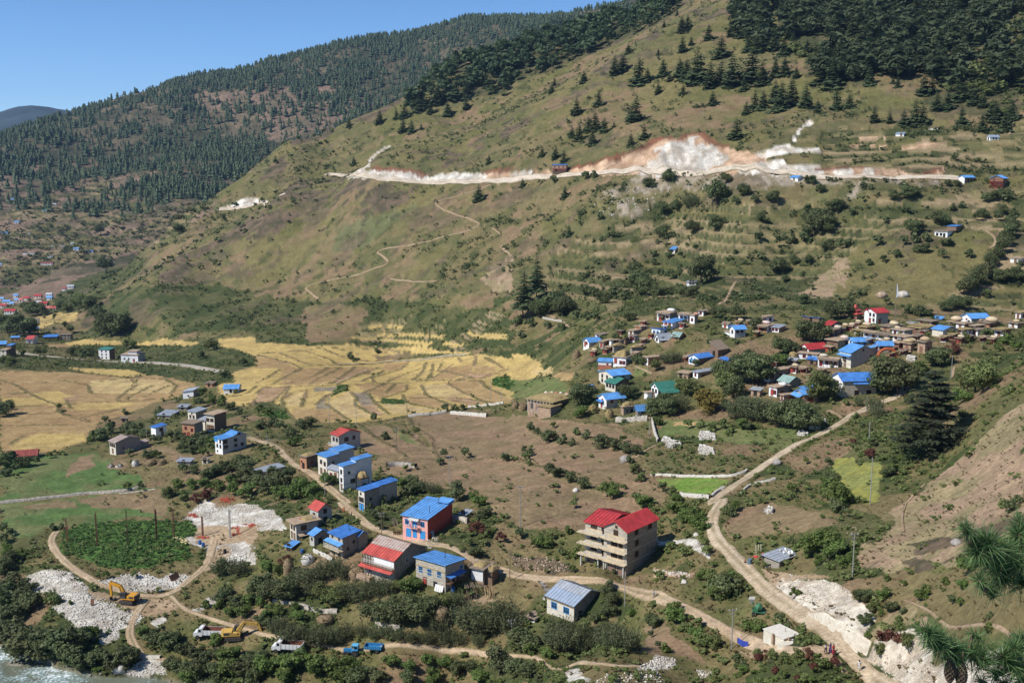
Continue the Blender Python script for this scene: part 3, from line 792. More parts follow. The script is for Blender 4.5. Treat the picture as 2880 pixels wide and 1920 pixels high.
# a further range beyond the far mountain
_xs = np.linspace(-6500, 2500, 140)
_ys = np.linspace(7000, 11500, 60)
_X, _Y = np.meshgrid(_xs, _ys)
_Z = -80 + (390 + 250 * np.exp(-((_X + 3420) / 600) ** 2)) * np.exp(-((_Y - 8300) / 1500) ** 2) + (fbm(_X, _Y, 700, 2, 5) - .5) * 150
_i = np.arange(_X.size).reshape(_X.shape)
_f = np.stack([_i[:-1, :-1], _i[:-1, 1:], _i[1:, 1:], _i[1:, :-1]], -1).reshape(-1, 4)
_Z -= 45
_o = mesh_np("distant_range", np.stack([_X, _Y, _Z], -1).reshape(-1, 3), _f, [mat("distant forest", (.03, .045, .045), .95, .5, .004)], smooth_=True)
set_props(_o, kind="structure")
# ------------------------------------------------------------------ mesh kit
class MB:
	"""Collects simple solids; build() links them as ONE mesh object."""
	def __init__(self):
		self.v, self.f, self.m = [], [], []
	def poly(self, ps, mi=0):
		b = len(self.v)
		self.v += [tuple(p) for p in ps]
		self.f.append(tuple(range(b, b + len(ps))))
		self.m.append(mi)
	def hull(self, bot, top, mi=0, caps=True):
		"""Prism between two rings given in the same order."""
		b, n = len(self.v), len(bot)
		self.v += [tuple(p) for p in bot] + [tuple(p) for p in top]
		for i in range(n):
			j = (i + 1) % n
			self.f.append((b + i, b + j, b + n + j, b + n + i))
			self.m.append(mi)
		if caps:
			self.f.append(tuple(range(b + n - 1, b - 1, -1)))
			self.f.append(tuple(range(b + n, b + 2 * n)))
			self.m += [mi, mi]
	def box(self, x0, x1, y0, y1, z0, z1, mi=0, M=None):
		bot = [(x0, y0, z0), (x1, y0, z0), (x1, y1, z0), (x0, y1, z0)]
		top = [(x0, y0, z1), (x1, y0, z1), (x1, y1, z1), (x0, y1, z1)]
		if M is not None:
			bot, top = [M @ Vector(p) for p in bot], [M @ Vector(p) for p in top]
		self.hull(bot, top, mi)
	def tube(self, p, q, r0, r1=None, n=6, mi=0):
		p, q = Vector(p), Vector(q)
		r1 = r0 if r1 is None else r1
		d = (q - p).normalized()
		a = d.orthogonal().normalized()
		b = d.cross(a)
		cs = [(math.cos(2 * math.pi * i / n), math.sin(2 * math.pi * i / n)) for i in range(n)]
		self.hull([p + (a * c + b * s) * r0 for c, s in cs], [q + (a * c + b * s) * r1 for c, s in cs], mi)
	def path(self, ps, r, n=5, mi=0):
		for p, q in zip(ps[:-1], ps[1:]):
			self.tube(p, q, r, r, n, mi)
	def slab(self, a, b, c, d, th=.08, mi=0):
		"""Sheet of thickness th under the quad a b c d (counter-clockwise from above)."""
		a, b, c, d = Vector(a), Vector(b), Vector(c), Vector(d)
		nrm = (b - a).cross(d - a).normalized()
		if nrm.z < 0:
			nrm = -nrm
		lo = [p - nrm * th for p in (a, b, c, d)]
		self.hull(lo, [a, b, c, d], mi)
	def build(self, name, mats, parent=None, smooth_=False):
		me = bpy.data.meshes.new(name)
		me.from_pydata(self.v, [], self.f)
		for m in (mats if isinstance(mats, (list, tuple)) else [mats]):
			me.materials.append(m)
		if any(self.m):
			me.polygons.foreach_set("material_index", self.m)
		if smooth_:
			me.polygons.foreach_set("use_smooth", [True] * len(me.polygons))
		bm = bmesh.new()
		bm.from_mesh(me)
		bmesh.ops.recalc_face_normals(bm, faces=bm.faces)
		bm.to_mesh(me)
		bm.free()
		o = bpy.data.objects.new(name, me)
		COL.objects.link(o)
		if parent:
			o.parent = parent
		return o
def thing(name, label, cat, loc=(0, 0, 0), rz=0.0, group=None):
	o = bpy.data.objects.new(name, None)
	o.empty_display_size = .3
	COL.objects.link(o)
	o.location = loc
	o.rotation_euler = (0, 0, rz)
	return set_props(o, label, cat, group)
def depth_of(p):
	return p[1] * PITCH_COS - (p[2] - CAM_Z) * PITCH_SIN
def ppm(p):
	"""Pixels of the 2880 px wide photograph per metre at p."""
	return FPX / depth_of(p)
def smooth_path(w, step):
	"""Evenly spaced points on a softened ground line."""
	P = np.array([(p.x, p.y) for p in w])
	for _ in range(2):
		P = np.concatenate([P[:1], np.stack([P[:-1] * .75 + P[1:] * .25, P[:-1] * .25 + P[1:] * .75], 1).reshape(-1, 2), P[-1:]])
	s = np.concatenate([[0], np.cumsum(np.hypot(*np.diff(P, axis=0).T))])
	t = np.arange(0, s[-1], step)
	return np.stack([np.interp(t, s, P[:, 0]), np.interp(t, s, P[:, 1])], 1)
def ribbon(name, line, width, m, lift=.10, step=1.5, wob=.34, kind="structure", extra=None):
	if name != 'footpath' and name != 'irrigation_canal':
		_rl_ = line_dist(line, width * .5 + 3)
		ROADM[_rl_ < width * .5 + .4] = True
		VERGE[(_rl_ >= width * .5 + .2) & (_rl_ < width * .5 + 2.2)] = True
	P = smooth_path([ground(*p) for p in pts(line)], step)
	if extra is not None:
		P = np.concatenate([P, extra])
	T = np.gradient(P, axis=0)
	T /= np.linalg.norm(T, axis=1)[:, None] + 1e-9
	N = np.stack([T[:, 1], -T[:, 0]], 1)
	n = len(P)
	offs = [-1, -.82, -.45, 0, .45, .82, 1] if width > 2 else [-1, -.82, -.3, .3, .82, 1]
	co = np.zeros((n, len(offs), 3))
	for k, o in enumerate(offs):
		wv = width / 2 * (1 + wob * (fbm(P[:, 0] + 40 * np.sign(o), P[:, 1], 6, 13, 4, .7) - .5) * 2 * (abs(o) > .5))
		q = P + N * (o * wv)[:, None]
		co[:, k, :2] = q
		co[:, k, 2] = [zat(a, b) + lift - (0.22 if abs(o) == 1 else 0) for a, b in q]
	i = np.arange(n * len(offs)).reshape(n, len(offs))
	f = np.stack([i[:-1, :-1], i[1:, :-1], i[1:, 1:], i[:-1, 1:]], -1).reshape(-1, 4)
	o = mesh_np(name, co.reshape(-1, 3), f, [M_ROAD], smooth_=True)
	base_, worn = np.array(m['pale'][:3]), np.array(m['worn'][:3])
	nx, ny = co[..., 0], co[..., 1]
	t = fbm(nx, ny, 4, 51, 4)[..., None]
	c = np.ones((n, len(offs), 4), np.float32)
	c[..., :3] = base_ * t + worn * (1 - t)
	gr = np.array([.165, .135, .065])
	for k, w_ in enumerate((.85, .35, .0, .0, .35, .85) if len(offs) == 6 else (.85, .3, 0, 0, 0, .3, .85)):
		g_ = np.clip(w_ + (fbm(nx[:, k], ny[:, k], 5, 52, 3) - .5) * 1.6 * (w_ > 0), 0, 1)[:, None]
		c[:, k, :3] = c[:, k, :3] * (1 - g_) + gr * g_
	if len(offs) > 6:
		g_ = np.clip((fbm(nx[:, 3], ny[:, 3], 9, 53, 3) - .38) * 2.2, 0, .75)[:, None]
		c[:, 3, :3] = c[:, 3, :3] * (1 - g_) + gr * 1.1 * g_
	a = o.data.attributes.new("cover", 'FLOAT_COLOR', 'POINT')
	a.data.foreach_set("color", c.ravel())
	return set_props(o, kind=kind)
# ------------------------------------------------------------------ roads, paths, water
M_ROAD = ground_material("worn earth", 1.6, .22)
def earth(pale, worn):
	return dict(pale=pale, worn=worn)
M_DIRT = earth((.50, .385, .26), (.34, .245, .155))
M_DIRT2 = earth((.56, .46, .335), (.36, .27, .175))
M_HROAD = earth((.60, .52, .42), (.46, .38, .29))
ribbon("dirt_road", "D1200,1700 900,1500 640,1290 400,1080 200,930 0,790 C2060,680 1960,580 1850,470 1720,330 1685,200 1740,80 1800,0 G1660,1510 1760,1420 1850,1370 2000,1270 2171,1150 H200,1010 400,930 600,825 700,750 790,710 920,650 1120,570 1190,490", 3.1, M_DIRT2, .14)
ribbon("dirt_road", "D560,1290 300,1310 100,1290 C2100,1240 1900,1170 1750,1075 1600,1000 1450,930 1300,860 1150,810 1000,770 870,735 750,700 500,690 300,680 0,650 B2100,610 1900,570 1500,400 1100,290 960,240 880,165 780,80 700,30 F800,1500 700,1430 560,1310 480,1240 330,1170 240,1090 190,1020 80,975 0,955 E2100,930 W870,985 700,930 560,880", 2.6, M_DIRT, .13)
ribbon("dirt_track", "A480,285 430,350 460,440 560,550 700,650 850,740 1000,780 1250,840 1450,820 1600,700 1740,590 1780,500 1820,350", 2.3, M_DIRT, .16)
ribbon("dirt_track", "A1450,830 1530,920 1700,1000 1950,1070 2171,1140 B200,1190 480,1230 760,1290 1080,1270 1400,1275 1600,1270 1900,1300 C0,1340 300,1375 600,1420 900,1440 1100,1430", 1.3, M_DIRT, .18)
ribbon("dirt_track", "A1250,860 1150,980 1100,1110 1110,1200 1180,1310 1200,1360", 2.2, M_DIRT, .17)
ribbon("valley_road", "E100,205 300,240 650,272 1000,290 1300,303 1600,325 1880,378", 5.5, earth((.46, .42, .36), (.32, .28, .22)), .25)
ribbon("hill_road", "J785,112 1000,135 1200,140 1500,152 1900,150 2171,142 K125,122 300,108 700,88 1200,72 1700,60 2171,72 L80,78 400,108 900,122 1300,120 1560,112 1700,175", 6.5, M_HROAD, .5, 4)
ribbon("hill_road", "I1850,388 2000,375 2171,352 J0,345 100,320 230,272", 6, M_HROAD, .5, 4)
ribbon("hill_road", "J597,90 700,95 780,102", 6, M_HROAD, .5, 3)
M_PATH = earth((.40, .29, .20), (.23, .165, .095))
for _ln, _w in (("J1990,180 1850,235 1600,300 1500,335 1600,400 1700,435 1830,475 1930,525 1600,620 1250,710 1000,745 1080,790 1140,845 950,910 600,990 400,1045 460,1090 530,1150", 1.5),
				("H1330,1330 1250,1400 1180,1490 D1180,20 1130,150 1150,300", .6), ("D1160,870 1400,970 1700,1100 2070,1190", .38),
				("K90,1160 150,1200 270,1260 400,1320 500,1380", 1.5), ("G1050,330 1120,360 1200,400", 1.2), ("H510,705 600,740 630,780", 1.4),
				("G1240,990 1120,1050 1030,1120", 1.2), ("J2000,545 2080,605", 1.2), ("J2080,700 2171,790", 1.6), ("K1900,1000 1850,1080 1830,1140 1750,1200", 1.6), ("L590,860 600,980 660,1060", 1.2),
				("L1850,570 1940,640 1920,700 1860,720", 1.5), ("J1140,975 1550,990", 1.0), ("A1140,1345 1370,1355 1600,1420 1750,1430", .9), ("H1560,430 1580,330", 1.0)):
	ribbon("footpath", _ln, _w, M_PATH, .16, 1.5)
ribbon("irrigation_canal", "F690,320 850,314 1030,305 1200,280 1500,252 1790,240", .9, earth((.5, .47, .4), (.3, .27, .2)), .45)
# the river: one sheet with standing waves and foam
M_RIVER = bpy.data.materials.new("river water")
M_RIVER.use_nodes = True
_n, _l = M_RIVER.node_tree.nodes, M_RIVER.node_tree.links
_b = _n["Principled BSDF"]
_b.inputs["Roughness"].default_value = .18
_at = _n.new("ShaderNodeAttribute")
_at.attribute_name = "foam"
_nz = _n.new("ShaderNodeTexNoise")
_nz.inputs["Scale"].default_value = 1.6
_nz.inputs["Detail"].default_value = 6
_tc = _n.new("ShaderNodeTexCoord")
_l.new(_tc.outputs["Object"], _nz.inputs["Vector"])
_ad = _n.new("ShaderNodeMath")
_ad.operation = 'ADD'
_l.new(_at.outputs["Fac"], _ad.inputs[0])
_l.new(_nz.outputs[0], _ad.inputs[1])
_rp = _n.new("ShaderNodeValToRGB")
_rp.color_ramp.elements[0].position, _rp.color_ramp.elements[0].color = .70, (.15, .165, .12, 1)
_rp.color_ramp.elements[1].position, _rp.color_ramp.elements[1].color = 1.12, (.78, .83, .84, 1)
_rp.color_ramp.elements.new(.88).color = (.32, .42, .42, 1)
_l.new(_ad.outputs[0], _rp.inputs[0])
_l.new(_rp.outputs[0], _b.inputs["Base Color"])
_bp = _n.new("ShaderNodeBump")
_bp.inputs["Distance"].default_value = .25
_l.new(_nz.outputs[0], _bp.inputs["Height"])
_l.new(_bp.outputs[0], _b.inputs["Normal"])
_xs, _ys = np.arange(-175, -15, .55), np.arange(180, 272, .55)
_X, _Y = np.meshgrid(_xs, _ys)
_fo = fbm(_X * .8 + _Y * .5, _Y * .9 - _X * .45, 7, 19, 4)
_p0, _p1 = ground(*pts("A0,1290")[0]), ground(*pts("A900,1500")[0])
_main = smooth(16, 4, np.abs((_X - _p0.x) * (_p1.y - _p0.y) - (_Y - _p0.y) * (_p1.x - _p0.x)) / (_p1 - _p0).to_2d().length) * smooth(_p1.x + 12, _p1.x - 14, _X)
_Z = .05 + (_fo - .5) * .9 * (.3 + _main) + (fbm(_X, _Y, 2.0, 23, 3) - .5) * .35 * _main
_i = np.arange(_X.size).reshape(_X.shape)
_f = np.stack([_i[:-1, :-1], _i[:-1, 1:], _i[1:, 1:], _i[1:, :-1]], -1).reshape(-1, 4)
_o = mesh_np("river_water", np.stack([_X, _Y, _Z], -1).reshape(-1, 3), _f, [M_RIVER], smooth_=True)
_a = _o.data.attributes.new("foam", 'FLOAT', 'POINT')
_a.data.foreach_set("value", ((_fo - .5) * 1.0 - .02 + _main * .33).astype(np.float32).ravel())
set_props(_o, kind="structure")
# ------------------------------------------------------------------ stones
def rock_arrays(seed, sub=1, flat=.75, rough=.35):
	bm = bmesh.new()
	bmesh.ops.create_icosphere(bm, subdivisions=sub, radius=1)
	co = np.array([v.co[:] for v in bm.verts])
	fa = np.array([[v.index for v in f.verts] for f in bm.faces])
	bm.free()
	r = np.random.default_rng(seed)
	co *= (1 + (r.random(len(co)) - .5) * 2 * rough)[:, None]
	co[:, 2] *= flat
	return co, fa
ROCKS = [rock_arrays(s, 1, .7 + .05 * s) for s in range(5)]
M_PALE = mat("pale broken stone", (.68, .65, .59), .95, .35, .55, col2=(.36, .32, .26))
M_CREAM = mat("cream broken stone", (.60, .54, .44), .95, .35, .6, col2=(.36, .30, .23))
M_BOULDER = mat("weathered boulder", (.36, .33, .30), .9, .35, .6, .2)
M_GREY = mat("grey field stone", (.30, .27, .235), .95, .35, .8)
M_WARM = mat("rust stained stone", (.42, .31, .22), .95, .35, .8)
def stone_heap(name, spots, m, kind="stuff", label=None, cat=None, group=None):
	"""spots: (x, y, z, radius) -> all stones of one heap in one mesh."""
	V, Fc, n = [], [], 0
	for k, (x, y, z, r) in enumerate(spots):
		co, fa = ROCKS[k % 5]
		a = RNG.random() * 6.28
		c, s = math.cos(a), math.sin(a)
		q = co * r
		V.append(np.stack([q[:, 0] * c - q[:, 1] * s + x, q[:, 0] * s + q[:, 1] * c + y, q[:, 2] + z], 1))
		Fc.append(fa + n)
		n += len(co)
	o = mesh_np(name, np.concatenate(V), np.concatenate(Fc), [m])
	return set_props(o, label, cat, group, kind)
def scatter_in(s, count, rmin, rmax, power=2.5):
	w = [ground(*p) for p in dens(pts(s), 60, True)]
	poly = [(p.x, p.y) for p in w]
	xs, ys = [p[0] for p in poly], [p[1] for p in poly]
	out = []
	while len(out) < count:
		x = RNG.uniform(min(xs), max(xs), 400)
		y = RNG.uniform(min(ys), max(ys), 400)
		k = inpoly(x, y, poly)
		for a, b in zip(x[k], y[k]):
			r = .6 * (rmin + (rmax - rmin) * RNG.random() ** (power + .8))
			out.append((a, b, zat(a, b) + r * .2, r))
	return out[:count]
for _s, _c, _a, _b2, _m in (
		("A220,660 330,620 450,600 590,620 700,710 760,800 900,860 1000,900 1220,990 1190,1060 1050,1110 830,1190 650,1130 580,1040 420,930 560,880 350,780", 2600, .12, .55, M_PALE),
		("A1520,190 1700,40 1900,60 2171,60 2171,230 1900,220 1750,180", 900, .12, .55, M_PALE),
		("A1900,420 2171,400 2171,560 1900,560", 350, .12, .5, M_PALE), ("B0,100 200,150 240,260 90,280 0,270", 500, .12, .5, M_PALE),
		("A840,700 1180,620 1380,680 1440,640 1590,640 1540,730 1350,790 1200,790 900,760", 700, .12, .6, M_PALE), ("A830,1190 980,1140 990,1190 880,1210", 160, .1, .4, M_PALE),
		("C1060,1440 1250,1340 1400,1360 1380,1420 1200,1460", 420, .1, .45, M_PALE), ("C1560,1450 1700,1460 1720,1500 1600,1530", 160, .1, .35, M_PALE),
		("C800,1490 1250,1480 1300,1560 700,1568", 260, .1, .4, M_PALE), ("C1180,600 1540,640 1500,680 1250,660", 220, .1, .5, M_PALE), ("C0,480 300,500 500,560 480,610 300,640 0,580", 320, .12, .6, M_WARM),
		("A0,1260 200,1290 600,1440 1000,1520 1900,1560 1900,1640 0,1640", 420, .15, .75, M_GREY), ("A900,1480 1200,1380 1400,1390 1420,1500 1100,1510", 320, .12, .55, M_PALE),
		("D160,640 330,680 560,720 700,790 680,900 740,1060 560,960 420,960 280,880 150,760", 900, .12, .42, M_CREAM), ("D850,1340 1130,1300 1250,1350 1350,1400 1560,1568 1100,1568 950,1440", 600, .12, .4, M_CREAM),
		("K690,330 800,240 1280,175 1460,185 1130,420 1000,470 760,440", 160, .3, 1.3, M_PALE), ("D600,220 900,220 950,300 800,420 620,300", 70, .12, .4, M_WARM),
		("B1560,340 1480,300 1400,480 1500,420", 120, .1, .5, M_PALE), ("F200,930 130,990 -100,930 -80,890 40,900 180,960", 200, .12, .5, M_GREY)):
	stone_heap("rubble", scatter_in(_s, _c, _a, _b2), _m)
# boulders one can count
for _k, (_p, _r, _m, _lab) in enumerate((
		("G960,1140", 1.7, M_BOULDER, "large grey boulder at the corner of the brown field below the stone alley"),
		("G540,1390", .9, M_PALE, "pale boulder beside the shrubs on the lower edge of the brown field"),
		("H80,1160", 1.2, M_BOULDER, "pale boulder on the verge of the road to the right hand village"),
		("D0,120", 1.0, M_BOULDER, "small grey boulder lying alone in the bare field right of the road"),
		("A1020,1470", 1.5, M_PALE, "white boulder standing at the edge of the river"),
		("D1600,390", .9, M_BOULDER, "grey rock slab beside the upper pine bough"),
		("L960,1130", 2.2, M_WARM, "pinkish boulder on the grassy slope left of the prayer flag pole"),
		("L1145,1125", 2.3, M_PALE, "big white painted boulder on the slope above the two storey white house"),
		("C450,730", .6, M_PALE, "pale stone block standing in the yellow bank beside the track"),
		("C1460,720", .7, M_PALE, "upright pale stone above the track right of the tall red roofed block"),
		("C1560,320", .7, M_PALE, "tall white standing stone at the roadside bend")), 1):
	_q = ground(*pts(_p)[0])
	_co, _fa = rock_arrays(50 + _k, 2, .8, .2)
	_co = _co * _r
	_o = mesh_np("boulder", _co, _fa, [_m])
	_o.location = (_q.x, _q.y, _q.z + _r * .3)
	set_props(_o, _lab, "boulder")
def wall_line(label, line, h, t, m, name="stone_wall", cat="wall", group=None, step=.8, cap=None):
	"""A low dry stone wall that follows the ground, its top uneven."""
	P = smooth_path([ground(*p) for p in pts(line)], step)
	T = np.gradient(P, axis=0)
	T /= np.linalg.norm(T, axis=1)[:, None] + 1e-9
	N = np.stack([T[:, 1], -T[:, 0]], 1)
	co = []
	for i, (p, nn) in enumerate(zip(P, N)):
		j = t / 2 * (1 + .25 * (RNG.random() - .5))
		z = zat(*p)
		hh = h * (.85 + .3 * RNG.random())
		co += [(p[0] - nn[0] * j, p[1] - nn[1] * j, z - .4), (p[0] - nn[0] * j * .8, p[1] - nn[1] * j * .8, z + hh), (p[0] + nn[0] * j * .8, p[1] + nn[1] * j * .8, z + hh * (.9 + .2 * RNG.random())), (p[0] + nn[0] * j, p[1] + nn[1] * j, z - .4)]
	n = len(P)
	i = np.arange(n * 4).reshape(n, 4)
	f = np.stack([i[:-1, :-1], i[1:, :-1], i[1:, 1:], i[:-1, 1:]], -1).reshape(-1, 4)
	o = mesh_np(name, co, f, [m])
	return set_props(o, label, cat, group)
M_DRY = mat("dry stone masonry", (.40, .36, .30), .95, .45, 1.6, .2)
M_WHITEWALL = mat("white dry stone", (.58, .55, .48), .95, .35, 1.6, .2, col2=(.33, .30, .25))
for _lab, _ln, _h, _t, _m in (
		("long grey field wall crossing the green field at left", "E0,1497 450,1450 800,1410 1010,1400 1150,1375 1220,1350", .9, .8, M_DRY),
		("white stone wall along the top of the bright green plot", "G1180,1255 1400,1262 1700,1275 1880,1265 1960,1240 2000,1215", .6, .6, M_WHITEWALL),
		("white stone wall along the bottom of the bright green plot", "G1430,1425 1550,1440 1690,1452", .9, .8, M_WHITEWALL),
		("low white wall down the right side of the bright green plot", "G1690,1450 1740,1400 1800,1370", .8, .7, M_WHITEWALL),
		("low white kerb wall beside the right road bend", "H60,1290 0,1310 G2040,1330 1980,1370 1930,1430", .5, .6, M_WHITEWALL),
		("pale channel wall between the golden fields and the brown field", "F1285,762 1450,745 1620,720", 1.0, .7, M_WHITEWALL),
		("pale channel wall left of the hay covered barn", "F1800,680 2000,662 2110,650", .9, .7, M_WHITEWALL),
		("broken stone wall at the top edge of the brown field", "F1650,735 1800,745 1960,760", 1.3, 1.0, M_WHITEWALL),
		("dry stone wall under the small blue roofed stone house", "G880,800 1000,800 1160,790", 1.6, .9, M_DRY),
		("stone alley wall beside the boulder field", "G1190,790 1200,870 1225,950 1240,980", 1.3, .7, M_WHITEWALL),
		("stone wall below the pale tank ruins at right", "B1020,1085 1130,1110 1240,1120", 1.0, .8, M_DRY),
		("stone wall in the orchard below the red and grey roofed house", "B150,880 300,910 440,940 560,970 700,970", .9, .8, M_DRY),
		("stone wall behind the pink house beside the wood pile", "X1790,290 1900,330 2050,345", 1.5, 1.2, M_DRY),
		("curved pale retaining edge beside the river track", "A1120,1345 1370,1355", .7, 1.0, M_WHITEWALL),
		("stepped bank wall beside the white flanked pink house", "B1480,345 1560,240 1650,180", 1.6, .8, M_WHITEWALL),
		("yard wall in front of the blue roofed stone house by the track", "X385,650 500,700 600,760", 1.0, .4, mat("cement render", (.48, .45, .39), .9, .2, 1.5)),
		("field wall of heaped stones on the slope terrace near the hay barn", "K260,1310 350,1330 430,1340", .9, .7, M_DRY),
		("tumbled grey wall at the edge of the brown field beside the white house", "F1110,1180 1200,1170 1300,1180 1370,1185", 1.2, 1.4, M_GREY),
		("faint stone edging under the lower field wall", "E1010,1412 1330,1372", .3, .4, M_DRY)):
	wall_line(_lab, _ln, _h, _t, _m)
# ------------------------------------------------------------------ foliage
def leaf_material(name, c1, c2, objvar=.18):
	m = bpy.data.materials.new(name)
	m.use_nodes = True
	n, l = m.node_tree.nodes, m.node_tree.links
	b = n["Principled BSDF"]
	b.inputs["Roughness"].default_value = .65
	b.inputs["Specular IOR Level"].default_value = .25
	at = n.new("ShaderNodeAttribute")
	at.attribute_name = "tint"
	mx = n.new("ShaderNodeMix")
	mx.data_type = 'RGBA'
	mx.inputs[6].default_value = (*c1, 1)
	mx.inputs[7].default_value = (*c2, 1)
	l.new(at.outputs["Fac"], mx.inputs[0])
	oi = n.new("ShaderNodeObjectInfo")
	hs = n.new("ShaderNodeHueSaturation")
	for sock, lo, hi in (("Value", 1 - objvar, 1 + objvar), ("Hue", .5 - objvar * .08, .5 + objvar * .06)):
		mr = n.new("ShaderNodeMapRange")
		mr.inputs[3].default_value, mr.inputs[4].default_value = lo, hi
		l.new(oi.outputs["Random"], mr.inputs[0])
		l.new(mr.outputs[0], hs.inputs[sock])
	l.new(mx.outputs[2], hs.inputs["Color"])
	l.new(hs.outputs[0], b.inputs["Base Color"])
	tr = n.new("ShaderNodeBsdfTranslucent")
	l.new(hs.outputs[0], tr.inputs[0])
	ms = n.new("ShaderNodeMixShader")
	ms.inputs[0].default_value = .33
	l.new(b.outputs[0], ms.inputs[1])
	l.new(tr.outputs[0], ms.inputs[2])
	l.new(ms.outputs[0], n["Material Output"].inputs[0])
	MATS[name] = m
	return m
ML_PINE = leaf_material("pine needles", (.046, .076, .036), (.108, .140, .062))
ML_CEDAR = leaf_material("cedar needles", (.042, .058, .034), (.090, .105, .056))
ML_BROAD = leaf_material("broad leaves", (.098, .135, .040), (.215, .235, .085))
ML_DARK = leaf_material("dark leaves", (.074, .102, .040), (.165, .185, .078))
ML_FRESH = leaf_material("fresh leaves", (.080, .135, .032), (.175, .230, .062))
ML_LUSH = leaf_material("lush weed leaves", (.070, .145, .036), (.125, .215, .060))
ML_OCHRE = leaf_material("autumn leaves", (.130, .100, .026), (.200, .150, .040))
ML_RED = leaf_material("reddish weeds", (.120, .050, .030), (.180, .080, .050))
ML_GREYG = leaf_material("grey green leaves", (.090, .112, .050), (.175, .190, .092))
ML_DRYG = leaf_material("dry grass", (.150, .120, .050), (.210, .165, .075))
M_BARK = mat("bark", (.10, .075, .055), .95, .3, 3)
def leaves(n, cx, cy, cz, rx, ry, rz, leaf, rng, shell=.55, up=.35):
	"""n leaf sprays through the volume of an ellipsoid: (3n,3) corners, (3n,) tints."""
	d = rng.normal(size=(n, 3))
	d /= np.linalg.norm(d, axis=1)[:, None]
	r = (shell + (1 - shell) * rng.random(n)) if shell > 0 else rng.random(n) ** .4
	c = np.array([cx, cy, cz]) + d * r[:, None] * np.array([rx, ry, rz])
	nrm = d + rng.normal(size=(n, 3)) * .55
	nrm[:, 2] += up
	nrm /= np.linalg.norm(nrm, axis=1)[:, None]
	t = np.cross(nrm, rng.normal(size=(n, 3)))
	t /= np.linalg.norm(t, axis=1)[:, None] + 1e-9
	b = np.cross(nrm, t)
	L = leaf * (.6 + .8 * rng.random(n))[:, None]
	v = np.stack([c - t * L * .6 - b * L * .45, c + t * L * .6 - b * L * .35, c + b * L * .75], 1).reshape(-1, 3)
	return v, np.repeat(rng.random(n), 3)
def foliage_obj(name, V, tint, m, parent=None, link=True):
	me = bpy.data.meshes.new(name)
	n = len(V) // 3
	me.vertices.add(len(V))
	me.vertices.foreach_set("co", V.astype(np.float32).ravel())
	me.loops.add(len(V))
	me.loops.foreach_set("vertex_index", np.arange(len(V), dtype=np.int32))
	me.polygons.add(n)
	me.polygons.foreach_set("loop_start", np.arange(0, len(V), 3, dtype=np.int32))
	me.polygons.foreach_set("loop_total", np.full(n, 3, np.int32))
	a = me.attributes.new("tint", 'FLOAT', 'POINT')
	a.data.foreach_set("value", tint.astype(np.float32))
	me.materials.append(m)
	me.update()
	o = bpy.data.objects.new(name, me)
	if link:
		COL.objects.link(o)
	if parent:
		o.parent = parent
	return o
def spray(base, tip, width, droop, rng, k=3):
	"""A flat drooping bough as k jagged triangles per side."""
	base, tip = np.array(base), np.array(tip)
	d = tip - base
	side = np.cross(d, [0, 0, 1.0])
	side /= np.linalg.norm(side) + 1e-9
	out = []
	for i in range(k):
		t0, t1 = i / k * .95, min(1.0, (i + 1.25) / k)
		w = width * (1 - .55 * i / k)
		for s in (-1, 1):
			a = base + d * t0 + [0, 0, -droop * t0 * t0]
			b = base + d * t1 + [0, 0, -droop * t1 * t1]
			e = base + d * (t0 * .35 + t1 * .65) + side * s * w * (.7 + .6 * rng.random()) + [0, 0, -droop * t1 * t1 - w * (.15 + .35 * rng.random())]
			out += [a, b, e]
	return out
def conifer_crown(seed, whorls=15, per=7, base=.1, rad=.24, k=2, gap=0.0, top_narrow=1.0):
	"""Unit-height conifer crown."""
	rng = np.random.default_rng(seed)
	V = []
	for i in range(whorls):
		t = i / (whorls - 1)
		z = base + (1 - base) * t * .97
		r = rad * (1 - t ** top_narrow) ** .85 * (.75 + .5 * rng.random()) + .012
		a0 = rng.random() * 6.28
		m = max(3, int(per * (1 - .55 * t)))
		for j in range(m):
			if rng.random() < gap:
				continue
			a = a0 + 6.283 * j / m + rng.normal() * .25
			rr = r * (.7 + .5 * rng.random())
			zz = z + rng.normal() * .012
			V += spray((0, 0, zz), (math.cos(a) * rr, math.sin(a) * rr, zz + .02 - rr * .12), rr * .55, rr * .2, rng, k)
	V = np.array(V)
	return V, np.repeat(rng.random(len(V) // 3), 3)
def trunk_mesh(h, r, m, limbs=0, seed=0, spread=.3, name="trunk"):
	rng = random.Random(seed)
	mb = MB()
	pts_, x, y = [], 0, 0
	for i in range(5):
		pts_.append((x, y, h * i / 4))
		x += rng.uniform(-.03, .03) * h
		y += rng.uniform(-.03, .03) * h
	pts_[0] = (0, 0, -.4)
	for i in range(4):
		mb.tube(pts_[i], pts_[i + 1], r * (1 - .2 * i), r * (1 - .2 * (i + 1)), 6)
	for q in range(limbs):
		a = 6.28 * q / limbs + rng.uniform(-.4, .4)
		p0 = Vector(pts_[2 + q % 2])
		p1 = p0 + Vector((math.cos(a) * spread * h, math.sin(a) * spread * h, h * .32))
		mb.tube(p0, p1, r * .45, r * .2, 5)
		mb.tube(p1, p1 + Vector((math.cos(a + .4) * spread * h * .5, math.sin(a + .4) * spread * h * .5, h * .2)), r * .2, r * .08, 4)
	return mb
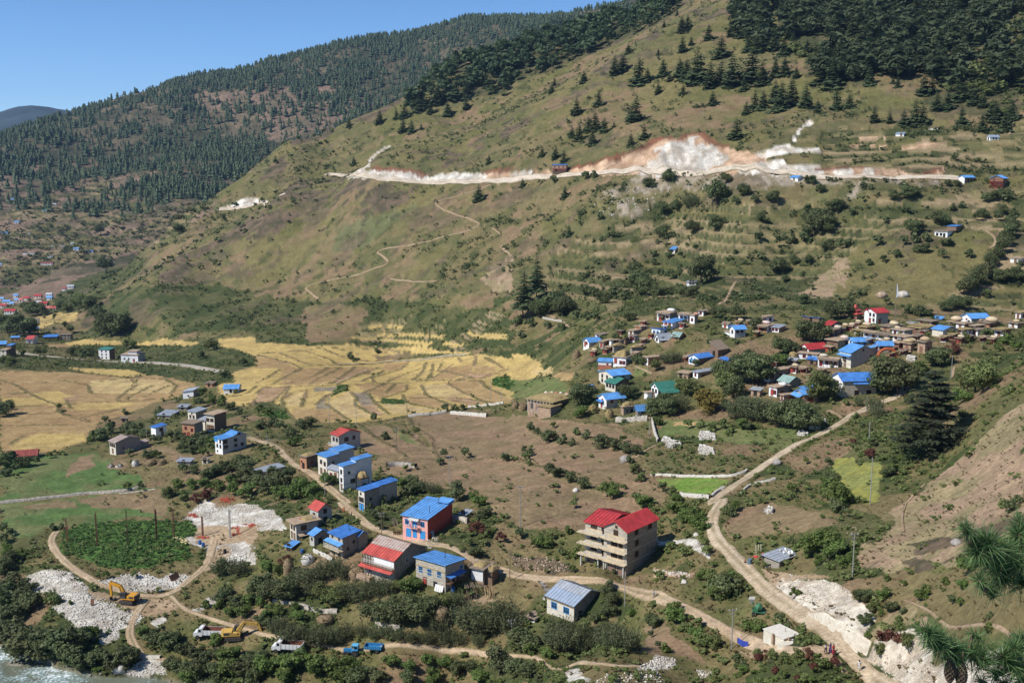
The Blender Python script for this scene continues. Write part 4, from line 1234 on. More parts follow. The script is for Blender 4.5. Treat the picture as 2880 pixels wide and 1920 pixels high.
def broad_crown(seed, h=1.0, w=.9, clumps=14, per=36, leaf=.09, low=.25):
	"""Crown of a broadleaf tree of unit height from leaf clumps."""
	rng = np.random.default_rng(seed)
	V, T = [], []
	for c in range(clumps):
		d = rng.normal(size=3)
		d /= np.linalg.norm(d)
		r = .35 + .65 * rng.random()
		cz = (low + h) / 2
		p = np.array([d[0] * w / 2 * r * .8, d[1] * w / 2 * r * .8, cz + d[2] * (h - low) / 2 * r * .8])
		s = (.15 + .12 * rng.random()) * (w + h) / 2
		v, t = leaves(per, *p, s, s, s * .8, leaf, rng, .4)
		V.append(v)
		T.append(np.clip(t * .7 + rng.random() * .5 - .1, 0, 1))
	return np.concatenate(V), np.concatenate(T)
def twig_crown(seed):
	"""A fruit tree: many upright leafy switches."""
	rng = np.random.default_rng(seed)
	V = []
	for k in range(150):
		a, q = rng.random() * 6.283, rng.random() ** .6
		b = np.array([math.cos(a) * .34 * q, math.sin(a) * .34 * q, .16 + .3 * rng.random()])
		L = .25 + .38 * rng.random()
		e = b + np.array([math.cos(a) * .16 * q, math.sin(a) * .16 * q, L]) + rng.normal(size=3) * .05
		for j in range(9):
			c = b + (e - b) * (j + rng.random()) / 9
			d = rng.normal(size=3) * .035 + np.array([0, 0, .02])
			w = np.cross(d, rng.normal(size=3))
			w = w / (np.linalg.norm(w) + 1e-9) * .016
			V += [c - w, c + w, c + d * 1.6]
	V = np.array(V)
	return V, np.repeat(rng.random(len(V) // 3), 3)
PROTO = {}
def proto(kind):
	"""Mesh data (crown, trunk) of a unit-height plant, several of each kind."""
	if kind in PROTO:
		return PROTO[kind]
	out = []
	spec = dict(
		pine=lambda s: (conifer_crown(s, 17, 11, .07, .25 + .03 * (s % 3), 2), ML_PINE, trunk_mesh(.9, .018, M_BARK)),
		fir=lambda s: (conifer_crown(s + 20, 24, 11, .24, .19, 3, .05), ML_PINE, trunk_mesh(.95, .013, M_BARK)),
		smallpine=lambda s: (conifer_crown(s + 40, 9, 6, .06, .26, 1), ML_PINE, None),
		tree=lambda s: (broad_crown(s, 1, .95, 22, 120, .05, .20), ML_BROAD, trunk_mesh(.6, .028, M_BARK, 4, s, .28)),
		dark=lambda s: (broad_crown(s + 9, 1, 1.0, 24, 120, .05, .15), ML_DARK, trunk_mesh(.6, .03, M_BARK, 4, s, .28)),
		slim=lambda s: (broad_crown(s + 5, 1, .5, 16, 100, .05, .12), ML_GREYG, trunk_mesh(.8, .022, M_BARK, 4, s, .12)),
		bare=lambda s: (twig_crown(s + 15), ML_GREYG, trunk_mesh(.7, .028, M_BARK, 6, s, .3)),
		shrub=lambda s: (broad_crown(s + 30, 1, 1.25, 13, 95, .085, .03), ML_BROAD, None),
		freshshrub=lambda s: (broad_crown(s + 60, 1, 1.25, 13, 95, .085, .03), ML_FRESH, None),
		darkshrub=lambda s: (broad_crown(s + 90, 1, 1.35, 14, 95, .085, .03), ML_DARK, None),
		ochre=lambda s: (broad_crown(s + 120, 1, 1.2, 16, 95, .07, .03), ML_OCHRE, trunk_mesh(.4, .03, M_BARK)),
		redshrub=lambda s: (broad_crown(s + 150, 1, 1.6, 10, 80, .09, .03), ML_RED, None),
	)[kind]
	for s in range(4 if kind in ('pine', 'tree', 'dark', 'shrub', 'darkshrub', 'freshshrub') else 2):
		(V, T), m, tr = spec(s + 1)
		cr = foliage_obj("crown", V, T, m, link=False)
		tm = None
		if tr is not None:
			o = tr.build("trunk", M_BARK)
			tm = o.data
			bpy.data.objects.remove(o)
		out.append((cr.data, tm))
		bpy.data.objects.remove(cr)
	PROTO[kind] = out
	return out
def put_plant(kind, p, h, name, label=None, cat=None, group=None, wide=1.0, parts=True):
	pr = random.choice(proto(kind))
	cr, tm = pr
	s = (h * wide, h * wide * random.uniform(.9, 1.1), h)
	rz = random.uniform(0, 6.28)
	if tm is None or not parts:
		o = bpy.data.objects.new(name, cr)
		COL.objects.link(o)
		o.location, o.scale, o.rotation_euler = p, s, (0, 0, rz)
		return set_props(o, label, cat, group)
	root = thing(name, label, cat, p, rz, group)
	root.scale = s
	for nm, me in (("crown", cr), ("trunk", tm)):
		o = bpy.data.objects.new(nm, me)
		COL.objects.link(o)
		o.parent = root
	return root
# landmarks that labels refer to
MARKS = dict(
	hill=[("the white landslide scar", 1900, 440), ("the roadside house", 1575, 470), ("the road cut's left end", 985, 480), ("the red rock outcrop", 1700, 195),
		  ("the rocky ridge top", 1990, 40), ("the grey roofed hut", 2530, 380), ("the white gabled hut", 2790, 390), ("the zigzag footpath", 1220, 640),
		  ("the blue roofed farmhouse", 1900, 700), ("the flat roofed farmhouse", 2670, 655), ("the two tall firs", 1480, 830), ("the upper forest edge", 2330, 260)],
	valley=[("the tall red roofed block", 1740, 1540), ("the grey roofed stone house", 1630, 1720), ("the pink house", 1180, 1480), ("the red canopied house", 1080, 1640), ("the blue windowed stone house", 1250, 1620),
			("the digging excavator", 350, 1660), ("the white tipper truck", 590, 1760), ("the blue tractor", 1010, 1820), ("the stone water tank", 2200, 1780), ("the zinc shed at right", 2210, 1570),
			("the white three storey house", 650, 1270), ("the zinc roofed long shed", 750, 1320), ("the bright green plot", 1950, 1360), ("the lime yellow field", 2410, 1360), ("the big cedar", 2614, 1180),
			("the long blue roofed house", 2400, 1080), ("the hay covered barn", 1530, 1130), ("the green roofed white house", 1870, 1100), ("the red barn roof at left", 70, 1265), ("the rusty striped roof house", 340, 1255),
			("the river rapids", 60, 1880), ("the brown field's middle", 1450, 1290), ("the golden terraces", 1200, 1080), ("the far green roofed house", 300, 990), ("the red roofed town", 90, 880),
			("the blue banner", 2085, 1800), ("the red topped white house", 2465, 890), ("the blue gabled stone house", 2420, 1000)])
_used = {}
def plant_label(desc, u, v, zone):
	m = min(MARKS[zone], key=lambda q: math.hypot(q[1] - u, (q[2] - v) * 1.4))
	du, dv = u - m[1], (v - m[2]) * 1.4
	if abs(du) > abs(dv):
		rel = "right of" if du > 0 else "left of"
	else:
		rel = ("downhill of" if dv > 0 else "uphill of") if zone == 'hill' else ("in front of" if dv > 0 else "behind")
	key = (desc, m[0], rel)
	return key, math.hypot(du, dv)
_pending = []
def queue(kind, u, v, hpx, name, desc, cat, zone, group, wide=1.0, parts=True):
	p = ground(u, v)
	h = hpx / ppm(p) / .95
	o = put_plant(kind, p - Vector((0, 0, .05 * h)), h, name, None, cat, group, wide, parts)
	key, d = plant_label(desc, u, v, zone)
	_pending.append((key, d, o))
	return o
NTH = "first second third fourth fifth sixth seventh eighth ninth tenth eleventh twelfth thirteenth fourteenth fifteenth sixteenth seventeenth eighteenth nineteenth twentieth".split() + ["%dth" % k for k in range(21, 90)]
def flush_labels():
	by = {}
	for key, d, o in _pending:
		by.setdefault(key, []).append((d, o))
	for (desc, mark, rel), items in by.items():
		items.sort(key=lambda q: q[0])
		n = len(items)
		for k, (_d, o) in enumerate(items):
			tail = "" if n == 1 else ", farthest from it" if k == n - 1 else ", nearest to it" if k == 0 else ", %s from it" % NTH[k]
			o["label"] = "%s %s %s%s" % (desc, rel, mark, tail)
	_pending.clear()
# --- pines standing apart on the open slopes: base x, y and height as sighted
LONE = """
N830,1400,85 1050,1042,120 790,1075,90 1190,1008,92 1260,992,130 1250,1115,125 1320,1125,115 1400,1098,60 1380,945,150 1480,955,110 1535,885,185 1625,973,130 1780,925,115 1700,830,200 1780,830,150 1290,890,170 1975,1390,90 680,1060,60 800,1090,50
J1890,305,150
K450,285,115 485,612,95 745,470,50 1030,500,40 820,560,45 300,680,40 690,670,45 760,645,40 90,195,80
O548,965,155 735,890,135 1075,705,240 1150,690,130 985,455,95 1240,470,65 1445,445,155 1520,385,85 1665,335,145 1290,235,65 1440,275,150 1490,235,120 1775,485,205 1280,640,155 1335,690,85 1425,640,160 1480,675,195 1575,690,300 1680,745,250 1770,705,210 1865,735,310 1965,770,115 2030,690,310 2120,715,210 1240,797,115 1450,800,95 1700,885,125 1985,968,125 2060,920,160 2130,930,185 1900,1175,195 1695,1155,42 510,1165,115 570,1182,155 650,1110,145 705,1100,165 785,1122,145 680,1222,130 865,1080,55 1050,1025,230 1000,1012,115 1120,1175,135 1008,1235,115 255,1322,95 370,1345,130 438,1372,115 335,790,95 360,730,75 870,640,190 940,600,160 610,700,110 1400,135,60 1850,310,130 1930,310,150 2020,310,170 2110,310,190 2000,440,140 2080,450,160 1680,1012,45
Q50,430,190 130,470,150 210,430,170 330,450,130 400,465,90 60,860,200 110,930,260 200,895,250 320,915,240 420,955,130 580,930,200 690,910,130 240,660,110 60,640,160 140,640,180 550,730,260 620,690,200 860,715,170 900,1040,160 1030,1045,120 1150,1060,150 1250,1055,230 1310,1050,190 1320,800,200 1390,780,150 1430,940,190 1520,930,190 1640,1060,180 1820,1095,150 1620,850,200 1660,850,160 1740,890,150 1830,910,130 1900,1000,180 2010,1100,170 2060,1020,200 1930,1030,170 1100,740,100 1060,710,70 1180,660,130
"""
_h = ["small", "young", "tall", "very tall"]
for _ln in LONE.strip().split('\n'):
	_t = _ln[0]
	for _w in _ln[1:].split():
		_x, _y, _hp = (float(q) for q in _w.split(','))
		_u, _v = TILES[_t][0] + _x / (2171 / 720), TILES[_t][1] + _y / (2171 / 720)
		_sz = _h[0] if _hp < 80 else _h[1] if _hp < 130 else _h[2] if _hp < 200 else _h[3]
		queue('pine', _u, _v, _hp / (2171 / 720), "pine_tree", _sz + " dark pine on the slope", "pine", 'hill', "pines standing on the open slopes", random.uniform(1.15, 1.4))
# the pair of tall firs at the foot of the terraces, the far cedars and the lone firs
for _p, _hp, _kd, _lab in (("K100,1310", 415, 'fir', "tall fir with a long bare trunk, left of the pair below the terraces"), ("K205,1160", 375, 'fir', "taller dense fir, right of the pair below the terraces"),
						   ("I900,930", 150, 'dark', "round dark tree on the low ridge above the red roofed town"), ("I180,1450", 210, 'fir', "broad dark cedar beside the blue roofs at the far left"),
						   ("I1520,600", 95, 'dark', "small dark pointed tree at the end of the grassy spur"), ("I850,605", 90, 'dark', "dark tree standing on the pale terraces of the far valley")):
	_u, _v = pts(_p)[0]
	_q = ground(_u, _v)
	put_plant(_kd, _q, _hp / 3.015 / ppm(_q) / .95, "fir_tree" if _kd == 'fir' else "tree", _lab, "tree", None, 1.25 if _kd == 'fir' else 1.1)
# --- broadleaf trees and shrubs one can count: base x, y, height, kind (t tree, d dark tree, s slim, b thin grey tree, o autumn, S shrub, F fresh shrub, D dark shrub, R red)
KINDS_ = dict(t=('tree', "leafy_tree", "green leafy tree", "tree", "leafy trees in the valley"), d=('dark', "leafy_tree", "dark leafy tree", "tree", "leafy trees in the valley"),
			  s=('slim', "slim_tree", "slim grey green tree", "tree", "leafy trees in the valley"), b=('bare', "orchard_tree", "thin grey green orchard tree", "tree", "orchard trees"),
			  o=('ochre', "autumn_tree", "yellowing round tree", "tree", None), S=('shrub', "shrub", "olive green shrub", "shrub", "shrubs in the valley"), F=('freshshrub', "shrub", "fresh green shrub", "shrub", "shrubs in the valley"),
			  D=('darkshrub', "shrub", "dark green shrub", "shrub", "shrubs in the valley"), R=('redshrub', "shrub", "reddish weedy shrub", "shrub", None))
VALLEY = """
G155,870,70D 210,905,50D 320,965,110D 430,985,80D 510,1000,60D 350,855,50S 545,915,70S 630,940,75D 760,1015,125D 860,1050,120D 940,980,60S 980,1065,100D 1060,1075,90D 105,1065,40D 150,1090,60D 115,1130,60S 150,1170,50S 320,1225,90D 390,1265,110D 500,1310,100D 610,1365,110D 830,1430,130F 860,1450,100F 1130,1530,130F 1060,1490,80S 955,1375,40F 1000,1150,70D 1040,1240,100S 1100,1300,90S 1280,1400,80D 1370,1430,90S 1390,1500,110F 215,1430,25S 520,1530,60S 580,760,120F 600,740,90F 1490,860,70S 1600,850,70S 1700,880,90S
G560,660,190d 620,650,170d 960,620,140d 1020,600,110d 1260,730,170d 1200,760,160d 1330,760,170d 1420,720,150b 1280,700,100d 1670,720,190o 1500,590,140t 1430,560,130t 1800,560,200t 1880,600,180d 1960,470,240d 2040,480,260d 2090,470,230d 1990,300,120d 1790,430,160d 1860,440,140d 1900,780,170b 2000,790,190b 2080,800,200b 2140,800,180b 1950,700,120d 2050,720,120d 1830,720,110d 1220,370,100t 1290,310,90b 1340,310,100b 1400,300,90b 1060,310,90d 1110,320,70d 1560,330,60d 1780,860,80S 1850,900,70S 1240,830,90F 1960,860,110F 2010,870,90D
H300,880,260d 120,850,240d 60,840,200d 220,860,240d 430,640,260t 480,620,230d 1020,560,310d 1100,570,300d 960,570,180d 1160,540,200d 1280,400,150S 1750,560,260t 1820,560,250t 1690,560,180t 1400,330,160d 1460,340,170d 350,120,180d 420,130,190d 300,110,140d 480,100,120d 180,230,130d 130,240,150d 100,330,110F 900,740,150b 930,780,120b 860,900,90S 820,880,80D 550,1290,90D 510,1170,60D 880,1010,70D 1050,1160,60D 1010,1260,110D 1050,1230,80F 520,1430,150F 600,1500,200F 570,1450,130S 640,1480,120F 210,1410,80F 320,1160,50F 720,1000,50R 860,1110,80R 1630,650,140F 1680,640,110F 1450,600,140F 1340,620,90F 1200,650,100S 1640,780,90S 1700,1110,50F 1080,1320,60S 1480,1160,50S 2050,560,80S 1580,220,120R 660,660,60S 740,780,60S 770,670,80b 1400,300,100S 1560,100,90S 1680,130,90S 1860,90,90S 2030,150,100F 2100,200,100F 1950,200,80F
E90,1190,150D 200,1180,120D 60,1260,90D 130,1240,70D 300,1170,70D 420,1110,50F 880,960,140D 950,900,110D 820,960,80D 780,960,70F 900,820,60D 1080,880,100D 1150,900,110D 1210,930,100D 1120,940,80D 1060,740,50D 1350,750,80D 1350,980,60D 1440,960,80D 1500,970,100D 1590,1000,110D 1680,990,120D 1760,1000,110D 1820,1010,90F 1550,1060,80D 1640,1080,90D 1730,1100,70F 1300,990,70D 1100,1090,60D 1250,1110,90D 1330,1110,70F 1190,1360,60D 1080,1380,70F 1560,1240,80D 1660,1240,90D 1750,1280,120D 1840,1260,120D 1930,1220,120D 2030,1190,130D 2110,1250,150D 2150,1330,150D 2050,1310,130D 1960,1340,110F 1850,1380,110F 1740,1360,100F 1640,1370,100F 1500,1360,90F 1430,1440,100S 1560,1470,100S 1720,1470,110R 1980,1420,110F 2090,1430,140F 2000,560,40F 1720,590,70F 1790,650,90F 1880,660,80F 1960,700,90D 1700,680,80D 2040,760,90s 1090,180,80t 1130,180,70t 760,240,70d 700,240,60d 370,240,70t 330,240,70d 600,240,70d 1780,200,90t 1820,190,80t 1700,270,70d 2060,330,80d 1920,430,70d 1890,440,60D 500,680,40F 540,740,40D 40,740,120d 10,760,110d 80,700,60d 40,330,90t 100,340,90t 190,250,60t 560,330,40D
T1750,920,380d 1900,900,330d 1600,900,250d 1560,620,200d 1500,640,160d 1340,520,200d 1420,520,230d 1200,500,200t 1270,480,220t 1060,560,160t 960,520,150d 1330,1290,150d 1400,1270,160d 620,600,200d 540,600,230d 430,560,170d 700,600,150d 250,920,340d 370,900,300d 120,880,300d 40,860,260t 460,900,260d 1100,880,120t 1020,780,90t
F1100,950,70D 1590,1110,70D 1560,1165,60D 1780,1110,80D 2130,1135,90D 1245,900,35D 1700,1480,180s 1720,1450,150s 1250,1360,100F 1310,1330,100D 1330,1420,120D 1420,1400,110b 1500,1420,100b 1150,1470,90S 1050,1500,120S 960,1530,110S 1240,1460,90S 1850,1480,110F 1900,1520,100F 400,860,90D 450,850,100D 370,850,80D 300,950,110D 350,1000,90F 300,1010,80F 60,860,90D 150,840,90D 210,880,80D 100,770,80F 40,720,70F 600,1340,110F 650,1330,90F 580,1300,70S 130,1290,120D 200,1350,140D 280,1310,130D 350,1400,150F 430,1420,160F 300,1450,140F 200,1450,130F 100,1400,140D 40,1350,120D 500,1430,130F 520,1520,130F 1000,780,60D 1600,710,60D 1690,700,50D 1750,700,60s 1030,220,50D 800,270,60D 850,310,50D
B50,850,260d 130,880,230d 220,890,260d 300,860,220d 420,760,200b 500,720,180b 600,680,180b 680,650,170b 730,690,150b 470,830,160b 560,880,200t 640,920,180t 720,880,170t 380,700,130b 800,870,200b 880,880,190b 960,850,180b 1040,830,180b 1120,820,150b 1200,800,120t 1290,800,140F 1350,780,120F 990,1040,220d 1080,1060,230d 1190,1070,260d 1290,1060,260d 1380,1040,250d 1450,1030,240d 1540,1150,180b 1600,960,160t 1700,900,130b 1780,1110,250b 1860,1160,260b 1950,1150,260b 2040,1100,250b 2120,1080,250b 2160,1160,220b 160,1150,150b 230,1130,150b 330,1230,200b 250,1250,170b 450,1240,170b 540,1250,190b 620,1240,170b 690,1240,150b 760,1190,150b 900,1180,140b 1000,1200,130b 1100,1190,140b 1200,1210,130b 1320,1230,130b 1450,1240,140b 1600,1240,180b 1720,1250,150b 1880,1260,140b 100,1010,110F 200,1000,100F 350,1050,110F 330,960,90F 40,930,100F 60,1080,120D 60,1390,120D 150,1440,110F 280,1480,190F 370,1440,170F 500,1500,170F 620,1480,150D 700,1500,170F 800,1480,150F 850,1560,170D 700,1568,150F 250,1568,160F 60,1500,170F 1150,1420,120F 1300,1480,130F 1450,1420,120F 1600,1450,130F 1720,1500,150D 1850,1490,140D 1900,1568,140F 1500,1568,140F 1300,1568,130D 1050,1540,130D 2060,1500,330s 2110,1480,250s 20,760,120b 100,620,120F 180,650,100F 250,560,90R 60,560,80S 1000,180,80D 1050,270,70D 1080,190,70D 1860,490,110D 1950,330,70S 1890,300,110R 2080,380,80R 1800,400,60S 1960,150,100D 1900,180,90D
A60,1200,220D 150,1300,260D 260,1330,260D 380,1340,260D 500,1330,240D 600,1300,220D 680,1250,180D 620,1400,170D 760,1400,150D 850,1420,170D 950,1440,180D 1040,1440,190D 1080,1370,150D 700,1460,120D 80,1080,200D 160,1020,190D 250,930,200D 200,820,150D 120,760,150D 60,900,190D 40,640,150D 100,560,130D 60,480,110F 180,500,90F 30,380,80D 90,320,60D 40,300,80D 760,1180,110F 820,1170,80F 1230,1180,120F 1300,1230,150D 1400,1280,160D 1480,1240,130D 1560,1310,130D 1650,1350,110D 1750,1365,110D 1850,1365,110D 1920,1400,160F 1820,1240,110F 2000,1345,110F 2100,1385,110D 1450,1450,130D 1560,1480,150D 1700,1500,170D 1820,1520,150D 1950,1500,160F 2080,1480,160D 2150,1568,150D 1600,1568,130F 1900,650,160s 2010,660,150b 1860,660,130b 1900,900,130D 2020,930,140D 1920,820,100D 2060,1010,110F 1950,1000,100F 1850,940,80F 1750,930,70F 2120,900,110F 450,270,60D 520,260,50D 1140,680,60F 900,680,60F 430,880,110S 470,900,80S 600,900,40F
C60,1250,180D 130,1270,180D 330,1260,180b 400,1300,220b 470,1290,210b 380,1180,200b 460,1160,160b 540,1240,210b 620,1180,170t 690,1060,110d 700,1220,180b 780,1260,200b 860,1290,220b 950,1300,220b 1020,1280,190b 900,1190,160b 820,1160,140b 650,1300,150b 570,1330,120b 160,1330,110F 300,1350,110F 820,970,100D 860,1000,110d 780,1000,110d 800,840,100D 830,900,130d 1010,1010,90F 1210,1100,140D 1180,1060,90D 1380,1060,160F 1390,980,120F 1240,1270,90s 1180,1180,90s 1300,1300,80F 1560,1210,140F 1640,1260,150S 1720,1270,120S 1480,1130,100S 1580,1100,80S 1800,830,220D 1870,760,150F 1740,860,130F 1700,700,110S 1620,690,120F 1920,790,140S 1650,480,80S 1350,440,70S 1450,500,80S 1250,470,60D 280,430,110F 200,420,70F 420,480,70D 540,500,80F 60,340,80D 330,350,70S 480,300,70F 700,500,50S 1100,80,80F 1150,60,70F 1400,120,120F 1480,200,140F 1560,210,150F 1600,270,120F 1380,300,70S 1850,160,80D 1900,110,90F 1800,140,70S 1900,1400,80D 1960,1450,70D 1960,1490,90F 2100,1130,100F 2020,1130,90F 1980,1100,70S 2080,1350,70S 1260,700,80S 520,630,60F 830,770,70D 860,640,60s 60,1500,160D 150,1530,140D 30,1450,120D 230,1568,90D 1480,340,60S 2120,1370,90R
D200,420,80D 360,490,190F 480,460,190F 560,500,170F 600,440,120F 620,580,110F 700,570,110F 430,560,90F 300,400,90D 780,880,130D 830,850,110D 1050,960,120D 1150,980,60D 820,1060,110D 900,960,110S 1110,1060,60F 960,860,90F 1000,830,90S 1290,870,110F 1330,840,80F 1150,750,50F 1560,900,70D 1620,920,70F 1880,1020,60D 1870,1100,50F 2050,120,120D 2120,60,80D 1990,80,80S 1010,700,60F 1500,740,80F 1640,780,110F 1700,640,150F 40,1360,100S 150,1390,110S 260,1370,110S 340,1360,100R 420,1390,70F 500,1430,80F 560,1430,80R 130,1530,90F 380,1470,70R 980,1200,120R 1100,1210,120R 1180,1250,120S 950,1320,100S 250,1560,60R 60,1480,60R 850,1190,50F 100,1060,80D 170,1100,60D 230,850,80F 650,160,70D 600,110,130D 630,80,100F 1450,1040,40S 1640,560,80D 1720,520,80D
K230,1310,140d 200,1280,150d 340,1270,190d 460,1280,170d 400,1290,150d 1600,1020,240d 1650,1000,200d 1110,1110,160d 1060,1050,150d 1140,1120,150d 1040,940,110D 1740,340,210d 1970,270,100d 1970,280,90t 1330,150,110d 1290,430,100d 1380,400,90d 1500,370,100b 1540,360,90b 1540,590,110d 1730,570,140d 1270,620,100d 1480,560,60D 1820,170,90d 1210,860,60D 1530,1140,110d 1460,1130,90d 780,1180,120D 960,1160,80D 860,1120,80D 690,1130,80D 600,1120,80D 1240,1140,110D 1320,1110,90D 750,470,60D 1780,1320,110d 1720,1310,90d 1920,1320,120d 2050,1400,100d 1000,1330,90D 700,1350,80D 620,1340,80D 900,1440,90d 870,1500,70d 550,1320,70D 50,1370,80D 150,1390,80D 300,1400,60D 420,1420,60D 80,1480,70D 1900,350,60D 2060,330,60D 1800,350,50D 620,130,60D 700,120,60D 1150,190,90D 350,170,60D 2090,660,70D 2120,500,80d 1560,740,50D 1430,800,50D 1200,800,60D 1330,790,60D 1420,950,60D 1330,980,80D
L430,580,200d 380,560,180d 480,570,170d 40,320,90d 560,420,120d 600,400,90d 1070,310,90d 1180,300,110d 1240,280,90d 1520,195,60d 1610,200,60d 1240,610,130d 1190,560,90d 1290,590,90d 1440,510,110d 1500,520,90d 1780,480,90d 1830,470,90d 720,450,60D 1000,500,50D 1170,430,70D 340,420,70D 60,930,130d 130,920,110d 220,860,90d 340,850,80d 500,740,100d 620,720,80D 690,700,70D 100,700,80D 200,680,80D 300,660,80D 330,620,90d 530,590,90d 930,700,80D 1150,690,70D 1250,670,80D 1340,660,80D 1090,800,70D 1480,800,70D 1520,700,90D 1700,800,70D 1340,760,90D 1260,750,70D 860,860,60D 980,840,60D 290,1190,90d 1010,1200,60D 550,1320,130d 620,1310,140d 690,1310,120d 1190,1270,80D 1280,1290,100D 1330,1290,90D 1660,1110,140d 1720,1080,150d 1780,1030,150d 1840,980,140d 1600,1230,120d 1680,1230,110d 1900,880,120d 1940,820,120d 1980,760,130d 2010,700,130d 2040,640,130d 2060,580,120d 1960,1010,120d 2040,1010,130d 2120,1000,130d 1850,1140,70D 1540,1240,90d 1490,1250,80d 1900,320,90d 1960,300,90d 2020,310,90d 1840,330,80d 2080,450,80d 2000,430,80d 1950,480,90d 2060,500,80d 1560,400,60D 1640,380,60D 450,250,80d 380,180,80d 330,170,60d 800,210,40D 870,220,50D 20,330,90d 150,1000,60d 290,970,60d
"""
_shr = sorted((float(w.split(',')[2][:-1]) / TSCALE.get(ln[0], 2171 / 720) for ln in VALLEY.strip().split('\n') for w in ln[1:].split() if w[-1] in 'SFDR'), reverse=True)
SHRUB_MIN = _shr[285]
SMALL = dict(S=[], F=[], D=[], R=[])
for _ln in VALLEY.strip().split('\n'):
	_t = _ln[0]
	_k = TSCALE.get(_t, 2171 / 720)
	for _w in _ln[1:].split():
		_x, _y, _r2 = _w.split(',')
		_hp, _kd = float(_r2[:-1]), _r2[-1]
		_u, _v = TILES[_t][0] + float(_x) / _k, TILES[_t][1] + float(_y) / _k
		_pk, _nm, _ds, _ct, _gr = KINDS_[_kd]
		if _kd in 'SFDR' and _hp / _k <= SHRUB_MIN:
			_q = ground(_u, _v)
			SMALL[_kd].append((_q.x, _q.y, _q.z, _hp / _k * 1.15 / ppm(_q)))
			continue
		_zone = 'hill' if _t in 'KL' and _v < 800 else 'valley'
		queue(_pk, _u, _v, _hp / _k * (1.12 if _kd in 'tdsbo' and _t not in 'BC' else .95), _nm, _ds, _ct, _zone, _gr, random.uniform(.95, 1.25), _hp / _k > 45)
flush_labels()
SMALL_SHRUBS = {k: np.array(v) for k, v in SMALL.items() if v}
# --- the big cedar at right
def big_cedar():
	p = ground(*pts("H1370,1085")[0])
	H = 236 / ppm(p) / .95
	root = thing("cedar_tree", "big old cedar with layered flat boughs standing beside the right slope", "cedar", p, .4)
	mb = MB()
	for i in range(8):
		mb.tube((0, 0, H * i / 8 - (.6 if i == 0 else 0)), (0, 0, H * (i + 1) / 8), .42 * (1 - i / 8.6), .42 * (1 - (i + 1) / 8.6), 8)
	mb.build("trunk", M_BARK, root)
	rng = np.random.default_rng(5)
	levels = 13
	for lv in range(levels):
		t = lv / (levels - 1)
		z = H * (.10 + .86 * t)
		R = H * (.43 * (1 - t) ** .62 + .03) * (1.12 if lv in (3, 4) else .7 if lv == 6 else 1)
		V, wood = [], MB()
		for j in range(9 if lv < 9 else 6):
			a = 6.283 * j / 9 + rng.normal() * .2 + lv
			r = R * (.6 + .5 * rng.random())
			tip = np.array([math.cos(a) * r, math.sin(a) * r, z + r * .02 + rng.normal() * .25])
			b0 = np.array([0, 0, z - .3])
			wood.tube(b0, tip * .9 + b0 * .1, .09, .03, 4)
			for q in range(46):
				s = .22 + .78 * rng.random()
				c = b0 + (tip - b0) * s + rng.normal(size=3) * np.array([.5, .5, .12]) * (.5 + r * .12)
				aa = a + rng.normal() * .9
				L = .7 + 1.0 * rng.random()
				V += spray(c, c + np.array([math.cos(aa) * L, math.sin(aa) * L, rng.normal() * .06]), .42, .12, rng, 2)
		V = np.array(V)
		bo = foliage_obj("bough", V, np.repeat(rng.random(len(V) // 3), 3), ML_CEDAR, root)
		wood.build("limb", M_BARK, bo)
big_cedar()
# ------------------------------------------------------------------ woods and ground cover too many to count
_el = (GZ - CAM_Z) / GR
_vis = _el >= np.maximum.accumulate(np.where(GR > 100, _el, -9), 0) - .004
_inframe = (np.abs(np.tan(GA)) < .50)
_cell = (GR * (AZ[1] - AZ[0])) * np.gradient(ROWS)[:, None]
def scatter(weight, n):
	w = (weight * _cell * _vis * _inframe).ravel()
	c = np.cumsum(w)
	if c[-1] <= 0:
		return np.zeros((0, 3))
	i = np.searchsorted(c, RNG.random(n) * c[-1])
	i = np.minimum(i, w.size - 1)
	r, a = GR.ravel()[i], GA.ravel()[i]
	r = r + (RNG.random(n) - .5) * np.gradient(ROWS)[i // NA]
	a = a + (RNG.random(n) - .5) * (AZ[1] - AZ[0])
	return np.stack([r * np.sin(a), r * np.cos(a), GZ.ravel()[i]], 1)
def cone_tree(seed, tiers=3, n=5, rad=.2):
	"""A small far conifer of stacked jagged skirts."""
	rng = np.random.default_rng(seed)
	V = []
	for k in range(tiers):
		z0, z1 = .02 + .30 * k, .02 + .30 * k + .42
		r = rad * (1 - .27 * k)
		a0 = rng.random() * 6.28
		P = [np.array([math.cos(a0 + 6.283 * j / n) * r * (.7 + .6 * rng.random()), math.sin(a0 + 6.283 * j / n) * r * (.7 + .6 * rng.random()), z0 + .06 * rng.random()]) for j in range(n)]
		t = np.array([0, 0, min(1.0, z1)])
		for j in range(n):
			V += [P[j], P[(j + 1) % n], t]
	V = np.array(V)
	return V, np.repeat(rng.random(len(V) // 3), 3)
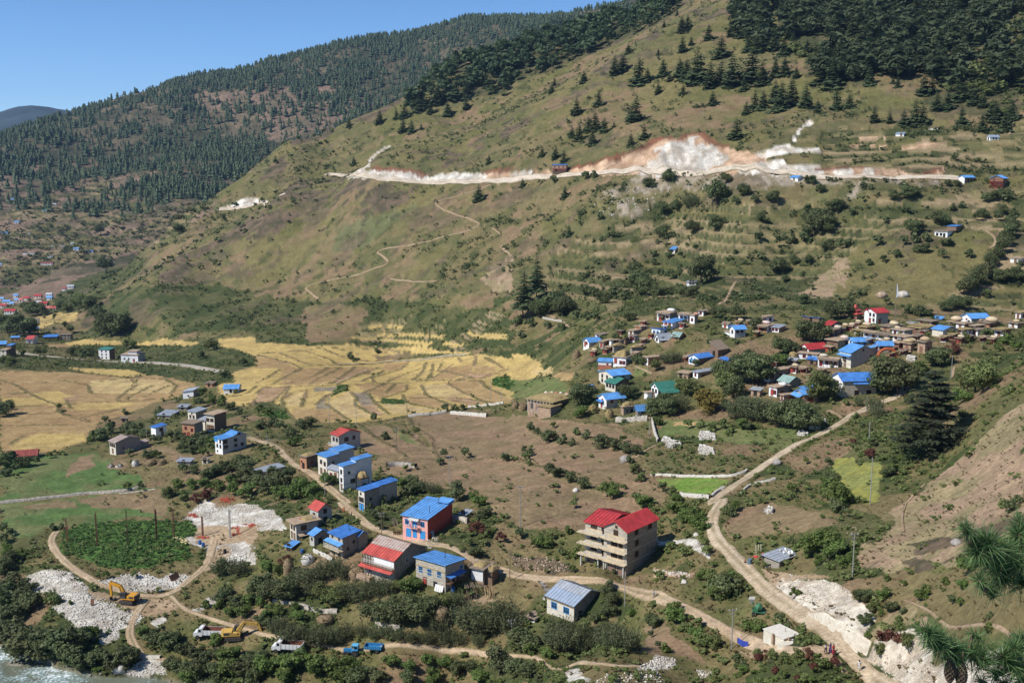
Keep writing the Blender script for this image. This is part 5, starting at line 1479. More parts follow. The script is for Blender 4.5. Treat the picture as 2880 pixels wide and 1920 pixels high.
def mass(name, P, sizes, protos, m, label=None):
	"""Many plants in one mesh."""
	V, T = [], []
	k = RNG.integers(0, len(protos), len(P))
	for q in range(len(protos)):
		s = k == q
		if not s.any():
			continue
		v, t = protos[q]
		a = RNG.random(s.sum()) * 6.283
		c, sn = np.cos(a), np.sin(a)
		sz = sizes[s]
		x = (v[None, :, 0] * c[:, None] - v[None, :, 1] * sn[:, None]) * sz[:, None, 0] + P[s][:, None, 0]
		y = (v[None, :, 0] * sn[:, None] + v[None, :, 1] * c[:, None]) * sz[:, None, 0] + P[s][:, None, 1]
		z = v[None, :, 2] * sz[:, None, 1] + P[s][:, None, 2]
		V.append(np.stack([x, y, z], -1).reshape(-1, 3))
		T.append(np.clip(t[None] * .6 + RNG.random(s.sum())[:, None] * .4, 0, 1).ravel())
	o = foliage_obj(name, np.concatenate(V), np.concatenate(T), m)
	return set_props(o, label, None, None, "stuff")
def sz(n, lo, hi, asp=1.0, p=1.5):
	h = lo + (hi - lo) * RNG.random(n) ** p
	return np.stack([h * asp * (.85 + .3 * RNG.random(n)), h], 1)
_pp = [conifer_crown(200 + s, 8, 6, .05, .21, 1) for s in range(4)] + [broad_crown(210 + s, 1, .5 + .06 * s, 8, 13, .17, .06) for s in range(4)]
_gully = area_mask('N1250,900 1430,740 1640,570 1800,470 2171,420 O0,330 300,215 600,205 900,150 1200,60 1500,0 1560,-20 1400,85 1250,200 870,365 330,600 80,650 0,700 N2100,800 1850,870 1700,850 1450,950 1270,950', 8, 30)
_upper = area_mask('Q60,-60 2300,-60 2300,1000 1900,1000 1550,830 1250,640 1100,690 900,640 700,700 420,700 350,560 330,480 100,430', 10, 40) | area_mask('O1950,-60 2171,-60 2171,480 2000,420 1900,300', 8, 30)
_band = smooth(.40, .52, fbm(GX, GY, 75, 66, 4, .6))
_P = scatter(_gully.astype(float), 850)
mass("pine_forest", _P, sz(len(_P), 12, 22, 1.35, 1), _pp, ML_PINE)
_P = scatter(_upper * (.06 + .94 * _band), 1150)
mass("pine_forest", _P, sz(len(_P), 9, 19, 1.4, 1), _pp, ML_PINE)
_P = scatter(_upper * (.3 + .7 * (1 - _band)), 260)
mass("woodland_scrub", _P, sz(len(_P), 3, 9, 1.2, 1), [broad_crown(300 + s, 1, 1, 5, 9, .22, .05) for s in range(3)], ML_BROAD)
# far forest
_fp = [cone_tree(230 + s) for s in range(5)]
_lowfar = area_mask('I0,560 300,330 700,130 1350,60 1300,140 800,260 850,330 500,400 550,500 1000,480 1500,340 1850,300 1780,440 1500,560 1300,700 850,840 600,850 100,1100 0,1100', 15, 60)
_clear = fbm(GX, GY, 240, 14, 5, .6)
_ff = (FAR > .5) * (GR > 1500) * (1 - .93 * _lowfar) * (.16 + .84 * smooth(.60, .50, _clear)) * (.25 + smooth(.38, .6, fbm(GX, GY, 60, 4, 3))) * (1 - .5 * area_mask('N850,700 1100,480 1500,350 2171,200 2171,420 1640,560 1400,640 1000,900 800,900', 20, 80))
_P = scatter(_ff * smooth(5, 60, GZ), 17000)
mass("far_forest", _P, sz(len(_P), 5, 21, 1.8, 1.5), _fp, ML_PINE)
_P = scatter(_lowfar * (.3 + _clear), 900)
mass("far_scrub", _P, sz(len(_P), 2.5, 8, 1.3, 1.6), [broad_crown(330 + s, 1, 1, 3, 7, .3, .02) for s in range(3)], ML_DARK)
_ridge = (FAR <= .5) * (GR > 930) * (GU < 950)
_P = scatter(_ridge * 1.0, 260)
mass("hillside_scrub", _P, sz(len(_P), 2, 7, 1.2, 1.6), [broad_crown(340 + s, 1, 1, 3, 7, .3, .02) for s in range(3)], ML_DARK)
# bushes by the density of the cover
_bb = [broad_crown(350 + s, 1, 1.4, 4, 7, .30, .02) for s in range(4)]
_dn = (~ROADM) * GV * (.25 + 1.1 * fbm(GX, GY, 18, 47, 3)) * (1 - .75 * (GK == 'rock'))
_P = scatter((_dn * (1 + (GR < 760)) * (.25 + 2 * smooth(.48, .64, fbm(GX, GY, 32, 49, 4))) + .02) * HILL * (FAR < .5), 15000)
mass("hillside_scrub", _P, sz(len(_P), .5, 2.8, 1.3, 2.6), _bb, ML_DARK)
_vz = (HILL < .5) * (GR > 120) * (~RIVM) * (~ROADM)
_P = scatter(_dn * _vz * (GR > 330), 4500)
mass("undergrowth", _P, sz(len(_P), .5, 2.2, 1.3, 2.0), _bb, ML_BROAD)
_b2 = [broad_crown(370 + s, 1, 1.4, 4, 9, .26, .02) for s in range(4)]
_P = scatter(_dn * _vz * (GR <= 330), 4600)
mass("undergrowth", _P, sz(len(_P), .35, 1.7, 1.4, 2.0), _b2, ML_BROAD)
_P = scatter(_dn * _vz * (GR <= 330), 2600)
mass("undergrowth", _P, sz(len(_P), .3, 1.2, 1.4, 1.8), _b2, ML_FRESH)
_P = scatter((GK == 'lush') * _vz, 1500)
mass("lush_weeds", _P, sz(len(_P), .4, .95, 1.7, 1.5), _b2, ML_LUSH)
_P = scatter(np.isin(GK, ['mauve', 'olive', 'weeds', 'dry']) * _vz * (GR <= 420) * (GR > 130), 8500)
mass("dry_grass", _P, sz(len(_P), .2, .6, 1.6, 1.6), [broad_crown(390 + s, 1, 1.3, 2, 7, .35, 0) for s in range(3)], ML_DRYG)
_P = scatter((VERGE & ~ROADM) * _vz * (GR < 420), 2200)
mass("dry_grass", _P, sz(len(_P), .2, .7, 1.5, 1.8), [broad_crown(395 + s, 1, 1.3, 2, 7, .35, 0) for s in range(3)], ML_DRYG)
_P = scatter((BANK > .5) * _vz * (1 - .8 * _golden), 800)
mass("bank_grass", _P, sz(len(_P), .2, .8, 1.4, 3.0), _bb, ML_BROAD)
for _k, _A in SMALL_SHRUBS.items():
	mass("low_bushes", _A[:, :3], np.stack([_A[:, 3], _A[:, 3]], 1), [broad_crown(410 + s, 1, 1.25, 8, 24, .18, .03) for s in range(3)], dict(S=ML_BROAD, F=ML_FRESH, D=ML_DARK, R=ML_RED)[_k])
# ------------------------------------------------------------------ buildings
WALLS = dict(
	stone=mat("coursed stone", (.46, .41, .33), .95, .3, 1.4, .06, stretch=(1, 1, 3.2)), darkstone=mat("dark stone", (.33, .29, .24), .95, .35, 1.4, .06, stretch=(1, 1, 3.2)),
	white=mat("white plaster", (.76, .74, .70), .85, .12, 1.2), cream=mat("cream plaster", (.66, .61, .50), .85, .15, 1.2), cement=mat("cement plaster", (.45, .43, .39), .9, .15, 1.2),
	pink=mat("pink paint", (.78, .40, .35), .8, .08, 1.0), brick=mat("red painted wall", (.46, .085, .055), .85, .12, 1.0), mud=mat("mud plaster", (.40, .28, .19), .95, .25, 1.2),
	wood=mat("weathered timber", (.23, .15, .10), .9, .35, 3, stretch=(6, 6, .8)), ochre=mat("ochre clay", (.47, .25, .14), .95, .25, 1.5), bright=mat("bright whitewash", (.82, .82, .81), .85, .08, 1.0),
	red=mat("red clay skirting", (.42, .16, .10), .9, .2, 1.5))
ROOFS = dict(
	blue=mat("blue painted sheet", (.125, .335, .68), .45, .22, .5, spec=.5), deep=mat("deep blue painted sheet", (.07, .22, .57), .45, .25, .5, spec=.5), red=mat("red painted sheet", (.44, .045, .045), .45, .22, .5, spec=.5),
	salmon=mat("faded red sheet", (.52, .095, .075), .5, .25, .5), zinc=mat("galvanised sheet", (.50, .53, .56), .4, .18, .7, metal=.35), greyblue=mat("grey blue sheet", (.36, .43, .53), .42, .12, .7, metal=.2),
	rusty=mat("rust streaked sheet", (.50, .44, .40), .7, .5, .9, col2=(.30, .17, .12), stretch=(.4, 3, 1)), green=mat("green painted sheet", (.055, .21, .16), .45, .15, .6), pale=mat("weathered green sheet", (.28, .40, .36), .5, .2, .6),
	redrust=mat("rusty red sheet", (.30, .075, .06), .7, .35, .8), mud=mat("packed mud roof", (.42, .31, .21), .95, .25, 1.0, .1), plank=mat("old roof boards", (.27, .21, .155), .9, .35, 2.5, stretch=(.7, 5, 1)), hay=mat("straw", (.36, .27, .125), .95, .4, 3, .15))
TRIM = dict(blue=mat("blue window paint", (.05, .30, .66), .5, .1), red=mat("red window paint", (.36, .06, .04), .6, .1), brown=mat("brown window wood", (.17, .095, .055), .7, .2), white=WALLS['white'], dark=mat("dark wood", (.06, .045, .035), .8, .2))
M_GLASS = mat("dark window glass", (.025, .028, .032), .15, .2, spec=.5)
M_VOID = mat("unglazed dark room", (.018, .016, .015), .9, .1)
M_SLAB = mat("bare concrete slab", (.56, .46, .31), .9, .2, 1.0)
M_DOOR = mat("plank door", (.21, .13, .085), .8, .3, 3, stretch=(5, 5, .6))
M_SHUTTER = mat("rolling shutter", (.26, .16, .12), .6, .25, 2, stretch=(.5, .5, 9))
def lift_fn(kind, w, l, rise):
	"""Extra height of the roof plane at local (x, y)."""
	return dict(flat=lambda x, y: 0, back=lambda x, y: rise * (y + l / 2) / l, fall=lambda x, y: rise * (l / 2 - y) / l, left=lambda x, y: rise * (w / 2 - x) / w, right=lambda x, y: rise * (x + w / 2) / w,
				gx=lambda x, y: rise * (1 - abs(y) / (l / 2)), gy=lambda x, y: rise * (1 - abs(x) / (w / 2)))[kind]
def block(root, w, l, h, cx=0, cy=0, z0=0, roof='back', rise=.8, wall='stone', side=None, rc='blue', over=.45, ribs=True, drop=1.2, gable=None, rc2=None, split=.5, name="wall"):
	"""One walled body with its roof, in the house's own frame (front looks along -y)."""
	f = lift_fn(roof, w, l, rise)
	mb = MB()
	ms = [WALLS[wall], WALLS[side or wall], WALLS[gable or side or wall]]
	cs = [(-w / 2, -l / 2), (w / 2, -l / 2), (w / 2, l / 2), (-w / 2, l / 2)]
	P = [Vector((cx + x, cy + y, z0 - drop)) for x, y in cs]
	Tp = [Vector((cx + x, cy + y, z0 + h + f(x, y))) for x, y in cs]
	R = {}
	if roof == 'gx':
		R = {1: Vector((cx + w / 2, cy, z0 + h + rise)), 3: Vector((cx - w / 2, cy, z0 + h + rise))}
	if roof == 'gy':
		R = {0: Vector((cx, cy - l / 2, z0 + h + rise)), 2: Vector((cx, cy + l / 2, z0 + h + rise))}
	for i in range(4):
		j = (i + 1) % 4
		mi = 0 if i == 0 else 1
		mb.poly([P[i], P[j], Tp[j], Tp[i]], mi)
		if i in R:
			mb.poly([Tp[i], Tp[j], R[i]], 2 if gable else mi)
	if roof == 'flat':
		mb.poly(Tp, 1)
	mb.build(name, ms, root)
	W2, L2, o, th = w / 2 + over, l / 2 + over, over, .09
	def plane(q, m, nm="roof"):
		rb = MB()
		q = [Vector(p) + Vector((cx, cy, z0 + h + .06)) for p in q]
		rb.slab(*q, th=th)
		if ribs:
			a, b, c, d = q
			n = max(2, int((b - a).length / .85))
			nn = (b - a).cross(d - a).normalized()
			nn = nn if nn.z > 0 else -nn
			u = (b - a).normalized() * .05
			for k in range(n + 1):
				t = .01 + .98 * k / n
				p, r = a + (b - a) * t, d + (c - d) * t
				e = (r - p) * .01
				rb.hull([p + e - u, p + e + u, r - e + u, r - e - u], [p + e - u + nn * .085, p + e + u + nn * .085, r - e + u + nn * .085, r - e - u + nn * .085])
		return rb.build(nm, m, root)
	m = ROOFS[rc]
	k = rise / l if roof in ('back', 'fall') else 0
	if roof == 'back':
		plane([(-W2, -L2, -k * o), (W2, -L2, -k * o), (W2, L2, rise + k * o), (-W2, L2, rise + k * o)], m)
	elif roof == 'fall':
		plane([(-W2, -L2, rise + k * o), (W2, -L2, rise + k * o), (W2, L2, -k * o), (-W2, L2, -k * o)], m)
	elif roof in ('left', 'right'):
		k = rise / w
		a, b = (rise + k * o, -k * o) if roof == 'left' else (-k * o, rise + k * o)
		plane([(-W2, L2, a), (-W2, -L2, a), (W2, -L2, b), (W2, L2, b)], m)
	elif roof == 'gx':
		k = rise / (l / 2)
		if rc2:
			yb = -L2 + (L2) * split
			zb = -k * o + (rise + k * o) * split
			plane([(-W2, -L2, -k * o), (W2, -L2, -k * o), (W2, yb, zb), (-W2, yb, zb)], m)
			plane([(-W2, yb + .02, zb + .05), (W2, yb + .02, zb + .05), (W2, 0, rise), (-W2, 0, rise)], ROOFS[rc2])
			plane([(W2, L2, -k * o), (-W2, L2, -k * o), (-W2, .02, rise), (W2, .02, rise)], ROOFS[rc2])
		else:
			plane([(-W2, -L2, -k * o), (W2, -L2, -k * o), (W2, 0, rise), (-W2, 0, rise)], m)
			plane([(W2, L2, -k * o), (-W2, L2, -k * o), (-W2, .01, rise), (W2, .01, rise)], m)
	elif roof == 'gy':
		k = rise / (w / 2)
		plane([(-W2, L2, -k * o), (-W2, -L2, -k * o), (0, -L2, rise), (0, L2, rise)], m)
		plane([(W2, -L2, -k * o), (W2, L2, -k * o), (.01, L2, rise), (.01, -L2, rise)], m)
	else:
		rb = MB()
		n = 7
		o2 = over * .9
		for i in range(n):                                   # slab edge of uneven boards and beam ends
			x0 = -w / 2 - o2 + (w + 2 * o2) * i / n
			rb.box(cx + x0, cx + x0 + (w + 2 * o2) / n * .985, cy - l / 2 - o2 - random.uniform(0, .12), cy + l / 2 + o2 + random.uniform(0, .12), z0 + h + .03, z0 + h + .30 + random.uniform(-.03, .03))
		rb.build("roof", m, root)
	return dict(w=w, l=l, h=h, cx=cx, cy=cy, z0=z0)
def _face(b, face):
	"""Origin, along, outward of a wall face of a block."""
	if face == 'F':
		return Vector((b['cx'] - b['w'] / 2, b['cy'] - b['l'] / 2, b['z0'])), Vector((1, 0, 0)), Vector((0, -1, 0)), b['w']
	return Vector((b['cx'] + b['w'] / 2, b['cy'] - b['l'] / 2, b['z0'])), Vector((0, 1, 0)), Vector((1, 0, 0)), b['l']
def window(root, b, face, t, z, ww=.95, hh=1.15, trim='brown', fine=True, void=False, name="window", bars=1):
	"""A window: a dark pane set in a frame that stands proud of the wall, with bars and a sill."""
	o, u, n, L = _face(b, face)
	c = o + u * (t * L) + Vector((0, 0, z))
	M = Matrix((u, n, Vector((0, 0, 1)))).transposed()
	def bx(mb, x0, x1, y0, y1, z0, z1):
		ps = [c + M @ Vector(p) for p in ((x0, y0, z0), (x1, y0, z0), (x1, y1, z0), (x0, y1, z0), (x0, y0, z1), (x1, y0, z1), (x1, y1, z1), (x0, y1, z1))]
		mb.hull(ps[:4], ps[4:])
	p = MB()
	bx(p, -ww / 2, ww / 2, -.05, .02, 0, hh)
	pane = p.build(name, M_VOID if void else M_GLASS, root)
	if fine:
		f = MB()
		e = .09
		bx(f, -ww / 2 - e, -ww / 2, -.05, .06, -e, hh + e)
		bx(f, ww / 2, ww / 2 + e, -.05, .06, -e, hh + e)
		bx(f, -ww / 2, ww / 2, -.05, .06, hh, hh + e)
		bx(f, -ww / 2, ww / 2, -.05, .10, -e, 0)
		for k in range(bars):
			x = -ww / 2 + ww * (k + 1) / (bars + 1)
			bx(f, x - .035, x + .035, -.04, .05, 0, hh)
		if not void:
			bx(f, -ww / 2, ww / 2, -.04, .045, hh * .62, hh * .62 + .06)
		f.build("frame", TRIM[trim], pane)
	return pane
def door(root, b, face, t, ww=.95, hh=1.95, trim='brown', m=None, z=0.0):
	o, u, n, L = _face(b, face)
	c = o + u * (t * L) + Vector((0, 0, z))
	M = Matrix((u, n, Vector((0, 0, 1)))).transposed()
	def bx(mb, x0, x1, y0, y1, z0, z1):
		ps = [c + M @ Vector(p) for p in ((x0, y0, z0), (x1, y0, z0), (x1, y1, z0), (x0, y1, z0), (x0, y0, z1), (x1, y0, z1), (x1, y1, z1), (x0, y1, z1))]
		mb.hull(ps[:4], ps[4:])
	p = MB()
	bx(p, -ww / 2, -.01, -.05, .03, 0, hh)
	bx(p, .01, ww / 2, -.05, .03, 0, hh)
	d = p.build("door", m or M_DOOR, root)
	f = MB()
	bx(f, -ww / 2 - .1, -ww / 2, -.05, .07, 0, hh + .1)
	bx(f, ww / 2, ww / 2 + .1, -.05, .07, 0, hh + .1)
	bx(f, -ww / 2, ww / 2, -.05, .07, hh, hh + .1)
	f.build("frame", TRIM[trim], d)
	return d
def canopy(root, b, face, t0, t1, z, depth, rc, name="canopy", drop=.5, posts=False):
	o, u, n, L = _face(b, face)
	a, c = o + u * (t0 * L) + Vector((0, 0, z)), o + u * (t1 * L) + Vector((0, 0, z))
	mb = MB()
	d = n * depth - Vector((0, 0, drop))
	mb.slab(a + d, c + d, c + n * .02, a + n * .02, .07)
	cano = mb.build(name, ROOFS[rc], root)
	if posts:
		for k in range(int((c - a).length / 2.2) + 1):
			q = a + d * .92 + (c - a) * (.02 + .96 * k / max(1, int((c - a).length / 2.2)))
			p = MB()
			p.tube(q, (q.x, q.y, b['z0'] - .4), .07, .07, 5)
			p.build("post", TRIM['brown'], cano)
	return cano
def balcony(root, b, face, t0, t1, z, depth, m=None, rail=None, th=.16):
	o, u, n, L = _face(b, face)
	a, c = o + u * (t0 * L) + Vector((0, 0, z)), o + u * (t1 * L) + Vector((0, 0, z))
	mb = MB()
	mb.slab(a + n * depth, c + n * depth, c, a, th)
	bal = mb.build("balcony", m or M_SLAB, root)
	if rail:
		r = MB()
		e = n * (depth - .06)
		for k in range(int((c - a).length / .45) + 1):
			q = a + e + (c - a) * min(1, k * .45 / (c - a).length)
			r.tube(q, q + Vector((0, 0, .95)), .03, .03, 4)
		r.tube(a + e + Vector((0, 0, .95)), c + e + Vector((0, 0, .95)), .04, .04, 4)
		r.tube(a + e + Vector((0, 0, .5)), c + e + Vector((0, 0, .5)), .03, .03, 4)
		r.build("railing", rail, bal)
	return bal
def hay(root, x0, x1, y0, y1, z, hh, name="hay", m=None, seed=0):
	"""A rounded uneven layer of straw on a roof."""
	r = np.random.default_rng(seed + int(abs(x0 * 100)))
	n = 9
	X, Y = np.meshgrid(np.linspace(0, 1, n), np.linspace(0, 1, n))
	edge = np.minimum(np.minimum(X, 1 - X), np.minimum(Y, 1 - Y))
	Z = z + hh * np.clip(edge * 5, 0, 1) ** .6 * (.65 + .6 * r.random((n, n)))
	Z[edge == 0] = z + .02
	px = x0 + (x1 - x0) * X + (r.random((n, n)) - .5) * .12 * (x1 - x0)
	py = y0 + (y1 - y0) * Y + (r.random((n, n)) - .5) * .12 * (y1 - y0)
	i = np.arange(n * n).reshape(n, n)
	f = np.stack([i[:-1, :-1], i[:-1, 1:], i[1:, 1:], i[1:, :-1]], -1).reshape(-1, 4)
	return mesh_np(name, np.stack([px, py, Z], -1).reshape(-1, 3), f, [m or ROOFS['hay']], parent=root)
HOUSES = {}
def frame_of(at, ey, xl, xr, psi):
	"""Place, size and heading of a building from its sighted near corner, eave, left and right ends."""
	t = at[0]
	k = TSCALE.get(t, 2171 / 720)
	u, v = pts(at)[0]
	p = ground(u, v)
	s = ppm(p)
	by, bx = float(at[1:].split(',')[1]), float(at[1:].split(',')[0])
	h = (by - ey) / k / s / .96
	ps = math.radians(psi)
	w = min(max((bx - xl) / k / s / math.cos(ps), 1.6), 17)
	l = min(max((xr - bx) / k / s / math.sin(ps), 1.6), 17)
	az = math.atan2(p.x, p.y)
	rz = -ps - az
	X, Y = Vector((math.cos(rz), math.sin(rz), 0)), Vector((-math.sin(rz), math.cos(rz), 0))
	return p, p - X * w / 2 + Y * l / 2, w, l, h, rz, s
def H(label, at, ey, xl, xr, psi, roof='back', rc='blue', wall='stone', rise=.8, side=None, win=None, trim='brown', name="house", cat="house", group=None, gable=None, over=.45, rc2=None, split=.5, hayroof=0, auto=True, extra=None, h=None, voids=False):
	p, c, w, l, hh, rz, s = frame_of(at, ey, xl, xr, psi)
	h = h or (hh * 1.2 if roof == 'flat' and 4 < s < 10 else hh)
	root = thing(name, label, cat, (c.x, c.y, p.z), rz, group)
	b = block(root, w, l, h, 0, 0, 0, roof, rise, wall, side, rc, over * (1 if s > 5 else .8), s > 5, 1.5 + .12 * max(w, l), gable, rc2, split)
	fine = s > 5.5
	st = max(1, int(round(h / 2.6)))
	if win is not None:
		for e in win.split():
			f, t, z, k = e[0], *e[1:].split(',')
			t, z = float(t), float(z) * h
			if k[0] == 'd':
				door(root, b, f, t, z=z, trim=trim if k == 'd' else 'dark', m=TRIM['blue'] if k == 'db' else TRIM['red'] if k == 'dr' else M_VOID if k == 'dv' else None)
			else:
				window(root, b, f, t, z, *((1.5, 1.25) if k == 'W' else (.6, .6) if k == 's' else (1.0, 1.2)), trim=trim, fine=fine, void=voids, bars=2 if k == 'W' else 1)
	elif auto:
		for f, L in (('F', w), ('R', l)):
			n = max(1, min(5, int(L / 2.5)))
			for fl in range(st):
				z = h * fl / st + .8
				if z + 1.0 > h:
					z = max(.3, h - 1.25)
				for k in range(n):
					t = (k + .5) / n
					if fl == 0 and k == n // 2 and f == 'F':
						door(root, b, f, t, trim=trim, hh=min(1.9, h - .2))
					elif random.random() < (.85 if f == 'F' else .6):
						window(root, b, f, t, z, trim=trim, fine=fine, hh=min(1.1, h * .45))
	if hayroof:
		hay(root, -w / 2 * .9, w / 2 * .9, -l / 2 * .9, l / 2 * .9, h + .28, hayroof, seed=int(at[1:].split(',')[0].split('.')[0]))
	if extra:
		extra(root, b, s)
	HOUSES[label] = (root, b)
	return root, b
def bands(*zs):
	def f(root, b, s):
		for z in zs:
			mb = MB()
			w, l = b['w'] / 2 + .05, b['l'] / 2 + .05
			mb.box(-w, w, -l, l, b['h'] * z, b['h'] * z + .16)
			mb.build("tie_band", WALLS['cement'], root)
	return f
def _skirt(root, b):
	mb = MB()
	mb.box(-b['w'] / 2 - .06, b['w'] / 2 + .06, -b['l'] / 2 - .06, b['l'] / 2 + .06, -1.0, b['h'] * .38)
	return mb.build("footing", WALLS['red'], root)
# ---- the near cluster
def _pink(root, b, s):
	w, l, h = b['w'], b['l'], b['h']
	bal = balcony(root, b, 'F', .30, .68, h * .52, .95, WALLS['pink'], TRIM['blue'])
	door(root, b, 'F', .49, .9, 1.9, 'blue', TRIM['blue'], h * .52)
	mb = MB()
	mb.slab((-.21 * w, -l / 2 - 1.0, h * .86), (.19 * w, -l / 2 - 1.0, h * .86), (.19 * w, -l / 2, h * .97), (-.21 * w, -l / 2, h * .97), .05)
	mb.build("awning", mat("grey cloth", (.5, .49, .45), .9, .15), root)
	for k, c in enumerate(((.5, .5, .52), (.45, .12, .16), (.12, .16, .3), (.6, .55, .45), (.3, .3, .34))):
		q = MB()
		x = (-.16 + .075 * k) * w
		q.box(x - .14, x + .14, -l / 2 - .99, -l / 2 - .95, h * .52 + .15, h * .52 + .9)
		q.build("hung_cloth", mat("cloth %d" % k, c, .9, .2), bal)
	for t in (.24, .49, .80):
		door(root, b, 'F', t, 1.25 if t != .49 else .9, 2.05, 'blue', TRIM['blue'])
	for x, y in ((.2, .75), (.38, .2)):
		c = MB()
		c.tube((x * w, (y - .5) * l, h + .8), (x * w, (y - .5) * l, h + 2.6), .07, .07, 6)
		c.build("stove_pipe", TRIM['dark'], root)
	up = MB()
	up.slab((.02 * w, .28 * l, h + 1.45), (.54 * w, .28 * l, h + 1.45), (.54 * w, .56 * l, h + 1.85), (.02 * w, .56 * l, h + 1.85), .08)
	up.build("upper_roof", ROOFS['blue'], root)
H("pink house with blue roof, blue doors and dark red side walls", "X1605,525", 300, 1337, 1880, 33, 'back', 'blue', 'pink', 1.3, 'brick', "F.18,.60,w F.80,.60,w", 'blue', extra=_pink)
def _pipe(root, b, s, x=.1, y=.1):
	c = MB()
	c.tube((x * b['w'], y * b['l'], b['h'] + .2), (x * b['w'], y * b['l'], b['h'] + 2.3), .07, .07, 6)
	c.build("stove_pipe", TRIM['dark'], root)
def _bluewin(root, b, s):
	bands(.32, .60)(root, b, s)
	canopy(root, b, 'R', .02, .85, b['h'] * .66, 1.5, 'deep', "side_canopy", .35, True)
	balcony(root, b, 'R', .0, .8, b['h'] * .38, 1.2, TRIM['brown'], TRIM['dark'])
	for k in range(3):
		q = MB()
		q.box(b['w'] / 2 + 1.1, b['w'] / 2 + 1.14, b['l'] * (-.42 + .22 * k), b['l'] * (-.42 + .22 * k) + .5, b['h'] * .42, b['h'] * .42 + .7)
		q.build("hung_cloth", mat("washing %d" % k, ((.55, .5, .48), (.5, .35, .4), (.2, .2, .3))[k], .9, .2), root)
	m = MB()
	r = random.Random(3)
	for k in range(46):
		x = (-.5 + k / 46) * b['w']
		m.box(x, x + .16, -b['l'] / 2 - .12, -b['l'] / 2 - .02, b['h'] * .78 + r.uniform(-.05, .05), b['h'] * .78 + .22 + r.uniform(0, .1))
	m.build("drying_corn", mat("drying maize", (.50, .38, .22), .9, .3, 5), root)
	_pipe(root, b, s, .1, .12)
	for k in range(4):
		q = MB()
		q.slab((b['w'] * (.18 + .07 * k), -b['l'] / 2 - .7, .05), (b['w'] * (.24 + .07 * k), -b['l'] / 2 - .7, .05), (b['w'] * (.24 + .07 * k), -b['l'] / 2 - .15, 1.5), (b['w'] * (.18 + .07 * k), -b['l'] / 2 - .15, 1.5), .04)
		q.build("leaning_sheet", WALLS['white'], root)
H("stone house with blue shed roof and three blue windows, by the hay barn", "X1795,1085", 815, 1477, 2000, 40, 'fall', 'blue', 'stone', .55, None, "F.16,.56,w F.46,.54,w F.79,.56,w F.30,.05,dr F.66,.0,dv R.85,.7,s", 'blue', extra=_bluewin)
def _redcan(root, b, s):
	w, l, h = b['w'], b['l'], b['h']
	canopy(root, b, 'F', -.06, 1.02, h * .56, 1.7, 'salmon', "lower_canopy", .55)
	balcony(root, b, 'F', .0, 1.0, h * .58, .8, TRIM['brown'], TRIM['white'])
	mb = MB()
	mb.box(w * -.18, w / 2 - .05, -l / 2 - .06, -l / 2 - .01, h * .66, h * .98)
	mb.build("upper_wall_panel", WALLS['bright'], root)
	mb = MB()
	for k in range(4):
		x = -w / 2 + w * .09 * k + .1
		mb.tube((x, -l / 2 - .7, -.6), (x, -l / 2 - .7, h * .96), .08, .08, 5)
	for k in range(3):
		x = -w / 2 + w * .09 * k + .1
		mb.tube((x, -l / 2 - .7, h * .62), (x + w * .09, -l / 2 - .7, h * .95), .05, .05, 4)
	mb.build("veranda_posts", TRIM['dark'], root)
	mb = MB()
	mb.box(-w / 2 - 1.2, -w * .18, -l / 2 - 1.6, -l / 2 - .02, -.8, .25)
	mb.build("veranda_floor", WALLS['mud'], root)
H("stone house with red front roof and canopy below a grey zinc ridge", "X1250,985", 738, 930, 1600, 43, 'gx', 'salmon', 'stone', 2.5, 'darkstone', "F.2,.16,w F.42,.28,W F.72,.28,W F.62,.72,W F.85,.72,w R.4,.68,w R.6,.2,w", 'white', rc2='rusty', split=.52, extra=_redcan)
def _bluever(root, b, s):
	w, l, h = b['w'], b['l'], b['h']
	canopy(root, b, 'F', -.1, 1.08, h * .74, 1.5, 'blue', "veranda_canopy", .45, True)
	balcony(root, b, 'F', -.1, 1.08, h * .38, 1.5, M_SLAB, TRIM['white'])
	block(root, w * 1.08, l * .52, h * .92, w * .06, l * .62, 0, 'gx', .9, 'darkstone', None, 'blue', .35, True, 2.0)
	_pipe(root, b, s, .1, .2)
H("dark stone house with stepped blue roofs and a rail fenced veranda", "X700,720", 498, 560, 885, 55, 'back', 'deep', 'stone', .6, 'darkstone', "F.25,.82,s F.75,.82,s F.3,.02,dv F.72,.02,dv R.3,.35,s R.65,.6,s", 'dark', extra=_bluever)
H("small shed with a blue gabled roof between the flat roofed house and the veranda house", "X395,595", 472, 348, 552, 58, 'gx', 'blue', 'cement', 1.0, 'darkstone', "R.4,.0,dv F.5,.5,s", 'dark', name="shed", cat="shed")
def _flathouse(root, b, s):
	w, l, h = b['w'], b['l'], b['h']
	hay(root, -w * .3, w * .48, -l * .1, l * .5, h + .3, .5)
	canopy(root, b, 'R', .05, .8, h * .42, 1.6, 'mud', "side_canopy", .3, True)
	q = MB()
	q.box(w * .1, w * .35, l * .25, l * .42, h + .5, h + .7)
	q.build("blue_tarpaulin", ROOFS['blue'], root)
	q = MB()
	q.box(-w * .3, -w * .1, -l * .15, l * .1, h + .32, h + .45)
	q.build("drying_mat", mat("red mat", (.45, .16, .12), .9, .2), root)
H("beige flat roofed house with hay drying on its roof, lower left of the pink house", "X205,535", 357, 140, 432, 66, 'flat', 'mud', 'cream', 0, 'cement', "F.3,.0,d F.72,.0,d F.3,.58,w F.7,.58,w R.35,.58,W R.7,.1,d", 'brown', over=.9, extra=_flathouse)
H("narrow grey tower house with a small red gabled roof", "X440,372", 207, 352, 585, 58, 'gx', 'salmon', 'cement', 1.5, 'cement', "F.5,.45,w R.5,.72,w R.5,.2,w", 'dark')
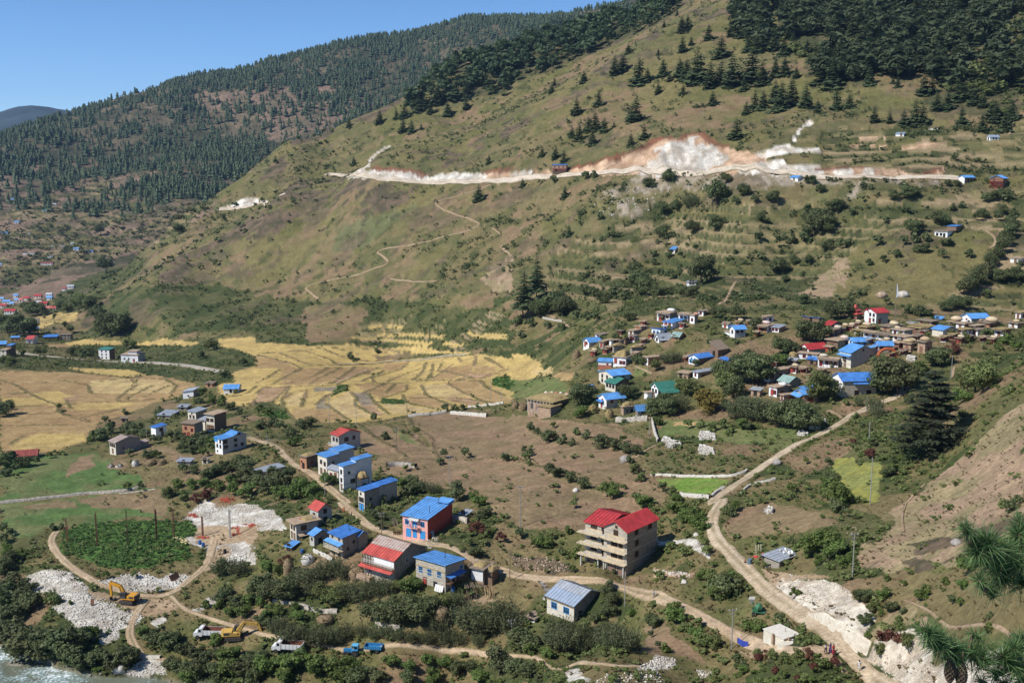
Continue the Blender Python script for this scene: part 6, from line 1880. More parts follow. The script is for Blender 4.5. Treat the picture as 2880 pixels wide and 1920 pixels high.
H("tiny shed under blue sheeting beside the flat roofed beige house", "X150,645", 598, 97, 228, 42, 'back', 'blue', 'wood', .5, None, "F.5,0,dv", 'dark', name="shed", cat="shed")
def _hayshed(root, b, s):
	mb = MB()
	n = 12
	for k in range(n):
		x = -b['w'] / 2 + b['w'] * k / n
		mb.box(x + .02, x + b['w'] / n - .02, -b['l'] / 2 - .07, -b['l'] / 2 - .01, .9 + random.uniform(0, .1), b['h'] - .1)
	mb.build("plank_front", WALLS['bright'], root)
	block(root, b['w'] * .55, b['l'] * .7, b['h'] * .8, b['w'] * .82, b['l'] * .1, .1, 'flat', 0, 'wood', None, 'plank', .3)
	hay(root, b['w'] * .5, b['w'] * 1.15, -b['l'] * .3, b['l'] * .5, b['h'] * .8 + .4, .6)
H("low barn with a hay covered roof and a white plank front", "X2195,1010", 838, 2072, 2290, 30, 'flat', 'plank', 'mud', 0, 'darkstone', "R.5,.1,dv", hayroof=.7, name="barn", cat="barn", over=.7, extra=_hayshed)
def _greyroof(root, b, s):
	bands(.35)(root, b, s)
	m = MB()
	for k in range(30):
		x = (-.5 + k / 30) * b['w']
		m.box(x, x + .12, -b['l'] / 2 - .12, -b['l'] / 2 - .02, b['h'] * .80, b['h'] * .80 + .25)
	m.build("drying_corn", MATS["drying maize"], root)
	d = MB()
	for i in range(8):
		a = 6.28 * i / 8
		d.poly([(-b['w'] / 2 - .5, -b['l'] / 2 - .3, b['h'] * .8), (-b['w'] / 2 - .5 + math.cos(a) * .4, -b['l'] / 2 - .5, b['h'] * .8 + math.sin(a) * .4), (-b['w'] / 2 - .5 + math.cos(a + .785) * .4, -b['l'] / 2 - .5, b['h'] * .8 + math.sin(a + .785) * .4)])
	d.build("satellite_dish", WALLS['cement'], root)
H("stone house with a two tone grey blue metal roof, nearest of all houses", "C525,1062", 905, 290, 786, 42, 'gx', 'greyblue', 'cream', 2.0, 'darkstone', "F.27,.42,W F.72,.40,W R.2,.05,dv R.5,.1,W R.8,.05,dv", 'blue', rc2='zinc', split=.58, extra=_greyroof)
def red_block():
	p, c, w, l, h, rz, s = frame_of("C970,665", 285, 590, 1230, 34)
	root = thing("apartment_block", "unfinished four storey stone block with red roofs and open concrete balconies", "apartment block", (c.x, c.y, p.z), rz)
	a = block(root, w * .52, l, h * 1.0, w * .24, 0, 0, 'gy', 1.7, 'stone', 'darkstone', 'red', .45, True, 3, 'stone')
	b2 = block(root, w * .48 - .01, l * .93, h * .96, -w * .26, l * .03, 0, 'gx', 1.5, 'stone', 'darkstone', 'red', .4, True, 3, name="wing_wall")
	full = dict(w=w, l=l, h=h, cx=0, cy=0, z0=0)
	fh = h / 4
	for k in (1, 2, 3):
		sl = MB()
		r = random.Random(k)
		n = 26
		x0 = -w / 2 - 1.0
		L = w + 1.2
		for i in range(n):                                  # each cast strip ends a little differently, as in the unfinished slab
			sl.box(x0 + L * i / n, x0 + L * (i + 1) / n - .004, -l / 2 - 1.15 - r.uniform(0, .14) + (.35 if i in (12, 13) else 0), -l / 2 + (.02 if i >= 12 else l * .035), fh * k - .02, fh * k + .16 + r.uniform(0, .02))
		sl.build("balcony", M_SLAB, root)
		mb = MB()
		mb.box(-w / 2 - .06, w / 2 + .06, -l / 2 - .05, l / 2 + .06, fh * k + .18, fh * k + .34)
		mb.build("tie_band", WALLS['cement'], root)
		par = MB()                                            # low parapet under the openings
		for x0_, x1_ in ((-.46, -.08), (.06, .46)):
			par.box(w * x0_, w * x1_, -l / 2 - (.09 if x0_ > 0 else -l * .035 + .05) , -l / 2 + (.0 if x0_ > 0 else l * .035), fh * k + .36, fh * k + 1.05)
		par.build("parapet", M_SLAB, root)
		for cx_, ww_ in ((.22, 1.6), (.36, .9)) if k < 3 else ((.25, 1.1),):
			window(root, dict(w=w, l=l, h=h, cx=0, cy=0, z0=0), 'F', .5 + cx_, fh * k + 1.12, ww_, 1.15, 'brown', True, True, bars=3)
		lw = dict(w=w * .48, l=l * .93, h=h, cx=-w * .26, cy=l * .03, z0=0)
		window(root, lw, 'F', .42, fh * k + 1.12, 1.6, 1.1, 'brown', True, True, bars=3)
		door(root, lw, 'F', .88, .9, 2.0, 'brown', M_VOID, fh * k + .35)
		for t in ((.3, .75) if k == 3 else (.32,)):
			window(root, full, 'R', t, fh * k + 1.0, 1.3, 1.2, 'brown', True, True, bars=2)
	for t, ww_ in ((.15, 1.9), (.36, 1.9)):
		door(root, dict(w=w, l=l * .93, h=h, cx=0, cy=l * .03, z0=0), 'F', t, ww_, 2.3, 'dark', M_SHUTTER)
	door(root, dict(w=w, l=l * .93, h=h, cx=0, cy=l * .03, z0=0), 'F', .5, .9, 2.1, 'dark', M_VOID)
	for t, ww_ in ((.68, 1.9), (.88, 1.9)):
		door(root, full, 'F', t, ww_, 2.3, 'dark', M_SHUTTER)
	for x in (-.5, -.1, .03, .47):
		cp = MB()
		cp.box(w * x - .15, w * x + .15, -l / 2 - .9, -l / 2 - .62, -1.2, fh - .03)
		cp.build("pillar", WALLS['cement'], root)
	window(root, full, 'F', .76, h + .25, .5, .5, 'brown', True, True)
red_block()
# ---- houses along the lane
H("grey three storey house with red roof at the top of the lane", "F705,1062", 922, 640, 888, 56, 'gx', 'salmon', 'cement', 1.3, 'cement', "F.35,.62,w F.75,.62,w F.5,.15,W R.35,.6,W R.7,.62,w R.4,.1,d", 'dark', extra=lambda r, b, s: balcony(r, b, 'F', -.05, 1.0, b['h'] * .35, 1.1, M_SLAB, TRIM['white']))
def _back(hh=1.0, dw=1.0, ll=.55, lift=.6, rc='blue', wall='cement'):
	def f(root, b, s):
		block(root, b['w'] * dw, b['l'] * ll, b['h'] * hh + lift, b['w'] * (1 - dw) / 2, b['l'] * (.5 + ll / 2) + .02, 0, 'back', .5, wall, None, rc, .35, True, 2.0, name="rear_wall")
	return f
H("cream house with two stepped light blue roofs by the lane", "F605,1262", 1102, 530, 708, 57, 'back', 'blue', 'cream', .3, 'cement', "F.35,.0,d F.75,.0,d F.35,.55,w F.75,.5,w R.5,.6,s", 'dark', extra=_back(1, 1.0, 1.25, .9, 'blue', 'cement'))
H("small cream outbuilding with grey zinc roof between two blue roofed houses", "F700,1292", 1216, 612, 735, 50, 'back', 'zinc', 'cream', .5, None, "F.3,.1,w F.72,.0,d", 'red', name="outbuilding", cat="outbuilding")
def _whiteblue(root, b, s):
	bands(.30, .62)(root, b, s)
	_back(1, 1.05, 1.3, 1.1, 'blue', 'white')(root, b, s)
	hay(root, b['w'] * .55, b['w'] * 1.7, b['l'] * .5, b['l'] * 1.1, b['h'] * .55, 1.3, "hay_pile")
	mb = MB()
	mb.box(b['w'] * .52, b['w'] * 1.75, b['l'] * .45, b['l'] * 1.15, b['h'] * .5, b['h'] * .55)
	for x, y in ((.56, .5), (1.7, .5), (1.7, 1.1)):
		mb.tube((b['w'] * x, b['l'] * y, -1), (b['w'] * x, b['l'] * y, b['h'] * .5), .09, .09, 5)
	mb.build("hay_stand", TRIM['brown'], root)
H("tall white house with stepped blue roof and a hay stand against its side", "F745,1402", 1180, 710, 850, 62, 'back', 'blue', 'white', .4, 'white', "F.5,.05,d F.5,.37,w F.5,.68,w R.45,.68,s R.75,.30,W", 'dark', extra=_whiteblue)
H("long stone house with two deep blue roof panels above the lane bend", "F922,1562", 1388, 872, 1050, 58, 'back', 'deep', 'cream', .4, 'darkstone', "F.3,.0,db F.7,.0,db F.3,.42,w F.7,.42,w F.4,.75,s R.4,.5,s", 'dark', extra=_back(1, 1.0, 1.2, .5, 'deep', 'stone'))
H("tumbledown wooden hut with a straw roof beside the lane", "F430,1205", 1122, 377, 520, 48, 'flat', 'plank', 'ochre', 0, 'wood', "F.5,0,dv F.25,.5,s R.5,.4,s", 'red', hayroof=.5, name="hut", cat="hut")
H("long low shed with pale zinc roof on the left side of the lane", "W1062,1598", 1510, 962, 1455, 64, 'back', 'zinc', 'mud', .6, 'cement', "F.5,.1,dv R.75,.2,W", 'brown', name="shed", cat="shed")
def _whitethree(root, b, s):
	bands(.36, .68)(root, b, s)
	block(root, b['w'] * 1.0, b['l'] * 1.5, b['h'] * 1.05, 0, b['l'] * 1.25 + .02, 0, 'gx', 1.2, 'white', 'cement', 'blue', .35, True, 2.5, name="rear_wall")
	bb = dict(w=b['w'], l=b['l'] * 1.5, h=b['h'], cx=0, cy=b['l'] * 1.25, z0=0)
	for t, z in ((.25, .70), (.25, .36), (.7, .36), (.5, 1.1)):
		window(root, bb, 'R', t, b['h'] * z, 1.1, 1.0, 'dark')
	mb = MB()
	mb.box(-b['w'] * .56, -b['w'] * .1, -b['l'] / 2 - .1, -b['l'] / 2 - .02, b['h'] * .74, b['h'] * .97)
	mb.build("blue_screen", TRIM['blue'], root)
H("white three storey house with blue gabled roof above the green slope", "W487,1222", 985, 375, 635, 60, 'back', 'blue', 'bright', .3, 'cement', "F.3,.38,w F.72,.38,w F.72,.72,w F.3,.08,s R.3,.70,W R.35,.34,W", 'dark', extra=_whitethree)
H("two storey mud house with a flat straw roof and brown side wall, in the hamlet", "W360,862", 645, 235, 545, 42, 'flat', 'mud', 'cream', 0, 'wood', "F.2,.58,W F.7,.58,W F.2,.08,d F.5,.08,d F.8,.08,d", 'brown', over=.8)
H("grey roofed three storey house at the head of the hamlet", "E1665,822", 722, 1600, 1755, 50, 'back', 'zinc', 'cream', .5, 'darkstone', "F.3,.1,w F.7,.1,w F.3,.45,w F.7,.45,w F.5,.75,s", 'brown')
H("low annex with sloping zinc roof beside the three storey hamlet house", "E1742,872", 795, 1690, 1795, 52, 'back', 'zinc', 'cream', .7, 'mud', "F.5,.1,d", name="annex", cat="annex")
H("clay and plank house with grey board roof in the hamlet's front row", "E1652,937", 842, 1552, 1722, 36, 'flat', 'plank', 'ochre', 0, 'darkstone', "F.2,.1,w F.5,.0,dr F.8,.45,w F.3,.55,w", 'red', over=.6)
H("small white house with blue shed roof left of the hamlet", "E1325,940", 853, 1287, 1412, 58, 'back', 'deep', 'bright', .4, 'bright', "F.5,.1,s R.5,.58,W R.6,.05,d", 'dark')
H("old white house with a rust striped zinc gable roof beside the green field", "E985,1085", 978, 937, 1185, 62, 'gx', 'rusty', 'cream', 1.3, 'darkstone', "F.2,.6,w F.5,.6,w F.8,.6,w F.5,.05,d R.3,.4,s", 'brown', extra=lambda r, b, s: block(r, b['w'] * .7, b['l'] * .4, b['h'] * .5, 0, b['l'] * .7, 0, 'back', .3, 'darkstone', None, 'rusty'))
H("white box building with a slanted grey roof below the blue field shed", "E1642,597", 548, 1556, 1690, 22, 'right', 'zinc', 'bright', .8, 'darkstone', "F.5,.2,s", 'dark', name="workshop", cat="workshop")
H("blue roofed white shed standing among the golden fields", "E2018,556", 520, 1900, 2046, 14, 'gx', 'blue', 'white', 1.4, None, "F.5,.0,dv F.75,.3,s", 'dark', name="field_shed", cat="shed")
H("long low shelter with grey sheet roof left of the hamlet road", "E1445,772", 748, 1340, 1520, 30, 'back', 'zinc', 'darkstone', .5, None, "F.5,.0,dv", name="shelter", cat="shelter")
H("small grey roofed shelter behind the hamlet road", "E1585,700", 676, 1512, 1612, 25, 'back', 'zinc', 'darkstone', .4, None, "F.5,.0,dv", name="shelter", cat="shelter")
H("lone mud hut in the meadow above the small white house", "E1075,807", 772, 1027, 1086, 22, 'back', 'plank', 'mud', .3, None, "F.5,.0,dv", name="hut", cat="hut")
H("long barn with a rusty red roof at the left edge", "E312,1108", 1080, 95, 332, 9, 'gx', 'redrust', 'darkstone', 1.5, None, "F.3,.0,dv", name="barn", cat="barn")
H("low open shed with flat sheet roof under the white three storey house", "E1612,1172", 1136, 1510, 1642, 22, 'back', 'zinc', 'darkstone', .2, None, "F.5,.0,dv", name="shed", cat="shed")
H("tiny stone privy left of the white three storey house's foot", "E1760,1155", 1118, 1716, 1775, 30, 'back', 'plank', 'cream', .2, None, "F.5,.0,dv", name="privy", cat="privy")
H("half open stall of mud and timber above the blue field shed's left", "E1800,505", 478, 1745, 1830, 30, 'back', 'plank', 'ochre', .4, None, "F.5,.0,dv", name="stall", cat="stall")
# ---- far left
H("white three storey house with dark green roof on the far valley road", "E930,274", 193, 845, 975, 34, 'back', 'green', 'bright', .5, 'wood', "F.3,.08,w F.7,.08,w F.3,.40,w F.7,.40,w F.3,.72,w F.7,.72,w", 'brown')
H("white house with flat stacked roofs right of the far green roofed house", "E1172,296", 248, 1036, 1228, 26, 'flat', 'mud', 'bright', 0, 'cement', "F.2,.3,w F.45,.3,w F.75,.0,dr", 'red', extra=lambda r, b, s: block(r, b['w'] * .5, b['l'] * .6, 1.6, b['w'] * .1, 0, b['h'] + .3, 'flat', 0, 'bright', None, 'mud', .5, False, 0))
H("blue roofed house with two roof tiers at the left edge", "T95,1090", 1050, 0, 110, 8, 'back', 'blue', 'wood', 1.5, None, None, 'brown')
H("house with a flat white rimmed roof and blue upper room at far left", "T105,1265", 1170, 15, 245, 30, 'flat', 'mud', 'cream', 0, 'wood', None, 'brown', extra=lambda r, b, s: block(r, b['w'] * .7, b['l'] * .5, 2.0, b['w'] * .3, b['l'] * .2, b['h'] + .2, 'back', .4, 'wood', None, 'deep', .3, False, 0))
H("white walled house with a red roof in the far roadside hamlet", "T520,1045", 975, 420, 690, 12, 'gx', 'salmon', 'white', 1.5, None, None, 'brown')
H("house under a bright blue roof right of the far red roofed one", "T900,990", 935, 700, 930, 12, 'back', 'deep', 'wood', .8, None, None, 'brown')
H("stone shed with a white tarpaulin at the end of the far hamlet", "T1110,985", 905, 960, 1150, 20, 'flat', 'plank', 'darkstone', 0, None, None, 'brown', name="shed", cat="shed")
H("low blue roofed shed left of the far red roofed house", "T300,1000", 945, 180, 320, 14, 'back', 'blue', 'ochre', .5, None, None, 'brown', name="shed", cat="shed")
H("blue roofed barn behind the far roadside hamlet", "T600,850", 812, 450, 622, 10, 'back', 'blue', 'wood', .6, None, None, 'brown', name="barn", cat="barn")
H("blue sheeted corner building cut by the left edge", "T40,1330", 1275, -60, 48, 14, 'back', 'blue', 'cement', .6, None, None, 'brown')
H("small white hut at the edge of the far yellow field", "T600,705", 650, 565, 625, 20, 'flat', 'mud', 'bright', 0, None, None, 'brown', name="hut", cat="hut")
TOWN = [(0, 70, 305, 350, 'blue', 'cream', "left edge of the far town, upper blue roof"), (50, 180, 345, 400, 'blue', 'white', "wide blue roof in the left part of the far town"), (215, 300, 258, 300, 'blue', 'white', "highest blue roof in the far town"),
		(230, 312, 325, 372, 'blue', 'cream', "small blue roof left of the tilted red roof in the far town"), (300, 372, 312, 378, 'red', 'cream', "steep red roof beside the small blue one in the far town"), (372, 478, 295, 340, 'red', 'cream', "red roof next to the steep red one in the far town"),
		(540, 672, 262, 310, 'red', 'cream', "topmost red roof standing alone in the far town"), (730, 838, 230, 290, 'zinc', 'white', "white house with grey roof at the far town's right end"), (735, 838, 292, 335, 'blue', 'bright', "blue roof below the grey roofed white house in the far town"),
		(615, 772, 385, 425, 'red', 'cream', "long thin red roof left of two lower ones in the far town"), (715, 800, 452, 500, 'red', 'cream', "lower right red roof beside the white gable in the far town"), (800, 905, 448, 500, 'red', 'cream', "rightmost red roof of the far town"),
		(0, 122, 415, 458, 'red', 'cream', "red roof touching the left edge in the far town"), (80, 272, 485, 555, 'red', 'white', "lowest big red roof of the far town, by the cedar"), (555, 670, 372, 410, 'zinc', 'white', "pale grey roof left of the long thin red roof"),
		(155, 232, 385, 425, 'blue', 'cream', "small blue roof behind the lowest big red roof"), (985, 1062, 148, 190, 'redrust', 'bright', "reddish shed on the ridge right of the far town"), (1058, 1185, 110, 160, 'zinc', 'white', "pale zinc shed on the ridge right of the far town")]
for _x0, _x1, _y0, _y1, _rc, _wl, _ds in TOWN:
	H("house with " + _ds if "roof" in _ds.split(' in ')[0] and not _ds.startswith(("left edge", "white house", "reddish", "pale zinc")) else _ds, "T%g,%g" % (_x1 - .22 * (_x1 - _x0), _y1 + 14), _y0 + .62 * (_y1 - _y0), _x0, _x1, 24, 'gx', _rc, _wl, 1.6, None, None, 'brown', group=None)
for _k, (_x, _y, _w, _rc, _ds) in enumerate(((145, 500, 45, 'blue', "blue roofed green walled farmhouse high above the far town"), (40, 590, 70, 'blue', "blue roofed farmhouse at the left edge of the far terraces"), (615, 680, 30, 'pale', "small white farmhouse with pale green roof on the far terraces"),
									(450, 700, 30, 'mud', "white flat roofed farmhouse left of the pale roofed one"), (530, 700, 50, 'mud', "wide white farmhouse among the far red terraces"), (650, 727, 50, 'blue', "low blue roofed shed on the far terraces"), (770, 750, 60, 'deep', "long blue roofed house at the end of the far terraces"),
									(430, 785, 45, 'mud', "white farmhouse below the far valley road"), (110, 305, 40, 'blue', "blue roofed farmhouse under the far forest"), (465, 350, 30, 'zinc', "lone grey roofed white hut on the far clearing"), (380, 400, 40, 'green', "green roofed hut on the far clearing"),
									(897, 68, 22, 'zinc', "white hut at the upper rim of the far clearing"), (5, 860, 26, 'blue', "blue roofed hut at the left edge below the far road"), (250, 590, 20, 'mud', "tiny white hut in the middle of the far terraces"), (240, 762, 150, 'mud', "long row house of white plaster on the far terraces"), (400, 850, 130, 'redrust', "reddish row house below the far white row house"))):
	H(_ds, "I%g,%g" % (_x + _w * .35, _y + 8), _y - 6, _x - _w / 2, _x + _w / 2, 20, 'gx' if _rc != 'mud' else 'flat', _rc, 'white', 1.2, None, None, 'brown')
# ---- the right hand village, lower part
H("cream house with light blue roof behind the green gabled one", "S560,985", 850, 405, 752, 56, 'gy', 'blue', 'cream', 1.2, 'cement', "F.25,.25,w F.6,.25,w F.25,.62,w F.6,.62,w R.6,.6,w", 'dark')
H("cream house with dark green gabled roof in the lower village", "S590,1032", 938, 477, 770, 46, 'gx', 'green', 'cream', 1.5, 'wood', "F.2,.45,w F.5,.45,w F.8,.45,w R.4,.3,w", 'dark')
def _greentier(root, b, s):
	canopy(root, b, 'R', -.03, 1.03, b['h'] * .98, 3.0, 'green', "lower_roof", 1.5, True)
	block(root, b['w'] * .5, b['l'] * .45, b['h'] * .55, -b['w'] * .55, -b['l'] * .55, -.5, 'flat', 0, 'bright', None, 'mud')
H("white gabled house with a two tier green roof and posts", "S1060,1105", 985, 985, 1260, 56, 'gy', 'green', 'bright', 1.6, 'wood', "F.25,.5,w F.7,.5,w F.5,.95,s F.4,.0,d", 'dark', extra=_greentier)
H("stone house with a bright blue roof above the two haystacks", "G800,706", 612, 733, 957, 58, 'gy', 'blue', 'white', 1.5, 'stone', "F.4,.1,dr F.5,.6,w R.3,.62,w R.75,.62,w", 'red', extra=lambda r, b, s: canopy(r, b, 'F', .0, .7, b['h'] * .8, 1.2, 'deep', "porch_roof", .4))
H("small stone house with a blue roof at the top of the stone alley", "G1060,757", 697, 1045, 1162, 68, 'gy', 'blue', 'white', 1.3, 'stone', "R.5,.35,w F.5,.1,d", 'dark')
H("stone hut under a heap of hay left of the small blue roofed house", "G945,748", 692, 922, 1045, 60, 'flat', 'mud', 'mud', 0, 'darkstone', "R.7,.0,dv R.3,.4,s", hayroof=1.2, name="hut", cat="hut")
def _haybarn(root, b, s):
	w, l, h = b['w'], b['l'], b['h']
	hay(root, -w * .45, w * .48, -l * .45, l * .45, h + .3, .9)
	for k, (x, y, c) in enumerate(((-.36, .2, (.70, .62, .52)), (-.2, .3, (.68, .58, .5)), (-.06, .35, (.55, .12, .09)), (.08, .4, (.72, .66, .58)), (.3, .42, (.55, .25, .22)), (.42, .3, (.4, .33, .2)))):
		co, fa = rock_arrays(70 + k, 1, .55, .15)
		o = mesh_np("tarpaulin_bundle", co * (.8 if k < 5 else 1.2), fa, [mat("tarpaulin %d" % k, c, .8, .15)], parent=root, smooth_=True)
		o.location = (x * w, y * l, h + 1.0)
	mb = MB()
	for k in range(8):
		x = -w / 2 + w * (k + .5) / 8
		mb.tube((x, -l / 2 - .9, -.8), (x, -l / 2 - .9, h + .1), .09, .09, 5)
	mb.build("veranda_posts", WALLS['bright'], root)
	block(root, w * .5, l * .5, h * .85, w * .42, -l * .55, -.4, 'flat', 0, 'mud', 'darkstone', 'hay', .4, False, 1.5)
H("large flat barn covered with hay and coloured tarpaulins above the brown field", "G345,728", 655, 130, 525, 36, 'flat', 'hay', 'mud', 0, 'darkstone', "F.15,.1,dv F.4,.2,w F.7,.1,dr R.6,.3,s", 'red', name="barn", cat="barn", over=1.0, extra=_haybarn)
H("blue roofed house half hidden by the dark tree beside the hay covered barn", "G632,592", 528, 588, 695, 60, 'gy', 'blue', 'white', 1.2, 'cement', "F.5,.2,w R.5,.1,d", 'red')
H("low white building with grey roof and a dark open front in the orchard", "S1500,884", 815, 1446, 1712, 58, 'back', 'zinc', 'bright', .5, 'darkstone', "F.5,.3,w R.3,.1,W R.7,.1,W", 'red')
H("stone house with a flat blue roof and carved brown upper storey", "S1508,735", 655, 1398, 1722, 44, 'gy', 'deep', 'bright', 1.0, 'wood', "F.2,.2,w F.5,.2,w F.8,.2,w F.3,.65,s F.6,.65,s R.5,.3,W", 'blue')
H("open hay loft with a steep dark board roof behind the carved house", "S1720,650", 560, 1632, 1828, 40, 'left', 'plank', 'wood', 2.2, None, "F.5,.1,dv", name="hay_loft", cat="barn")
H("dark blue roofed lean to house right of the carved one", "S1900,752", 720, 1745, 1955, 30, 'left', 'deep', 'mud', 1.4, None, "F.3,.1,dv F.7,.1,d", 'red')
H("ruined mud walls with a flat roof left of the grey roofed orchard house", "S1390,888", 838, 1275, 1442, 24, 'flat', 'mud', 'mud', 0, None, "F.3,.1,dv F.7,.2,s", name="outbuilding", cat="outbuilding")
H("white house with red footing and blue roof at the edge of the green plots", "S545,758", 692, 402, 556, 9, 'back', 'blue', 'bright', .6, None, "F.7,.4,s", 'red', extra=lambda r, b, s: set_props(_skirt(r, b), None))
H("whitewashed house under a big hay heap beside the red footed house", "S705,742", 668, 565, 772, 22, 'flat', 'mud', 'bright', 0, None, "F.2,.2,dr F.6,.2,w F.85,.2,w", 'red', hayroof=1.8)
H("low white and red house among the trees in mid village", "S950,737", 668, 905, 1088, 58, 'flat', 'mud', 'bright', 0, 'ochre', "F.5,.2,dr R.3,.3,w R.6,.3,w", 'red')
# ---- the right hand village, middle and upper part
def _porch(root, b, s):
	"""A timber porch with whitewashed posts before the front."""
	canopy(root, b, 'F', .0, 1.0, b['h'] * .95, 1.4, 'plank', "porch_roof", .15, True)
def _bundle(c=(.62, .52, .42), x=.1, y=.1, r=.9, nm="hay_bundle"):
	def f(root, b, s):
		co, fa = rock_arrays(int(abs(x) * 100) + 3, 2, .62, .12)
		o = mesh_np(nm, co * np.array([r * 1.5, r, r]), fa, [mat("bundle %.2f %.2f" % (c[0], c[1]), c, .95, .25, 2, .1)], parent=root, smooth_=True)
		o.location = (b['w'] * x, b['l'] * y, b['h'] + .3 + r * .45)
	return f
V = H
V("white gabled house with blue roof at the village's left end", "S300,548", 478, 238, 452, 56, 'gy', 'blue', 'bright', 1.4, 'cement', "F.3,.1,dr F.6,.5,w F.3,.5,w", 'red')
V("flat grey roofed stone house behind the village's left end", "S432,442", 408, 370, 526, 40, 'flat', 'plank', 'bright', 0, 'darkstone', "F.5,.2,w", 'red')
V("long white house with a flat roof right of the left end gable", "S455,548", 490, 425, 560, 30, 'flat', 'mud', 'bright', 0, 'ochre', "F.5,.1,dr R.5,.3,w", 'red')
V("white house with dark doorway and flat roof behind the straw covered pair", "S545,522", 474, 528, 640, 60, 'flat', 'mud', 'bright', 0, 'white', "R.4,.1,dv R.7,.3,w", 'red')
V("dark stone house with a thick straw roof, left of a straw covered pair", "S575,592", 535, 560, 676, 62, 'flat', 'hay', 'darkstone', 0, 'darkstone', "R.5,.2,s", hayroof=.7)
V("dark stone house with a thick straw roof, right of a straw covered pair", "S775,612", 555, 755, 896, 62, 'flat', 'hay', 'darkstone', 0, 'darkstone', "R.5,.2,s", hayroof=.7)
V("small loft with a steep dark tilted board roof", "S700,520", 480, 642, 745, 40, 'right', 'plank', 'wood', 1.6, None, "F.5,.1,dv", name="hay_loft", cat="barn")
V("white house with a red framed door below the tilted board roof", "S800,480", 428, 742, 850, 40, 'flat', 'plank', 'bright', 0, 'cement', "F.35,.1,dr F.75,.3,w", 'red')
V("flat roofed stone house above the steep board roof", "S790,415", 368, 735, 882, 35, 'flat', 'mud', 'white', 0, 'darkstone', "F.5,.1,d", 'red')
V("white house with red timber verandah behind the long blue roof", "S870,362", 322, 800, 942, 45, 'flat', 'mud', 'ochre', 0, 'bright', "F.5,.2,dr R.3,.3,w R.7,.3,w", 'red')
V("white house with a long deep blue roof facing down the slope", "S1085,402", 360, 990, 1200, 40, 'fall', 'deep', 'bright', .8, 'bright', "F.3,.2,w F.7,.2,w R.5,.2,w", 'blue')
V("white hall with a pale zinc gable roof and side porch", "S1072,488", 438, 1025, 1206, 54, 'gy', 'zinc', 'bright', 1.6, 'bright', "F.5,.35,w R.3,.1,dv", 'dark', extra=lambda r, b, s: canopy(r, b, 'R', 0, 1, b['h'] * .85, 1.6, 'zinc', "porch_roof", .4, True))
V("brown timber house with a faded green roof", "S1292,462", 418, 1210, 1352, 24, 'gx', 'pale', 'ochre', 1.3, None, "F.3,.1,d F.7,.3,w", 'brown')
V("white house with blue roof and a long balcony on the upper lane", "S1218,338", 268, 1118, 1358, 38, 'back', 'blue', 'bright', .7, 'bright', "F.25,.1,d F.6,.1,w F.3,.6,w F.7,.6,w R.4,.6,w", 'red', extra=lambda r, b, s: balcony(r, b, 'F', -.05, 1.05, b['h'] * .5, 1.1, WALLS['bright'], TRIM['red']))
V("top village house with a white tarpaulin stack and red verandah posts", "S1190,242", 178, 1050, 1272, 32, 'flat', 'mud', 'bright', 0, 'darkstone', "F.25,.1,dr F.5,.3,w F.8,.3,w", 'red', extra=lambda r, b, s: (_porch(r, b, s), _bundle((.72, .70, .66), .2, .2, 1.3, "tarpaulin_bundle")(r, b, s)))
V("white house with red balustrade below the topmost one", "S1392,255", 188, 1288, 1432, 24, 'flat', 'mud', 'bright', 0, 'ochre', "F.3,.1,dr F.7,.3,w", 'red', extra=_porch)
V("white cube house beside a round stack on the upper lane", "S1462,278", 205, 1410, 1500, 44, 'flat', 'mud', 'bright', 0, 'mud', "F.5,.3,w", 'red', extra=_bundle((.5, .26, .2), .3, .2, .9, "wood_stack"))
V("long white house with dark windows at the top right of the upper lane", "S1560,192", 150, 1500, 1638, 36, 'flat', 'plank', 'bright', 0, 'darkstone', "F.5,.3,w R.5,.3,w", 'red')
V("stone house with blue gable roof and stone yard in the middle of the slope", "S1905,442", 338, 1850, 2022, 60, 'gy', 'blue', 'white', 1.2, 'cement', "R.25,.6,w R.65,.6,w F.5,.5,w", 'dark', extra=lambda r, b, s: block(r, b['w'] * 1.6, b['l'] * .5, b['h'] * .45, -b['w'] * 1.0, -b['l'] * .1, 0, 'flat', 0, 'bright', None, 'mud', .4, False, 1.5))
V("tumbled stone outhouse left of the blue gabled yard house", "S1830,330", 282, 1770, 1875, 40, 'gx', 'plank', 'bright', .7, None, "F.5,.1,dr", 'red', name="outhouse", cat="outhouse")
V("white and red house with a flat roof left of the big green walnut", "S2262,265", 212, 2215, 2330, 50, 'flat', 'mud', 'bright', 0, 'bright', "F.5,.2,dr R.5,.3,w", 'red', extra=_porch)
V("red balustraded house with pale bundles on its roof", "S2260,372", 318, 2165, 2352, 26, 'flat', 'mud', 'ochre', 0, 'bright', "F.2,.1,dr F.5,.3,w F.8,.3,w", 'red', extra=lambda r, b, s: (_porch(r, b, s), _bundle((.66, .52, .46), -.2, .1, 1.2)(r, b, s)))
V("white house with dark timber bay right of the orchard", "S2290,925", 812, 2228, 2352, 50, 'flat', 'mud', 'bright', 0, 'darkstone', "F.5,.2,w F.5,.6,w R.4,.3,W", 'brown')
V("small brick store with a grey sheet roof in the dark orchard", "S2180,1085", 1010, 2086, 2212, 24, 'back', 'zinc', 'mud', .4, None, "F.5,.1,dv", name="store", cat="shed")
V("white two storey house with red gable roofs at the village's top", "R990,234", 132, 885, 1095, 50, 'gy', 'red', 'bright', 1.3, 'stone', "F.2,.62,w F.5,.62,w F.8,.62,w F.2,.2,w F.5,.0,dr F.8,.2,w R.3,.0,dr", 'brown', extra=lambda r, b, s: block(r, b['w'] * .3, b['l'] * .2, b['h'] * 1.0, -b['w'] * .3, -b['l'] * .42, 0, 'gy', .9, 'bright', None, 'red', .3, False, 1))
